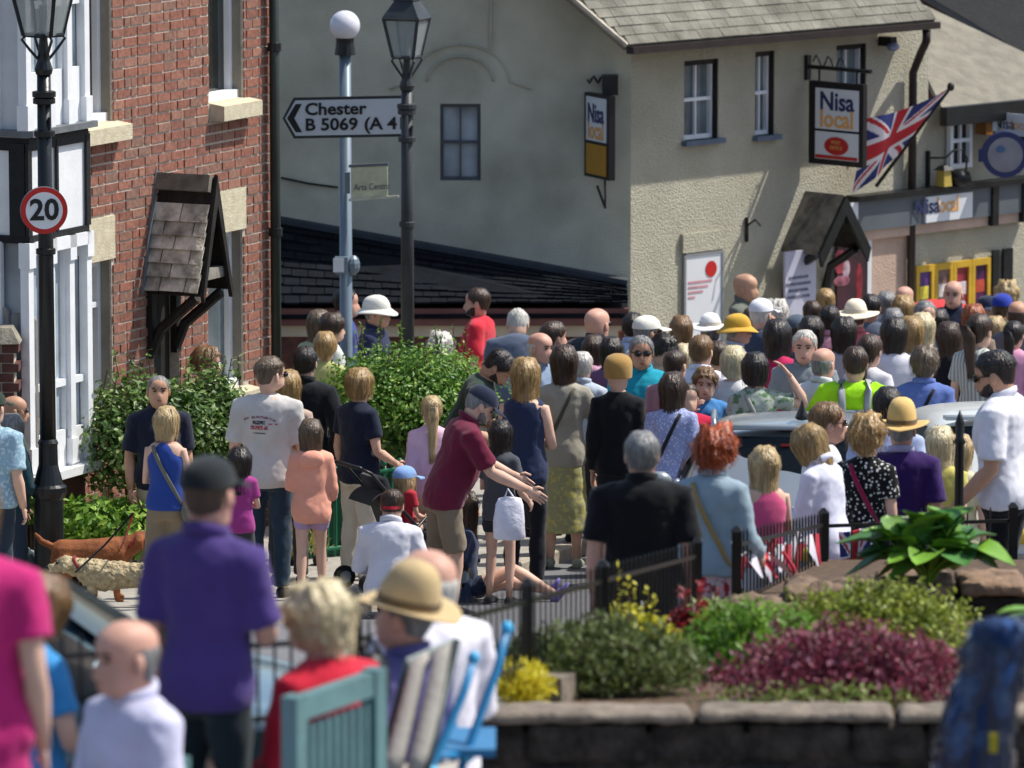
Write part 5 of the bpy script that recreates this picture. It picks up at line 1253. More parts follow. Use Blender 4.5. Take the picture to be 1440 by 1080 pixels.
    if hair == 'short': hair_shell(lambda a: L3(a, [(0, .83), (.6, .80), (.95, .60), (1.45, .44), (1.75, .50), (2.1, .24), (3.15, .18)]), .042, strips=st)
    elif hair == 'crop': hair_shell(lambda a: L3(a, [(0, .84), (.6, .82), (.95, .62), (1.45, .46), (1.8, .5), (2.1, .26), (3.15, .2)]), .02, ridg=.012, strips=st // 2)
    elif hair == 'fade':
        hair_shell(lambda a: L3(a, [(0, .80), (.9, .70), (1.5, .66), (3.15, .55)]), .04, strips=st); hair_shell(lambda a: L3(a, [(0, .9), (.8, .75), (1.1, .5), (1.5, .46), (1.8, .5), (2.2, .24), (3.15, .2)]), .012, ridg=.004, name='cropped_hair')
    elif hair == 'tousle': hair_shell(lambda a: L3(a, [(0, .74), (.6, .72), (1.0, .52), (1.5, .36), (1.8, .40), (2.1, .16), (3.15, .08)]), .085, ridg=.09, curl=.8, strips=st + 30)
    elif hair == 'bob': hair_shell(lambda a: L3(a, [(0, .80), (.55, .78), (.95, .05), (1.4, -.04), (2.2, -.06), (3.15, -.04)]) if not hl else L3(a, [(0, .80), (.55, .78), (.95, hl + .08), (1.4, hl), (3.15, hl)]), .095, K=15, ridg=.035, flare=.08, strips=st + 40)
    elif hair == 'shortf': hair_shell(lambda a: L3(a, [(0, .74), (.6, .68), (1.0, .40), (1.5, .28), (1.9, .24), (3.15, .02)]), .10, ridg=.06, strips=st + 30)
    elif hair == 'curly': hair_shell(lambda a: L3(a, [(0, .72), (.6, .66), (1.0, .3), (1.5, .15), (3.15, .0)]), .14, ridg=.10, curl=1.5, na=44, K=16, strips=st + 60)
    elif hair == 'long': hair_shell(lambda a: L3(a, [(0, .80), (.5, .78), (.95, (hl or -.9) + .3), (1.4, hl or -.9), (3.15, (hl or -.9) - .1)]), .095, K=20, ridg=.05, curl=.25, flare=.10, strips=st + 70)
    elif hair in ('pony', 'bun', 'updo'):
        hair_shell(lambda a: L3(a, [(0, .80), (.6, .76), (1.0, .55), (1.5, .40), (1.9, .36), (2.4, .16), (3.15, .12)]), .045, ridg=.03, strips=st)
        q = MB()
        if hair == 'pony':
            pl = hl or 1.5; c0 = headpt(math.pi, .62, .03); pts = [c0, c0 + Vector((0, -.10, .02)) * HH / .22]; sw = rr.uniform(-.15, .15)
            for k in range(1, 7): pts.append(c0 + Vector((sw * k / 6 * .4, -.16 + .05 * k / 6, -pl * k / 6)) * HH)
            q.tube([T(p) for p in pts], [(.07 * HH, .07 * HH), (.16 * HH, .14 * HH)] + [((.22 - .022 * k) * HH, (.17 - .016 * k) * HH) for k in range(6)], 10, up=(0, 1, 0))
            for k in range(50 if lod else 15):
                o1, o2 = Vector((rr.uniform(-.15, .15), rr.uniform(-.12, .1), 0)) * HH, Vector((rr.uniform(-.12, .12), rr.uniform(-.1, .1), rr.uniform(-.15, .05))) * HH
                q.tube([T(pts[1]), T(pts[3] + o1), T(pts[5] + o1), T(pts[-1] + o2)], .0025, 3)
            part(q, 'ponytail', hairmat(hc)); t_ = MB(); t_.ell(T(pts[0] + (pts[1] - pts[0]) * .6), (.085 * HH, .06 * HH, .085 * HH), 8, 6); part(t_, 'hair_tie', cloth('2a2a30'))
        else:
            c0 = headpt(math.pi, .75, .12); q.ell(T(c0), (.17 * HH, .15 * HH, .15 * HH), 12, 9); o = part(q, 'hair_bun', hairmat(hc)); soften(o, .012, 1, .03, WR2)
    elif hair == 'fringe': hair_shell(lambda a: .30 if a < 1.2 else L3(a, [(1.2, .48), (1.6, .44), (2.2, .2), (3.15, .18)]), .03, strips=0) if False else fringe(part, T, headpt, hairmat(hc), n, lod)
    # ---- hats
    if hat:
        q = MB(); hm_ = cloth(hatc)
        def dome(t0, th, tops=0, K=8, na=26, dent=0):
            rows = []
            for i in range(K + 1):
                t = t0 + (.997 - t0) * (i / K); ring = []
                for j in range(na):
                    a = 2 * math.pi * j / na; p = headpt(a, t, th); p.z += (th * HH + tops * HH) * sstep((t - t0) / (1 - t0)) ** .8
                    if dent and t > .75: p.z -= dent * HH * max(0, math.cos(a) * .5 + .5) * (abs(math.sin(a)) < .5) * sstep((t - .75) / .25)
                    ring.append(T(p))
                rows.append(ring)
            q.loft(rows, cap=(0, 1))
        def brim(t0, th, wd, drop, na=32, up=0):
            rows = []
            for i in range(4):
                k = i / 3; rows.append([T(headpt(2 * math.pi * j / na, t0, th + wd * k) + Vector((0, 0, (-drop * k * (1 + .35 * math.cos(4 * math.pi * j / na)) + up * abs(math.sin(2 * math.pi * j / na)) * k) * HH))) for j in range(na)])
            rows2 = [[p + Vector((0, 0, .006)) for p in r_] for r_ in rows[::-1]]
            q.loft(rows + rows2, cap=(0, 0))
        if hat == 'cap':
            dome(.66, .06, .02); rows = []
            for i in range(4):
                k = i / 3; rows.append([T(headpt(a_, .70, .06 + .42 * k * max(0, math.cos(a_ * 1.25))) + Vector((0, 0, (-.10 * k - .02) * HH))) for a_ in [-.95 + 1.9 * j / 12 for j in range(13)]])
            q.loft([r_ for r_ in rows], closed=False); pk = MB(); pk.loft([[p - Vector((0, 0, .006)) for p in r_] for r_ in rows], closed=False); part(pk, 'peak', hm_)
            o = part(q, 'cap', hm_)
        elif hat == 'bucket': dome(.64, .07, .06); brim(.65, .07, .26, .17); part(q, 'sun_hat', hm_)
        elif hat == 'wide': dome(.66, .07, .10, dent=.05); brim(.67, .07, .46, .10, up=.06); part(q, 'brimmed_hat', hm_)
        elif hat == 'trilby': dome(.64, .07, .34, dent=.2); brim(.65, .07, .34, .06, up=.12); part(q, 'straw_hat', hm_)
        elif hat == 'beanie':
            dome(.40, .115, .02, K=10); o = part(q, 'knitted_hat', hm_)
        if hat in ('wide', 'trilby'):
            q2 = MB(); q2.loft([[T(headpt(2 * math.pi * j / 26, t, .085) + Vector((0, 0, dz))) for j in range(26)] for t, dz in ((.67, .01), (.70, .03))], cap=(0, 0)); part(q2, 'hat_band', cloth('6a5a44' if hat == 'trilby' else 'c8c0b0'))
    if hat == 'headband' or strap == 'headband': pass
    # ---- face details
    if face or glasses:
        ys = lambda xx, t: headpt(math.asin(max(-1, min(1, xx / .36))), t).y
        if glasses:
            q = MB()
            for s in (-1, 1):
                c_ = Vector((s * .145 * HH, hy + .395 * HH, hz + .50 * HH)); q.loft([[T(c_ + Vector((.115 * HH * math.cos(t), dy - abs(math.cos(t)) * .0, .085 * HH * math.sin(t)))) for t in [2 * math.pi * i / 12 for i in range(12)]] for dy in (0, .012)])
                q.tube([T(c_ + Vector((s * .11 * HH, 0, .03 * HH))), T(Vector((s * .345 * HH, hy + .15 * HH, hz + .53 * HH))), T(Vector((s * .36 * HH, hy - .05 * HH, hz + .52 * HH)))], .004, 5)
            q.tube([T(Vector((-.05 * HH, hy + .43 * HH, hz + .52 * HH))), T(Vector((.05 * HH, hy + .43 * HH, hz + .52 * HH)))], .004, 5)
            part(q, 'sunglasses' if glasses == 'sun' else 'glasses', mat('dark_lens', '101214', .12, .1, 3, spec=.6) if glasses == 'sun' else mat('spectacle', '5a5048', .2, .1, 3))
        if face:
            for s in (-1, 1):
                if not glasses:
                    q = MB(); q.ell(T(Vector((s * .14 * HH, hy + .352 * HH, hz + .50 * HH))), (.06 * HH, .04 * HH, .028 * HH), 8, 6); part(q, 'eye', mat('eye_dark', '3a302a', .3, .2, 30))
                q = MB(); q.tube([T(Vector((s * .06 * HH, hy + .415 * HH, hz + .575 * HH))), T(Vector((s * .15 * HH, hy + .405 * HH, hz + .60 * HH))), T(Vector((s * .23 * HH, hy + .35 * HH, hz + .575 * HH)))], .0055, 5); part(q, 'eyebrow', hairmat('dark' if hc in ('white', 'grey', 'dark') else hc))
            q = MB(); q.tube([T(Vector((xx * HH, hy + (.425 - abs(xx) * .35) * HH, hz + .185 * HH))) for xx in (-.11, -.05, 0, .05, .11)], [(.004, .004), (.009, .007), (.010, .008), (.009, .007), (.004, .004)], 6); part(q, 'mouth', mat('lips', 'a5604f', .5, .05, 5))
    if beard:
        q = MB(); rows = []; NA = 23
        for i in range(7):
            ring = []
            for j in range(NA):
                a_ = -1.5 + 3.0 * j / (NA - 1); ab = abs(a_); tt = .10 if ab < .2 else .10 + .1 * sstep((ab - .2) / .3) + .2 * sstep((ab - .5) / .9)
                t = -.02 + (tt + .02) * i / 6; e = .022 * math.sin(math.pi * min(1, i / 6 * .9 + .1)) * (1 - sstep((ab - 1.15) / .35)) + .008 * noise.noise(Vector((a_ * 9, t * 20, x)))
                ring.append(T(headpt(a_, max(t, .0), e - (.006 if i in (0, 6) else 0))))
            rows.append(ring)
        q.loft(rows, closed=False)
        q.tube([T(headpt(a_, .235 - .05 * abs(a_) / .3, .012)) for a_ in (-.34, -.2, -.08, 0, .08, .2, .34)], [.003, .008, .009, .007, .009, .008, .003], 6); part(q, 'beard', hairmat(beard))
    if strap and strap != 'headband':
        q = MB(); s = strap[0]; pts = []
        for k in range(15):
            t = k / 14; z = (.825 - .30 * t); zz = min(.83, max(.5, z)); w, f, b = torso_at(zz); sx = s * (.05 - .145 * t) * h
            lim = min(.97, abs(sx) / (w + .01)); yb = -(b + off + .012) * math.sqrt(max(.05, 1 - lim ** 2.3)); pts.append(T((sx, yb, z * h)))
        q.tube(pts, [(.016, .004)] * 15, 6, up=(0, -1, 0)); part(q, 'bag_strap', cloth(strap[1]))
        if len(strap) > 2:
            q = MB(); q.ell(T((-s * .125 * h * w_, -.02, .50 * h)), (.05, .11, .09), 12, 8); o = part(q, 'shoulder_bag', cloth(strap[1])); soften(o, .014, 1, .01)
    return root, T, A, Lg, h
def fringe(part, T, headpt, m, n, lod):
    """hair round the back and sides of a bald head"""
    q = MB(); rows = []
    for t in (.18, .24, .32, .42, .52, .60, .64):
        ring = []
        for j in range(23):
            a = 1.35 + (2 * math.pi - 2.7) * j / 22; e = min(1, j / 3, (22 - j) / 3); k = .03 * e * min(1, (t - .17) / .05, (.645 - t) / .06) - .012 * (1 - e)
            lowr = .42 if abs(abs(a - math.pi) - 1.3) < .5 else .18
            ring.append(T(headpt(a, max(t, lowr if abs(a - math.pi) > 1.2 else t), k + .01 * noise.noise(Vector((a * 9, t * 12, 1))))))
        rows.append(ring)
    q.loft(rows, closed=False); return part(q, 'hair', m)
P = person
# ---- left pavement
P(17, 557, 80, 'bald man in glasses just showing beyond the lamp post at the left edge', d=43.7, hair='', skin='t', tc='3a4a44', glasses='clear')
P(14, 585, 35, 'woman with a grey bob in a dark teal coat left of the lamp post', d=43.0, sex='f', hair='bob', hc='grey', tp='jacket', tc='1f3d47', bt='jeans', bc='2c3a4a', arms=('down', 'mid'))
P(-12, 553, 25, 'man in a pale blue patterned t-shirt cut off by the left edge', d=42.3, build=1.2, hat='cap', hatc='2a3a30', tc='8fb0c2', tpat='blotch:b8ccd6:40', bt='jeans', bc='2a3644', arms=('down', 'down'))
P(222, 529, 172, 'grey-bearded man in a navy polo shirt facing us by the shrub', d=44.5, hair='crop', hc='grey', skin='m', tp='polo', tc='1e2436', bt='trousers', bc='b3a489', face=True, nod=-8, arms=('down', 'down'), stubble=1, build=1.1)
P(233, 575, 14, 'blonde woman in a blue vest top and khaki trousers with two dog leads', d=41.2, sex='f', hair='bob', hc='fair', tp='tank', tc='2b4690', bt='wide', bc='85765f', arms=('front', 'front'), strap=(-1, '6c6b60', 1), shoe='c8c4bc', stride=.4)
P(288, 490, 110, 'man in sunglasses with brown quiff behind the shrub by the house window', d=46.4, hair='tousle', hc='light', glasses='sun', tc='6a6a60', skin='r')
P(377, 503, 12, 'man in a pale grey printed t-shirt and jeans with cropped brown hair', d=43.3, hair='fade', hc='ash', tc='cbc7c2', bt='jeans', bc='2b3d4e', arms=('mid', 'front'), hyaw=38, glasses='sun', build=1.08, shoe='1d2024')
P(404, 524, 5, 'woman with long golden hair hidden behind the printed t-shirt', d=44.6, sex='f', hair='long', hc='gblond', tp='tee', tc='b8a090')
P(428, 489, 8, 'dark-haired man in a black jacket with his back to us', d=46.0, hair='short', hc='dark', tp='jacket', tc='14181e', bt='shorts', bc='7a2438', arms=('down', 'pocket'), build=1.1)
P(503, 521, 48, 'strawberry blonde woman in a navy top and cream trousers', d=45.0, sex='f', hair='bob', hc='gblond', hl=.06, tp='tee', tc='1b2236', bt='wide', bc='dad4c6', arms=('down', 'mid'), hyaw=-12, belly=.8, build=1.12, shoe='d8d4d0')
P(437, 593, -4, 'girl with long brown hair in a peach hooded top and lilac shorts', d=42.9, sex='f', hair='long', hc='ash', hl=-.62, tp='hoodie', tc='eba58c', bt='mini', bc='b59abc', stride=.6, hem=.44, arms=('front', 'mid'), shoe='3a3a40')
P(336, 632, 10, 'dark-haired girl in a magenta top behind the purple polo shirt', d=42.2, sex='f', hair='long', hc='dark', hl=-.5, tp='tee', tc='a03c84', arms=('front', 'front'))
b_ = P(552, 689, 8, 'boy in a white shirt with a red headband sitting on the kerb', d=42.5, h=1.62, seat='kerb', build=1.1, hair='short', hc='brown', tp='shirt', tc='d9d9e2', bc='26303e', lean=12, nod=8, arms=('lap', 'lap'))
P(568, 658, 40, 'fair-haired toddler in a light blue cap sitting in the pushchair', d=44.1, h=.98, seat='chair', sex='f', hair='long', hc='fair', hl=-.3, hat='cap', hatc='86a8dc', tp='tee', tc='b8303c', arms=('lap', 'lap'))
P(607, 558, -6, 'girl with a long blonde ponytail in a pale pink top and beige shorts', d=44.5, sex='f', hair='pony', hc='fair', hl=1.9, tp='long', tc='dcb6ca', bt='mini', bc='cdb79c', arms=('down', 'front'), shoe='c8c4c0')
maroon_ = P(684, 549, 78, 'man in a maroon polo shirt and navy cap bending forward with hands out', d=43.0, hair='short', hc='grey', hat='cap', hatc='232a3e', tp='polo', tc='6c2038', bt='shorts', bc='857865', lean=20, nod=12, arms=(((.02, .10, -.14), (.02, .24, -.21)), ((.02, .085, -.15), (.03, .235, -.225))), build=1.2, belly=1.0, beard='grey', face=True, handcurl=.25, shoe='2a2c30', stride=.3)
P(703, 594, 25, 'small dark-haired girl in a grey t-shirt beside the maroon polo shirt', d=44.1, sex='f', hair='long', hc='dark', hl=-.35, tp='tee', tc='4b4e54', bt='mini', bc='2c3038', arms=('front', 'mid'))
P(652, 694, 84, 'barelegged girl in lilac clogs sitting in the road beyond the maroon shirt', d=44.3, h=1.6, seat='long', sex='f', hair='long', hc='brown', tc='36405a', bt='mini', bc='242c40', shoe='8d82cc', arms=('rest', 'rest'))
P(716, 498, 100, 'dark bearded man in a dark green t-shirt bending his head', d=45.9, lean=24, nod=26, hair='short', hc='dark', skin='m', beard='dark', tc='2d3c32', arms=('mid', 'mid'), build=1.1)
P(738, 507, 18, 'woman with long wavy blonde hair in a navy sleeveless top', d=45.2, sex='f', hair='long', hc='gblond', hl=-.42, tp='sleeveless', tc='2a3450', bt='trousers', bc='191b22', arms=('front', 'front'), shoe='2c3a52')
P(793, 489, 4, 'woman with a brown bob in a beige cardigan and yellow-green patterned skirt', d=46.7, sex='f', hair='bob', hc='brown', hl=-.2, tp='long', tc='a6a192', bt='skirt', bc='a9a67c', bpat='blotch:c2bc70:26', skirt=(.17, .75), arms=('down', ((.07, .03, -.15), (.24, .06, -.225))), strap=(1, '5a574a'), shoe='9aa08c')
P(757, 468, 125, 'white-haired balding man in a blue checked shirt', hair='fringe', hc='white', skin='r', tp='shirt', tc='8496b0', face=True, arms=('front', 'mid'))
P(776, 453, 60, 'brown-haired man behind the white-haired man in checks', hair='short', hc='brown', tc='56606e', skin='r')
P(869, 504, 4, 'woman in a mustard knitted hat and black dress', d=46.2, sex='f', hair='', hat='beanie', hatc='a8854c', tp='long', tc='15161b', bt='skirt', bc='1c1d22', skirt=(.2, .4), arms=('down', 'down'))
P(818, 496, 12, 'white-haired man in a pale blue shirt behind the beige cardigan', d=47.5, hair='short', hc='white', tp='shirt', tc='b4bfcd')
# ---- behind the big shrub
P(527, 420, 108, 'man in a white sun hat and navy jacket by the charcoal lamp post', hair='short', hc='grey', hat='bucket', hatc='e2e0d6', tp='jacket', tc='2b3150', skin='r', glasses='clear')
P(465, 443, 65, 'brown-haired woman in a white top left of the grey pole', sex='f', hair='shortf', hc='brown', tp='tee', tc='dfe3da')
P(447, 439, 20, 'woman with long ash hair at the corner of the brick house', sex='f', hair='long', hc='ash', tc='a8b090')
P(484, 407, 95, 'tall dark-haired man hidden by the grey pole', hair='short', hc='dark', tc='3a4a8a', skin='r')
P(674, 406, -82, 'big bearded man in a bright red t-shirt in front of the lean-to', hair='short', hc='brown', beard='dark', tc='cf2f3f', build=1.3, belly=.8, skin='r', arms=('mid', 'mid'))
P(729, 441, 5, 'grey-haired man in a slate blue shirt stooping behind the red t-shirt', hair='short', hc='white', tc='5b667a', lean=22, nod=18, build=1.2)
P(619, 472, 10, 'white-haired woman half hidden by the top of the big shrub', sex='f', hair='curly', hc='white', tc='9aa0a0', d=50.5)
P(457, 470, 5, 'blonde woman in a yellow-green top at the left end of the big shrub', sex='f', hair='shortf', hc='blond', tc='b8b878', d=50.2)
# ---- middle of the crowd
P(838, 434, 32, 'big bald man in a navy shirt in front of the lean-to', hair='', skin='r', tp='shirt', tc='26303e', build=1.3, hs=1.12, glasses='sun')
P(834, 474, 8, 'girl with brown hair and a pink scarf in front of the big bald man', d=49.7, sex='f', hair='bob', hc='brown', tp='hoodie', tc='c79ab4')
P(859, 477, 14, 'dark-haired girl right of the pink scarf', d=49.1, sex='f', hair='bob', hc='dark', tp='tee', tc='7a5a80')
P(889, 460, 40, 'child with curly ginger hair behind the teal shirt', h=1.52, hair='curly', hc='ginger', tp='tee', tc='c9d2ea')
P(889, 441, 15, 'dark-haired man in a pale blue shirt beside the white flat cap', h=1.68, hair='short', hc='dark', tp='shirt', tc='b9c8e6')
P(907, 447, 60, 'man in a white cap and glasses at the corner of the shop', hair='short', hc='grey', hat='cap', hatc='ece8dc', tp='shirt', tc='c8ccc4', glasses='sun', skin='m')
P(902, 473, 178, 'grey-haired man in sunglasses and a teal shirt facing us', d=47.8, hair='short', hc='grey', skin='m', glasses='sun', face=True, tp='shirt', tc='1f9ab2', arms=('fold', 'fold'), build=1.1)
P(937, 474, 150, 'dark-haired man looking down beside the teal shirt', d=48.35, hair='tousle', hc='dark', tc='cfc9b2', nod=25)
P(958, 447, 0, 'woman with a smooth golden bob in front of the cream corner', sex='f', hair='bob', hc='light', hl=-.1, tc='c8c4b4')
P(998, 446, 20, 'person in a broad white sun hat below the notice panel', h=1.56, sex='f', hair='bob', hc='grey', hat='wide', hatc='f0eeec', tp='shirt', tc='38465e')
P(1035, 446, 80, 'grey-haired man in a mustard hat facing right', hair='short', hc='grey', hat='bucket', hatc='d2a640', tp='shirt', tc='b4bed6', skin='r', glasses='clear')
P(1046, 385, 110, 'tall bald man in an olive shirt standing by the shop porch', hair='', skin='m', tp='shirt', tc='6f7368', stubble=1, hs=1.05)
P(1058, 437, 5, 'woman with long brown hair below the tall bald man', sex='f', hair='long', hc='brown', tp='tank', tc='5c4a40', skin='t', arms=('down', 'head'))
P(1069, 423, 30, 'person in a white cap left of the lilac poster', hair='short', hc='white', hat='cap', hatc='e6e8f0', tc='3c4a60')
P(1091, 426, 12, 'woman with fluffy white hair in front of the lilac poster', sex='f', hair='curly', hc='white', tc='44506a')
P(1092, 453, 25, 'woman with long dark hair and a crimson top', sex='f', hair='long', hc='dark', tp='tee', tc='c22a5e', d=49.5)
P(985, 473, 18, 'man in a crisp white shirt with short brown hair', d=48.0, hair='short', hc='light', tp='shirt', tc='e2e2f0', build=1.12)
P(962, 487, 10, 'woman with a pale blonde bob left of the white shirt', d=48.9, sex='f', hair='bob', hc='wblond', tc='bcb490')
P(948, 493, 30, 'brown-haired lad with his head turned behind the lavender dress', d=47.3, hair='crop', hc='brown', tc='a07a88')
P(1010, 481, 5, 'brown-haired child between the white shirt and the blonde bob', d=49.4, hair='short', hc='brown', tc='cfd2da')
P(1031, 490, 12, 'woman with a short light blonde bob beside the raised arm', d=47.3, sex='f', hair='bob', hc='wblond', hl=.05, tc='d2d2d2')
P(1062, 499, -4, 'woman with a dark bob and green floral top raising her hand to her hair', d=46.5, sex='f', hair='bob', hc='dark', hl=.02, tp='tee', tc='a9b3a6', tpat='blotch:5f7a5a:16', arms=('down', 'head'), strap=(-1, 'a0a098'))
P(945, 527, 12, 'woman with long brown hair in a lavender flowered dress', d=45.5, sex='f', hair='long', hc='brown', hl=-.55, tp='dress', tc='98a2cc', tpat='floral:c6cce6:45', strap=(1, '2a2a32'), arms=('front', 'down'))
P(992, 519, 182, 'boy in a blue t-shirt facing us with a hand at his chin', d=46.8, hair='tousle', hc='light', tc='4b88c4', face=True, arms=('down', 'chin'))
P(967, 540, 170, 'child in a red top beside the lavender dress', d=46.3, hair='short', hc='brown', tc='c22444', ch=1)
P(1132, 465, 188, 'white-haired man in a grey polo shirt facing us', d=48.2, hair='short', hc='white', skin='r', tp='polo', tc='828b90', face=True, build=1.12, arms=('mid', 'mid'))
P(1156, 490, 35, 'bald man in a white shirt left of the hi-vis jacket', d=47.2, hair='fringe', hc='grey', skin='r', tp='shirt', tc='d9dce0')
P(1203, 489, 4, 'man in a lime hi-vis jacket seen from behind', d=46.6, hair='short', hc='brown', tp='hivis', tc='a4e61e', build=1.25, arms=('hip', 'mid'))
P(1187, 449, 2, 'woman with long straight dark hair in a grey top', sex='f', hair='long', hc='dark', hl=-.5, tp='tee', tc='a9adb6', d=50.5)
P(1222, 472, 25, 'girl with a brown ponytail in a white t-shirt beside the hi-vis jacket', d=48.5, sex='f', hair='pony', hc='brown', tp='tee', tc='d8d6dc')
P(1246, 411, 15, 'grey-haired man in a pale blue shirt in front of the pink-shaded wall', hair='short', hc='grey', tp='shirt', tc='bccadf')
P(1224, 415, 0, 'dark-haired man left of the pale blue shirt', hair='short', hc='dark', skin='m', tc='5a6474')
P(1203, 427, 5, 'person in a cream straw hat in front of the red poster', hair='short', hc='brown', hat='wide', hatc='eee2c8', tp='shirt', tc='b86a70')
P(1166, 431, 10, 'dark-haired man in pink below the porch point', hair='short', hc='dark', skin='r', tp='shirt', tc='c890a0')
P(1161, 407, 0, 'woman with fair hair piled up beside the red poster', sex='f', hair='updo', hc='blond', tc='b0a494')
P(1140, 448, 15, 'dark-haired woman between the grey polo and the fair updo', d=50.7, sex='f', hair='bob', hc='dark', tc='4a4e58')
P(1119, 446, 20, 'person in a slate cap with a red collar', hair='short', hc='dark', hat='cap', hatc='4a5664', tp='polo', tc='b84050')
P(1256, 437, 4, 'grey-haired woman behind the white t-shirt group', sex='f', hair='shortf', hc='grey', tc='c8c4c0')
P(1270, 418, 8, 'woman with honey blonde hair in front of the downpipe', d=54.8, sex='f', hair='bob', hc='blond', tc='8a8a92')
P(1271, 403, 30, 'pink-faced bald man by the shop downpipe', h=1.6, hair='', skin='r', tc='7a6a70')
P(1257, 450, 4, 'dark-haired woman in a white t-shirt in the right of the crowd', sex='f', hair='bob', hc='dark', tp='tee', tc='dddde6', d=49.6)
P(1281, 448, 10, 'girl with long strawberry blonde hair next to the white t-shirt', sex='f', hair='long', hc='gblond', hl=-.6, tc='cfcfd8', d=50.8)
P(1297, 443, 10, 'woman with long white hair in the right of the crowd', sex='f', hair='long', hc='wblond', hl=-.35, tc='7d8a94', d=51.6)
P(1300, 490, 10, 'boy in a lilac blue shirt with a dark shoulder strap', d=46.6, hair='tousle', hc='ash', tp='shirt', tc='6076b4', strap=(1, '20222c'))
P(1376, 443, 35, 'woman with a brown ponytail in a grey striped top', sex='f', hair='pony', hc='brown', tp='tee', tc='c4c6c2', tpat='vstripe:8f9690:26', d=49.6)
P(1369, 431, 10, 'woman with long ginger hair behind the striped top', d=53.4, sex='f', hair='long', hc='ginger', tc='8a7a6a')
P(1341, 395, 195, 'bald man in a navy polo shirt in front of the posters', hair='fringe', hc='white', skin='r', tp='polo', tc='1f283c', face=True, build=1.15)
P(1319, 437, 15, 'dark-haired woman in black beside the white-haired woman', sex='f', hair='bob', hc='dark', tc='17181c')
P(1334, 456, 25, 'girl with brown hair and a black top below the navy polo', sex='f', hair='long', hc='brown', tc='1e1f24', d=50.6)
P(1388, 418, 150, 'person in a dark peaked cap right of the posters', h=1.64, hair='short', hc='dark', hat='cap', hatc='2c3448', skin='m', tc='44505e')
P(1409, 416, 10, 'person in a royal blue cap and green t-shirt', hair='short', hc='brown', hat='cap', hatc='2b3d9c', tc='2c8a5c')
P(1416, 399, 5, 'fair curly-haired person at the back by the dark doorway', sex='f', hair='curly', hc='fair', tc='6a6a70')
P(1431, 424, 5, 'bald man in grey at the right edge of the crowd', hair='fringe', hc='brown', skin='m', tc='6c6c74')
P(1425, 453, 20, 'dark-haired girl in pink at the right edge', d=52.4, sex='f', hair='pony', hc='dark', tp='tee', tc='d79ab8')
P(1399, 447, 15, 'fair-haired person beyond the striped top', d=54.4, sex='f', hair='bob', hc='fair', tc='9a9a90')
P(1142, 424, 0, 'brown-haired man behind the lilac poster edge', d=55.0, hair='short', hc='brown', tc='586070')
P(1300, 424, 160, 'grey-haired man under the red parasol', hair='short', hc='grey', tc='6a707a')
# ---- in front of the cars
P(903, 609, 0, 'grey-haired man in a black polo shirt behind the railing', d=29.7, hair='short', hc='grey', skin='r', tp='polo', tc='121317', bt='trousers', bc='16171c', build=1.28, arms=('down', 'down'), hs=1.03)
P(1003, 606, 25, 'red-haired woman in a pale denim jacket and red patterned skirt', d=31.2, sex='f', hair='curly', hc='red', tp='jacket', tc='90a4b0', bt='skirt', bc='cbb2b2', bpat='blotch:98283a:20', skirt=(.12, .35), arms=('down', 'mid'), strap=(-1, '9c8656'), build=1.1, hem=.5)
P(1130, 606, -55, 'woman with a blonde bob in a white shirt looking down at the railing', d=34.9, sex='f', hair='bob', hc='gblond', hl=-.15, tp='shirt', tc='dedff0', bt='skirt', bc='c8d0e0', nod=24, lean=10, arms=('front', 'front'), face=True)
P(1076, 632, -15, 'girl with long fair hair and a pink top in front of the car', d=34.2, sex='f', hair='long', hc='fair', hl=-.75, tp='tank', tc='cf5580', bt='mini', bc='c8c8d0', arms=('front', 'front'))
P(1160, 567, 78, 'fair-haired man in sunglasses facing right beside the car', d=36.4, hair='short', hc='light', skin='r', glasses='sun', tc='e0e2e6', stubble=1, hs=1.06)
P(1218, 588, 16, 'woman with curly blonde hair in a black and white floral top', d=35.5, sex='f', hair='curly', hc='blond', tp='tee', tc='17181b', tpat='floral:c9c9c4:40', strap=(-1, '8a1f48'))
P(1268, 580, 8, 'man in a straw trilby and deep purple polo shirt', d=36.3, hair='short', hc='grey', skin='r', hat='trilby', hatc='d9b673', tp='polo', tc='38205e', build=1.15, collar='a8a4c8')
P(1248, 546, 5, 'dark-haired man in pale blue behind the straw trilby', d=37.8, hair='short', hc='dark', skin='m', tp='tee', tc='aebce2')
P(1322, 604, 18, 'woman with long silver hair in a yellow top', d=37.2, sex='f', hair='long', hc='wblond', hl=-.45, tp='tee', tc='c6bb66')
P(1350, 615, 10, 'fair-haired woman mostly hidden by the tall man', d=38.2, sex='f', hair='bob', hc='fair', tc='c9c2a0')
tall = P(1398, 495, -72, 'tall bearded man in sunglasses and a white shirt at the right edge', d=35.7, ground=base(35.7) + .2, hair='fade', hc='dark', skin='m', beard='dark', glasses='sun', tp='tee', tc='e4e4ec', bt='trousers', bc='15161a', arms=(((.03, .0, -.175), (.05, .12, -.31)), 'down'), build=1.5, hs=1.1, nod=8, lean=4, collar='dcdce6')
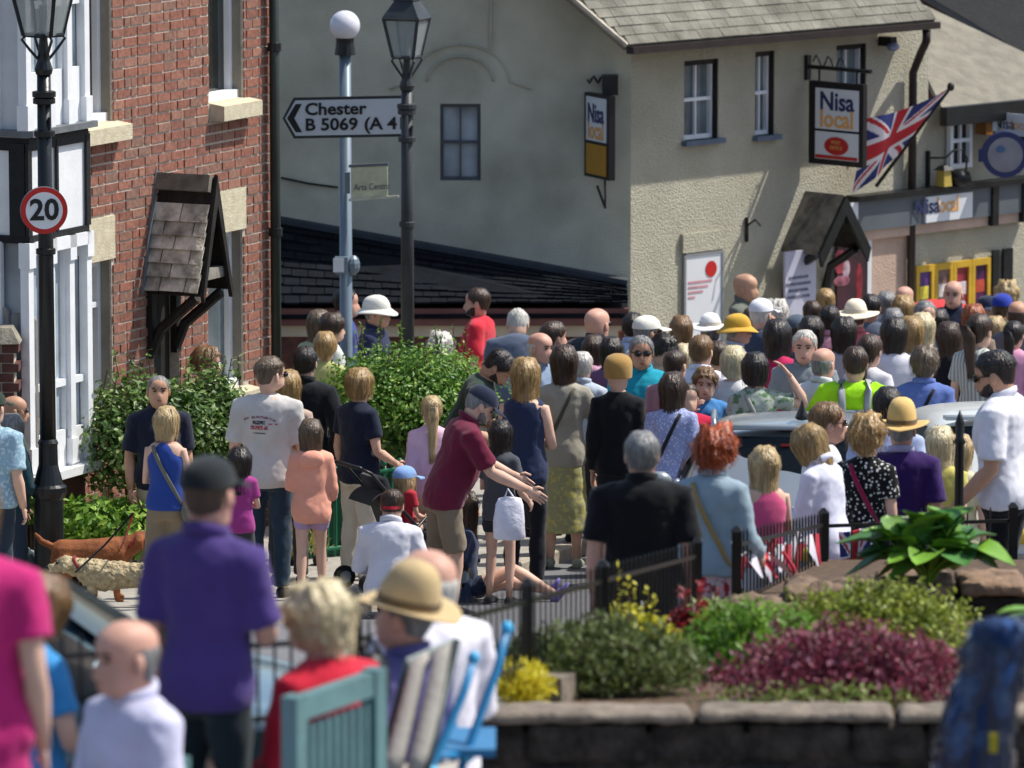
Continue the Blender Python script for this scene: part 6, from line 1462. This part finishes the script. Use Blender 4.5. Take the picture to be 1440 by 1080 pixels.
# ---- foreground garden
P(-52, 664, 8, 'woman in a bright pink dress at the lower left edge', d=17.8, sex='f', hair='bob', hc='blond', tp='dress', tc='c02a72', build=1.3, arms=('down', 'down'))
P(64, 812, 45, 'brown-haired woman in blue bowing her head beside the pink dress', d=20.3, h=1.62, seat='chair', sex='f', hair='bob', hc='light', tp='tee', tc='3d90cc', nod=25, arms=('lap', 'lap'))
P(184, 872, -128, 'balding grey man in a white shirt seated and looking left', d=19.55, h=1.72, seat='chair', hair='fringe', hc='grey', skin='r', tp='shirt', tc='c9c9e2', face=True, arms=('lap', 'lap'), hyaw=8, hs=1.05)
P(290, 650, 30, 'man in a purple polo shirt and dark cap standing in the foreground', d=20.2, hair='short', hc='brown', skin='r', hat='cap', hatc='23282b', tp='polo', tc='4b3a78', bt='trousers', bc='1c272d', arms=('down', 'front'), build=1.04, hyaw=-10)
P(228, 845, 25, 'grey-haired man partly hidden by the purple polo shirt', d=21.6, h=1.7, seat='chair', hair='short', hc='grey', tc='3a3434')
P(446, 830, -48, 'white-haired woman in a red cardigan seated on the slatted bench', d=20.5, h=1.66, seat='chair', sex='f', hair='curly', hc='wblond', tp='long', tc='c02238', hyaw=-20, nod=8, arms=('lap', 'lap'), build=1.3)
P(584, 824, -58, 'man in a straw hat and violet blue shirt seated in the garden', d=21.2, h=1.7, seat='chair', hair='short', hc='grey', skin='r', hat='trilby', hatc='c4ac80', tp='shirt', tc='5c598e', nod=-10, hyaw=-8, arms=('lap', 'lap'), build=1.05)
P(604, 774, -35, 'bald man in a white shirt seated behind the straw hat', d=21.9, h=1.75, seat='chair', hair='fringe', hc='white', skin='r', tp='shirt', tc='e8e4ee', arms=('lap', 'lap'), build=1.15, hs=1.2)
for i in range(len(PEOPLE)):
    for j in range(i):
        a, c = PEOPLE[i], PEOPLE[j]; dd = math.hypot(a[4] - c[4], a[5] - c[5])
        if dd < .36: print('CLOSE %.2f' % dd, a[:4], c[:4])
for p in PEOPLE:
    if not .9 < p[3] < 1.95: print('HEIGHT', p[:4])
# ------------------------------------------------------------------ vehicles
def car(label, loc, yaw, pitch, bm, sz=(1, 1, 1), grp='parked cars', rails=True):
    c_ = thing('parked_car', label, 'car', loc, 0, grp); c_.rotation_euler = (pitch, 0, -R(yaw)); c_.scale = sz
    def pt(B, name, m, par=None, sm=True):
        o = obj(name, B.mesh(name, m, sm), par or c_, world=False); return o
    st = [(-2.17, .40, .78, .82, .74, .66), (-2.12, .28, .90, 1.0, .85, .74), (-2.0, .22, 1.0, 1.14, .89, .72), (-1.80, .2, 1.02, 1.44, .905, .63), (-1.66, .2, 1.03, 1.55, .91, .60), (-1.0, .2, 1.02, 1.60, .915, .60), (0, .2, 1.0, 1.59, .915, .59), (.5, .2, .98, 1.50, .91, .57), (1.0, .2, .97, 1.14, .90, .62), (1.2, .2, .95, 1.0, .89, .64), (1.85, .22, .84, .89, .86, .62), (2.1, .3, .70, .75, .78, .55), (2.17, .40, .55, .6, .66, .5)]
    rings = []
    for y, lo, be, ro, wb, wr in st:
        half = [(wb * .9, lo), (wb * .985, lo + .1), (wb, (lo + be) / 2), (wb * .99, be - .06), (wb * .955, be), (wb * .955 * .25 + (wr + .06) * .75, be + (ro - be) * .72), (wr * .97, ro - .025), (wr * .6, ro + .005), (0, ro + .02)]
        r = [Vector((a, y, z)) for a, z in half] + [Vector((-a, y, z)) for a, z in half[-2::-1]]; rings.append(r)
    B = MB(); B.loft(rings); bo = pt(B, 'body', bm); m = bo.modifiers.new('s', 'SUBSURF'); m.levels = 2; m.render_levels = 2
    gl = mat('car_glass', '0f1416', .06, .2, 2, spec=.35)
    def quadgrid(P4, bow=0.0, N=6):
        q = MB(); rows = []
        for i in range(N + 1):
            t = i / N; a, b_ = Vector(P4[0]).lerp(Vector(P4[3]), t), Vector(P4[1]).lerp(Vector(P4[2]), t); rows.append([a.lerp(b_, j / N) + Vector((0, -bow * (1 - (2 * j / N - 1) ** 2), 0)) for j in range(N + 1)])
        return q.loft(rows, closed=False)
    rw = pt(quadgrid([(-.68, -2.005, 1.06), (.68, -2.005, 1.06), (.55, -1.735, 1.50), (-.55, -1.735, 1.50)], .05), 'rear_window', gl)
    B = MB(); B.tube([(-.15, -1.82, 1.44), (.15, -1.82, 1.44)], [(.012, .02)] * 2, 6); pt(B, 'brake_light', mat('brake_red', '8a1a18', .3), rw)
    B = MB(); B.box((0, -1.70, 1.56), (1.12, .2, .03)); o = pt(B, 'spoiler', bm); 
    pt(quadgrid([(-.72, 1.13, 1.03), (.72, 1.13, 1.03), (.55, .58, 1.48), (-.55, .58, 1.48)], -.05), 'windscreen', gl)
    for s in (-1, 1):
        for ya, yb in ((-1.55, -.95), (-.9, .02), (.07, .9)):
            zt = lambda y: 1.49 if y < .45 else 1.49 - (y - .45) * .82
            q = MB(); q.loft([[Vector((s * .885, y, 1.04)), Vector((s * .80, y, 1.04 + (zt(y) - 1.04) * .55)), Vector((s * .665, y, zt(y)))] for y in (ya, (ya + yb) / 2, yb)], closed=False); pt(q, 'side_window', gl)
        if rails: q = MB(); q.tube([(s * .60, -1.35, 1.55), (s * .605, -1.2, 1.60), (s * .60, -.4, 1.605), (s * .59, -.2, 1.55)], .018, 8); pt(q, 'roof_rail', mat('rail_alu', 'b8bcc0', .3, .05, 3, metal=.8))
        q = MB(); q.box((s * .80, -2.07, .92), (.2, .14, .22)); pt(q, 'tail_light', mat('tail_red', '9a1c1a', .25, .1, 8))
        q = MB(); q.ell((s * 1.0, .85, 1.02), (.1, .06, .075)); pt(q, 'wing_mirror', bm)
        q = MB(); q.box((s * .66, 2.08, .68), (.3, .12, .14)); pt(q, 'headlight', mat('headlight', 'c8ccd0', .1))
        for y in (-1.32, 1.3):
            ty = MB(); ty.tube([(s * .74, y, .31), (s * .76, y, .31), (s * .92, y, .31), (s * .93, y, .31)], [.27, .31, .31, .28], 22, up=(0, 0, 1)); wh = pt(ty, 'wheel', mat('tyre', '18191a', .85, .15, 9))
            ri = MB(); ri.tube([(s * .925, y, .31), (s * .94, y, .31)], .2, 14, up=(0, 0, 1)); pt(ri, 'rim', mat('rim_alu', '9a9ea2', .35, .05, 4, metal=.8), wh)
    q = MB(); q.box((0, -2.19, .72), (.52, .02, .11)); pt(q, 'number_plate', mat('plate_yellow', 'd8b83a', .5))
    q = MB(); q.box((0, -2.13, .48), (1.5, .16, .22)); pt(q, 'bumper', mat('bumper_grey', '3a3c3e', .6))
    q = MB(); q.tube([(0, -1.35, 1.61), (0, -1.36, 1.66), (0, -1.43, 1.72), (0, -1.45, 1.73)], [(.05, .08), (.025, .06), (.008, .03), (.003, .01)], 8, up=(0, 1, 0)); pt(q, 'aerial', M_BLACK)
    return c_
WPAINT = mat('car_silver', '98a0a6', .3, .03, 2, metal=.35, coat=.6); WP2 = mat('car_white', 'd8dad6', .35, .02, 2, coat=.6); BPAINT = mat('car_bluegrey', '5d7480', .3, .04, 2, metal=.3, coat=.8)
def cz(px, Y): c_ = at(px, 600, Y); return Vector((c_.x, Y, base(Y) + .01))
car('silver hatchback with roof rails behind the red-haired woman', cz(1124, 40.4), 2, -.095, WPAINT, (1.02, 1, .99))
car('white car behind the straw trilby and the tall man', cz(1388, 43.6), -4, -.09, WP2, (1, 1, 1.02), rails=False)
c_ = cz(130, 23.9); car('low blue-grey car beyond the railing at the lower left', Vector((-2.38, 24.0, base(24.0) + .01)), 84, 0, BPAINT, (.9, .78, .68), rails=False).rotation_euler = (0, 0, -R(84))
# ------------------------------------------------------------------ dogs
def dog(label, px, py_back, Y, yaw, L, hgt, m, curly=0, headup=.1):
    c_ = at(px, py_back, Y); gz = G(c_.x, Y); hgt = c_.z - gz if not hgt else hgt
    d_ = thing('dog', label, 'dog', (c_.x, Y, gz), -R(yaw)); B = MB(); zc = hgt * .76; r = hgt * (.36 if curly else .27)
    B.tube([(0, -L / 2, zc + .01), (0, -L * .4, zc), (0, -L * .1, zc), (0, L * .2, zc - .01), (0, L * .42, zc + .02), (0, L * .52, zc + .05)], [r * .55, r * .85, r * .82, r * 1.0, r * .9, r * .6], 12)
    hx = Vector((0, L * .68, zc + hgt * headup + .08))
    B.tube([(0, L * .42, zc + .03), hx], [r * .75, r * .5], 10)
    B.ell(hx, (r * .55, r * .7, r * .55)); B.tube([hx + Vector((0, r * .3, -r * .1)), hx + Vector((0, r * 1.2, -r * .3))], [r * .38, r * .24], 9)
    for s in (-1, 1):
        B.tube([hx + Vector((s * r * .4, -r * .1, r * .35)), hx + Vector((s * r * .7, -r * .1, 0)), hx + Vector((s * r * .72, 0, -r * .5))], [(r * .12, r * .25), (r * .1, r * .3), (r * .06, r * .15)], 8)
        B.tube([(s * r * .5, L * .34, zc - r * .3), (s * r * .55, L * .36, hgt * .36), (s * r * .55, L * .35, hgt * .18), (s * r * .55, L * .36, .03), (s * r * .55, L * .36 + .05, .02)], [r * .42, r * .26, r * .2, r * .2, r * .16], 8)
        B.tube([(s * r * .5, -L * .38, zc - r * .1), (s * r * .6, -L * .30, hgt * .42), (s * r * .6, -L * .47, hgt * .24), (s * r * .6, -L * .44, .03), (s * r * .6, -L * .44 + .05, .02)], [r * .6, r * .38, r * .2, r * .19, r * .16], 8)
    B.tube([(0, -L * .48, zc + r * .4), (0, -L * .62, zc + r * .7), (0, -L * .72, zc + r * 1.2)], [r * .22, r * .2, r * .1], 8)
    o = obj('body', B.mesh('body', m, True), d_, world=False); soften(o, .011, 2, .045 if curly else .008, WR2)
    q = MB(); q.ell(hx + Vector((0, r * 1.3, -r * .28)), (.02, .018, .016)); obj('nose', q.mesh('nose', M_BLACK, True), d_, world=False)
    for s in (-1, 1): q = MB(); q.ell(hx + Vector((s * r * .3, r * .58, r * .12)), (.012, .012, .012)); obj('eye', q.mesh('eye', M_BLACK, True), d_, world=False)
    q = MB(); q.tube([Vector((math.cos(t) * r * .62, L * .53 + math.sin(t) * r * .3, zc + .07 + math.sin(t) * r * .5)) for t in [2 * math.pi * i / 14 for i in range(15)]], .012, 6); obj('collar', q.mesh('collar', cloth('8a2a2a')), d_, world=False)
    return c_
dog('tan short-coated dog in front of the low sunlit shrub', 126, 757, 42.7, 88, .58, None, mat('fur_tan', '9a5a30', .8, .25, 9, .3, 80, col2='6a3a1c'), 0, .05)
dog('cream curly-coated dog at the feet of the woman in the blue vest top', 170, 794, 41.75, -84, .6, None, mat('fur_cream', 'c8b894', .95, .25, 30, .8, 60, col2='9a8866'), 1, -.02)
hp_ = at(187, 722, 41.2)
for q, lb, cl in ((at(106, 805, 41.7), 'black lead to the cream curly dog', '1a1a1c'), (at(170, 770, 42.6), 'red lead to the tan dog', 'a83a34')):
    MB().tube([hp_, hp_.lerp(q, .5) - Z3 * .02, q], .008, 6).build('dog_lead', cloth(cl), None, label=lb, cat='lead', smooth=True)
# ------------------------------------------------------------------ pushchair
c_ = at(566, 700, 44.3); gz = G(c_.x, 44.15); pc = thing('pushchair', 'black pushchair in front of the green railing', 'pushchair', (c_.x, 44.15, gz), -R(62))
MF = mat('pushchair_frame', '1b1c1f', .4, .1, 5)
def pp(B, name, m=MF): return obj(name, B.mesh(name, m, True), pc, world=False)
for s in (-1, 1):
    q = MB(); q.tube([(s * .22, .42, .1), (s * .22, .0, .55), (s * .22, -.38, .98), (s * .2, -.46, 1.02)], .014, 7); pp(q, 'side_frame')
    q = MB(); q.tube([(s * .22, -.4, .1), (s * .22, .1, .6)], .013, 7); pp(q, 'rear_strut')
    for y in (.42, -.4):
        q = MB(); q.tube([(s * .22 - .018, y, .1), (s * .22 + .018, y, .1)], .09, 16, up=(0, 0, 1)); wl = pp(q, 'wheel', mat('tyre', '18191a')); q = MB(); q.tube([(s * .22 - .022, y, .1), (s * .22 + .022, y, .1)], .05, 10, up=(0, 0, 1)); obj('hub', q.mesh('hub', M_GREYPOLE), wl, world=False)
q = MB(); q.tube([(-.2, -.46, 1.02), (.2, -.46, 1.02)], .018, 8); pp(q, 'handle')
q = MB(); q.box((0, .02, .44), (.38, .34, .05)); q.box((0, -.16, .68), (.38, .06, .52), (X3, Vector((0, .93, .36)), Vector((0, -.36, .93)))); pp(q, 'seat', cloth('1d2024'))
q = MB(); q.loft([[Vector((s * .2, -.28 + .2 * math.sin(a), .74 + .17 * math.cos(a))) for s in (-1, -.5, 0, .5, 1)] for a in [-1.2 + i * .25 for i in range(6)]], closed=False); pp(q, 'hood', cloth('1d2024')).scale = (1, .8, .9)
# red headband of the seated boy
root, T, A, Lg, hh = b_; HH = max(.134 * hh, .195); q = MB(); rows = []
for t, k in ((.60, .055), (.66, .062), (.72, .06)):
    rows.append([T(Vector((math.sin(a) * (.343 + k) * HH, math.cos(a) * ((.42 if math.cos(a) > 0 else .46) + k) * HH + .012 * hh, hh - HH + (t - .18 * math.cos(a) * -1 - .2) * HH))) for a in [2 * math.pi * i / 24 for i in range(24)]])
q.loft(rows, cap=(0, 0)); obj('headband', q.mesh('headband', cloth('b8283a'), True), root, world=False)
# ------------------------------------------------------------------ bags, flags and small things
def carrier(label, px, pyt, pyb, Y, wpx, col, name='carrier_bag'):
    a = at(px, pyt, Y); z0 = at(px, pyb, Y).z; ww = wpx / F * Y; b = MB(); r = thing(name, label, 'bag', (a.x, Y, z0)); H = a.z - z0; rings = []
    for t, k, e in ((0, .9, .26), (.04, 1, .3), (.4, .97, .26), (.75, .86, .14), (.9, .7, .06), (.93, .3, .04)):
        rings.append([Vector((a.x + math.cos(x_) * ww / 2 * k * (1 + .06 * math.sin(5 * x_ + t * 9)), Y + math.sin(x_) * ww * e * (1 + .1 * math.sin(4 * x_ + t * 7)), z0 + H * t)) for x_ in [2 * math.pi * i / 20 for i in range(20)]])
    b.loft(rings).build('bag_body', mat('bag' + col, col, .4, .05, 9, .5, 22, spec=.5), r, smooth=True)
    MB().tube([(a.x - ww * .12, Y, z0 + H * .93), (a.x - .01, Y, z0 + H * 1.1), (a.x + ww * .12, Y, z0 + H * .93)], .008, 5).build('handles', mat('bag' + col, col), r)
carrier('white plastic carrier bag held beside the maroon polo shirt', 716, 694, 758, 42.6, 46, 'e6e4ee')
carrier('grey leather handbag beside the lamp post', 38, 770, 806, 43.1, 26, '56646a', 'handbag')
# union flag bag hanging behind the bars
def ujpanel(name, label, cat, c00, c10, c11, c01, N=(44, 30), bulge=.03):
    r = thing(name, label, cat, (c01 + c11) / 2); b = MB(); nu, nv = N
    for j in range(nv + 1):
        for i in range(nu + 1):
            s, t = i / nu, j / nv; p = c00 * (1 - s) * (1 - t) + c10 * s * (1 - t) + c11 * s * t + c01 * (1 - s) * t; b.v.append(tuple(p + Vector((0, -bulge * math.sin(s * 6 + t * 3), 0))))
    for j in range(nv):
        for i in range(nu): b.f.append((j * (nu + 1) + i, j * (nu + 1) + i + 1, (j + 1) * (nu + 1) + i + 1, (j + 1) * (nu + 1) + i)); b.mi.append(ujack((j + .5) / nv * 2, (i + .5) / nu))
    o = b.build('cloth', UJ, r, smooth=True); m = o.modifiers.new('t', 'SOLIDIFY'); m.thickness = .004
ujpanel('hand_flag', 'Union flag cloth hanging behind the open railing below the white shirt', 'flag', at(1180, 748, 34.42), at(1226, 742, 34.4), at(1218, 832, 34.42), at(1183, 834, 34.45))
ujpanel('hand_flag', 'small Union flag draped on the railing right of the hosta top', 'flag', at(1306, 741, 34.4), at(1345, 738, 34.4), at(1338, 752, 34.42), at(1312, 755, 34.42))
# bunting on the railing
bu = thing('bunting', 'red and white bunting tied along the railing right of the gap', 'bunting', at(1080, 790, 31.9))
r7 = random.Random(8)
def railpt(t): return D1.lerp(D2, t) + Vector((-.03, -.03, 0))
pts = [railpt(i / 12) - Z3 * (.06 + .1 * abs(math.sin(i * 1.2))) for i in range(13)]
MB().tube(pts, .006, 5).build('cord', cloth('d8d0d4'), bu)
for i in range(11):
    p = pts[i + 1]; w2 = .05; dn = Vector((r7.uniform(-.02, .12), r7.uniform(-.05, .05), -r7.uniform(.12, .22))); e = (D2 - D1).normalized() * w2 + Vector((.025, 0, 0))
    b = MB(); rows = [[p - e * (1 - t) + dn * t + Vector((0, .01 * math.sin(t * 5 + i), 0)), p + dn * t, p + e * (1 - t) + dn * t + Vector((.01, 0, 0))] for t in (0, .33, .66, 1)]
    b.loft(rows, closed=False); o = b.build('pennant', [cloth('c83a4a'), cloth('d8d4de')][i % 2], bu, smooth=True)
p = at(1086, 776, 31.4); q = at(1122, 822, 31.6); MB().loft([[(p + Vector((-.04, 0, -.02 * k))).lerp(q, t) + X3 * (.035 * k * (1 - t)) for k in range(4)] for t in (0, .3, .6, 1)], closed=False).build('long_pennant', cloth('dcbcc6'), bu, smooth=True)
MB().tube([p + Vector((.06, -.01, 0)), p.lerp(q, .5) + Vector((.045, -.015, .01)), q], .012, 5).build('red_edge', cloth('c02a40'), bu)
# parasol at the back of the crowd
c_ = at(1320, 421, 57.5); gz = G(c_.x, 57.5); um = thing('parasol', 'red parasol at the back of the crowd below the posters', 'parasol', (c_.x, 57.5, gz))
rr_ = [(.0, .06), (.10, .05), (.3, -.0), (.33, -.03)]
MB().loft([[Vector((c_.x + math.cos(a) * r_, 57.5 + math.sin(a) * r_, c_.z - .06 + z)) for a in [2 * math.pi * i / 8 for i in range(8)]] for r_, z in ((.33, -.06), (.31, .0), (.15, .045), (.01, .06))]).build('canopy', cloth('d83a3a'), um)
MB().tube([(c_.x, 57.5, gz), (c_.x, 57.5, c_.z)], .02, 8).build('pole', M_BLACK, um)
# step under the tall man, doorstep under the bald man
rocky(MB().box((3.08, 35.75, base(35.75) + .05), (.9, .7, .3), taper=.97).build('stone_step', M_COPE, None, label='low stone step under the tall man in the white shirt', cat='step'), amp=.01)
c_ = at(1350, 577, 35.1); ps_ = thing('black_post', 'slim black post with a pointed top beside the tall man', 'post', (c_.x, 35.1, base(35.1)))
MB().lathe((c_.x, 35.1, 0), [(.03, base(35.1)), (.028, c_.z - .22), (.04, c_.z - .2), (.025, c_.z - .17), (.03, c_.z - .08), (.004, c_.z)], 10).build('shaft', M_IRON, ps_, smooth=True)
# ------------------------------------------------------------------ garden seats in the foreground
M_TEAL = mat('teal_paint', '5f8284', .5, .08, 7, .15, 30)
L0, R0 = at(420, 1006, 19.7), at(520, 974, 20.15)
be = thing('garden_bench', 'teal painted slatted bench under the red cardigan', 'bench', ((L0 + R0) / 2).xy.to_3d() + Z3 * base(19.85)); ed = (R0 - L0).xy.to_3d().normalized(); en = Vector((-ed.y, ed.x, 0)); zt = (L0.z + R0.z) / 2 + .03; bl = (R0 - L0).length
gb = base(19.9); cxy = ((L0 + R0) / 2).xy.to_3d()
def bpnt(s, o, z): return cxy + ed * s + en * o + Z3 * z
BX = (ed, en, Z3)
MB().box(bpnt(0, 0, zt), (bl + .1, .05, .085), BX).build('top_rail', M_TEAL, be)
for s in (-1, 1):
    MB().box(bpnt(s * (bl / 2 + .03), 0, (zt + .05 + gb) / 2), (.075, .065, zt + .05 - gb), BX).build('back_post', M_TEAL, be)
    MB().box(bpnt(s * (bl / 2 + .03), .48, (gb + .62 + gb) / 2), (.065, .065, .62), BX).build('front_leg', M_TEAL, be)
n = 9
for i in range(n): MB().box(bpnt(-bl / 2 + .03 + (bl - .06) * i / (n - 1), 0, (zt - .05 + gb + .46) / 2), (.024, .022, zt - .09 - gb - .46), BX).build('slat', M_TEAL, be)
MB().box(bpnt(0, 0, gb + .44), (bl, .045, .07), BX).build('lower_rail', M_TEAL, be)
for i in range(5): MB().box(bpnt(0, .07 + i * .095, gb + .43), (bl, .08, .025), BX).build('seat_slat', M_TEAL, be)
def recliner(label, tops, bots, Y, cushm, framem, grp, d2=.5):
    """padded chair back: tops/bots pixel pairs"""
    r = thing('garden_chair', label, 'chair', at((bots[0][0] + bots[-1][0]) / 2, 1150, Y).xy.to_3d() + Z3 * base(Y), group=grp)
    for (a, b2), (c2, d3) in zip(zip(tops, tops[1:]), zip(bots, bots[1:])):
        p = [at(a[0] + 3, a[1], Y + .12), at(b2[0] - 3, b2[1], Y + .16), at(d3[0] - 3, d3[1], Y - .1), at(c2[0] + 3, c2[1], Y - .12)]
        nn = (p[1] - p[0]).cross(p[3] - p[0]).normalized(); nn = nn if nn.y < 0 else -nn
        b = MB(); rows = []
        for i in range(9):
            t = i / 8; l_, r_ = p[0].lerp(p[3], t), p[1].lerp(p[2], t); e = .035 * math.sin(math.pi * min(1, max(.06, t * .92 + .04))) ** .3
            rows.append([l_, l_ + nn * e * .8, l_.lerp(r_, .5) + nn * e, r_ + nn * e * .8, r_, l_.lerp(r_, .5) - nn * .04])
        b.loft(rows); o = b.build('cushion', cushm, r, smooth=True)
    for k in (0, -1):
        a, c2 = tops[k], bots[k]; top_, bot_ = at(a[0], a[1] - 2, Y + .14), at(c2[0], c2[1], Y - .11); gz = base(Y)
        ft = bot_ + (bot_ - top_) * ((bot_.z - gz) / (top_.z - bot_.z)); MB().tube([top_, bot_, ft], .014, 8).build('frame_leg', framem, r, smooth=True)
        q2 = top_.lerp(ft, .55); MB().tube([q2, q2 + Vector((-.1, .5, -.02)), Vector((q2.x - .12, q2.y + .52, gz))], .013, 7).build('seat_rail', framem, r, smooth=True)
    MB().tube([at(tops[0][0], tops[0][1], Y + .14), at(tops[-1][0], tops[-1][1], Y + .16)], .018, 8).build('top_rail', mat('lit_edge_pale', 'c2cec4', .4, .05, 5), r)  # pale tone paints the lit top edge of the chair back
    q2 = at((tops[0][0] + bots[0][0]) / 2, 1070, Y); MB().box((q2.x, Y + .28, base(Y) + .42), (.46, .46, .05)).build('seat', cushm, r)
    return r
M_CUSH = mat('stone_cushion', 'aaa59c', .9, .06, 6, .3, 60); M_DTUBE = mat('dark_tube', '2c3a3c', .4, .1, 5, metal=.3)
recliner('padded garden chair with stone grey cushions behind the straw hat', [(574, 932), (608, 915), (643, 902)], [(534, 1085), (568, 1085), (600, 1085)], 20.55, M_CUSH, M_DTUBE, 'garden chairs')
M_BLUE = mat('blue_tube', '2a7cae', .35, .06, 5)
bc_ = thing('garden_chair', 'folding chair with bright blue tubular frame beside the yellow bush', 'chair', at(650, 1120, 21.3).xy.to_3d() + Z3 * base(21.3), group='garden chairs'); gz = base(21.3)
for (xa, ya, xb, yb, Y) in ((713, 884, 655, 1062, 21.25), (666, 926, 604, 1086, 21.0)):
    a, c2 = at(xa, ya, Y + .1), at(xb, yb, Y - .1); ft = c2 + (c2 - a) * ((c2.z - gz) / (a.z - c2.z))
    MB().tube([a, a.lerp(c2, .3) + Vector((.012, 0, 0)), c2, ft], .017, 8).build('back_tube', M_BLUE, bc_, smooth=True); MB().ell(a, (.024, .024, .03)).build('end_cap', mat('blue_cap', '46b4e6', .3), bc_, smooth=True)
    MB().ell(c2, (.034, .034, .03)).build('joint', mat('blue_cap', '46b4e6'), bc_, smooth=True); MB().tube([c2, c2 + Vector((-.05, .45, .03)), Vector((c2.x - .06, c2.y + .5, gz))], .016, 8).build('front_leg', M_BLUE, bc_, smooth=True)
a, c2 = at(655, 1062, 21.15), at(604, 1062, 20.95); MB().tube([a, c2], .016, 8).build('cross_tube', M_BLUE, bc_, smooth=True)
MB().box(((a.x + c2.x) / 2, 21.3, a.z + .02), (.36, .42, .03)).build('seat', cloth('3a7aa8'), bc_); 
p = [at(664, 940, 21.1), at(706, 905, 21.33), at(668, 1020, 21.2), at(628, 1045, 21.0)]
# black rucksack hung on the chair
c_ = at(521, 958, 20.75); rk = thing('black_bag', 'black shoulder bag with a shiny buckle between the bench and the padded chair', 'bag', c_ - Z3 * .12)
o = MB().ell(c_, (.075, .07, .115), 14, 10).build('bag_body', mat('bag_black', '15191b', .4, .1, 8, .3, 30), rk, smooth=True); MB().ell(at(512, 940, 20.66), (.02, .012, .02)).build('buckle', mat('chrome', 'd0d4d4', .15, .02, 3, metal=1), rk, smooth=True)
MB().tube([c_ + Vector((-.06, 0, .06)), c_ + Vector((0, .02, .16)), c_ + Vector((.06, 0, .06))], .012, 6).build('strap', cloth('15191b'), rk)
for i, (xa, xb) in enumerate(((533, 545), (556, 560))):
    pass
# clear plastic cover over a folded blue chair, right foreground
Yc = 20.0; cv = thing('covered_chair', 'folded blue garden chair in a crumpled clear plastic cover', 'chair', at(1385, 1300, Yc).xy.to_3d() + Z3 * base(Yc)); r8 = random.Random(4)
prof = [(1412, 868, 16), (1410, 874, 38), (1408, 890, 47), (1405, 915, 48), (1398, 940, 46), (1388, 965, 50), (1380, 990, 52), (1374, 1020, 54), (1368, 1060, 56), (1362, 1110, 58), (1358, 1200, 58)]
def covr(k, amp, seed):
    rows = []
    for px, py, hw in prof:
        c2 = at(px, py, Yc); w2 = hw / F * Yc * k; rows.append([c2 + Vector((math.cos(a) * w2, math.sin(a) * w2 * .75, 0)) * (1) + Vector((math.cos(a), math.sin(a), 0)) * amp * noise.noise(Vector((a * 2.2, py * .03, seed))) for a in [2 * math.pi * i / 28 for i in range(28)]])
    return rows
z0 = base(Yc)
MB().loft(covr(.85, .05, 2)).build('folded_fabric', cloth('1c3258', 'blotch:3a5a8c:9'), cv, smooth=True)
m = mat('clear_plastic', 'b4c0cc', .1, .05, 4, 1, 11, bdist=.04); N, L = m.node_tree.nodes, m.node_tree.links
nb2 = [n for n in N if n.type == 'BUMP'][0]; gl2 = N.new('ShaderNodeBsdfGlossy'); gl2.inputs['Roughness'].default_value = .1; tr2 = N.new('ShaderNodeBsdfTransparent'); mx2 = N.new('ShaderNodeMixShader'); lw2 = N.new('ShaderNodeLayerWeight'); lw2.inputs[0].default_value = .35
for q in (gl2, lw2): L.new(nb2.outputs[0], q.inputs['Normal'])
L.new(lw2.outputs['Fresnel'], mx2.inputs[0]); L.new(tr2.outputs[0], mx2.inputs[1]); L.new(gl2.outputs[0], mx2.inputs[2]); L.new(mx2.outputs[0], N['Material Output'].inputs[0])
MB().loft(covr(1, .06, 7)).build('plastic_cover', m, cv, smooth=True)
c2 = at(1358, 1200, Yc); 
for s in (-1, 1): MB().tube([c2 + Vector((s * .06, 0, .05)), Vector((c2.x + s * .08, Yc, z0))], .014, 7).build('leg', M_DTUBE, cv)
c2 = at(1397, 1045, Yc - .12); MB().box(c2, (.03, .01, .07)).build('yellow_tag', cloth('b0a02a'), cv)
# print on the grey t-shirt's back
pr_ = [o for o in bpy.data.objects if o.name.startswith('person') and o.get('label', '').startswith('man in a pale grey printed')][0]
sh = [c for c in pr_.children if c.name.startswith('t_shirt')][0]
for (dz, wd, th, cl) in ((.0, .26, .018, '8a6a70'), (-.05, .10, .03, '4a4a52'), (-.052, .07, .012, 'a86a70'), (-.09, .14, .03, 'a05058'), (-.125, .10, .01, '6a6a72')):
    b = MB(); N = 14; zz = 1.42 + dz; xo = -.03 if dz != -.052 else .08
    b.loft([[Vector((xo - wd / 2 + wd * i / N, -.3, zz + th * k / 2 - (.03 * ((i / N - .5) * 2) ** 2 if dz == 0 else 0))) for i in range(N + 1)] for k in range(3)], closed=False)
    for i in range(N): 
        if i % 4 == 3 and len(b.f) > 0: pass
    o = obj('shirt_print', b.mesh('shirt_print', cloth(cl, 'blotch:c9c6c2:60')), pr_, world=False); m = o.modifiers.new('w', 'SHRINKWRAP'); m.target = sh; m.wrap_method = 'PROJECT'; m.use_project_y = True; m.use_positive_direction = True; m.offset = .004
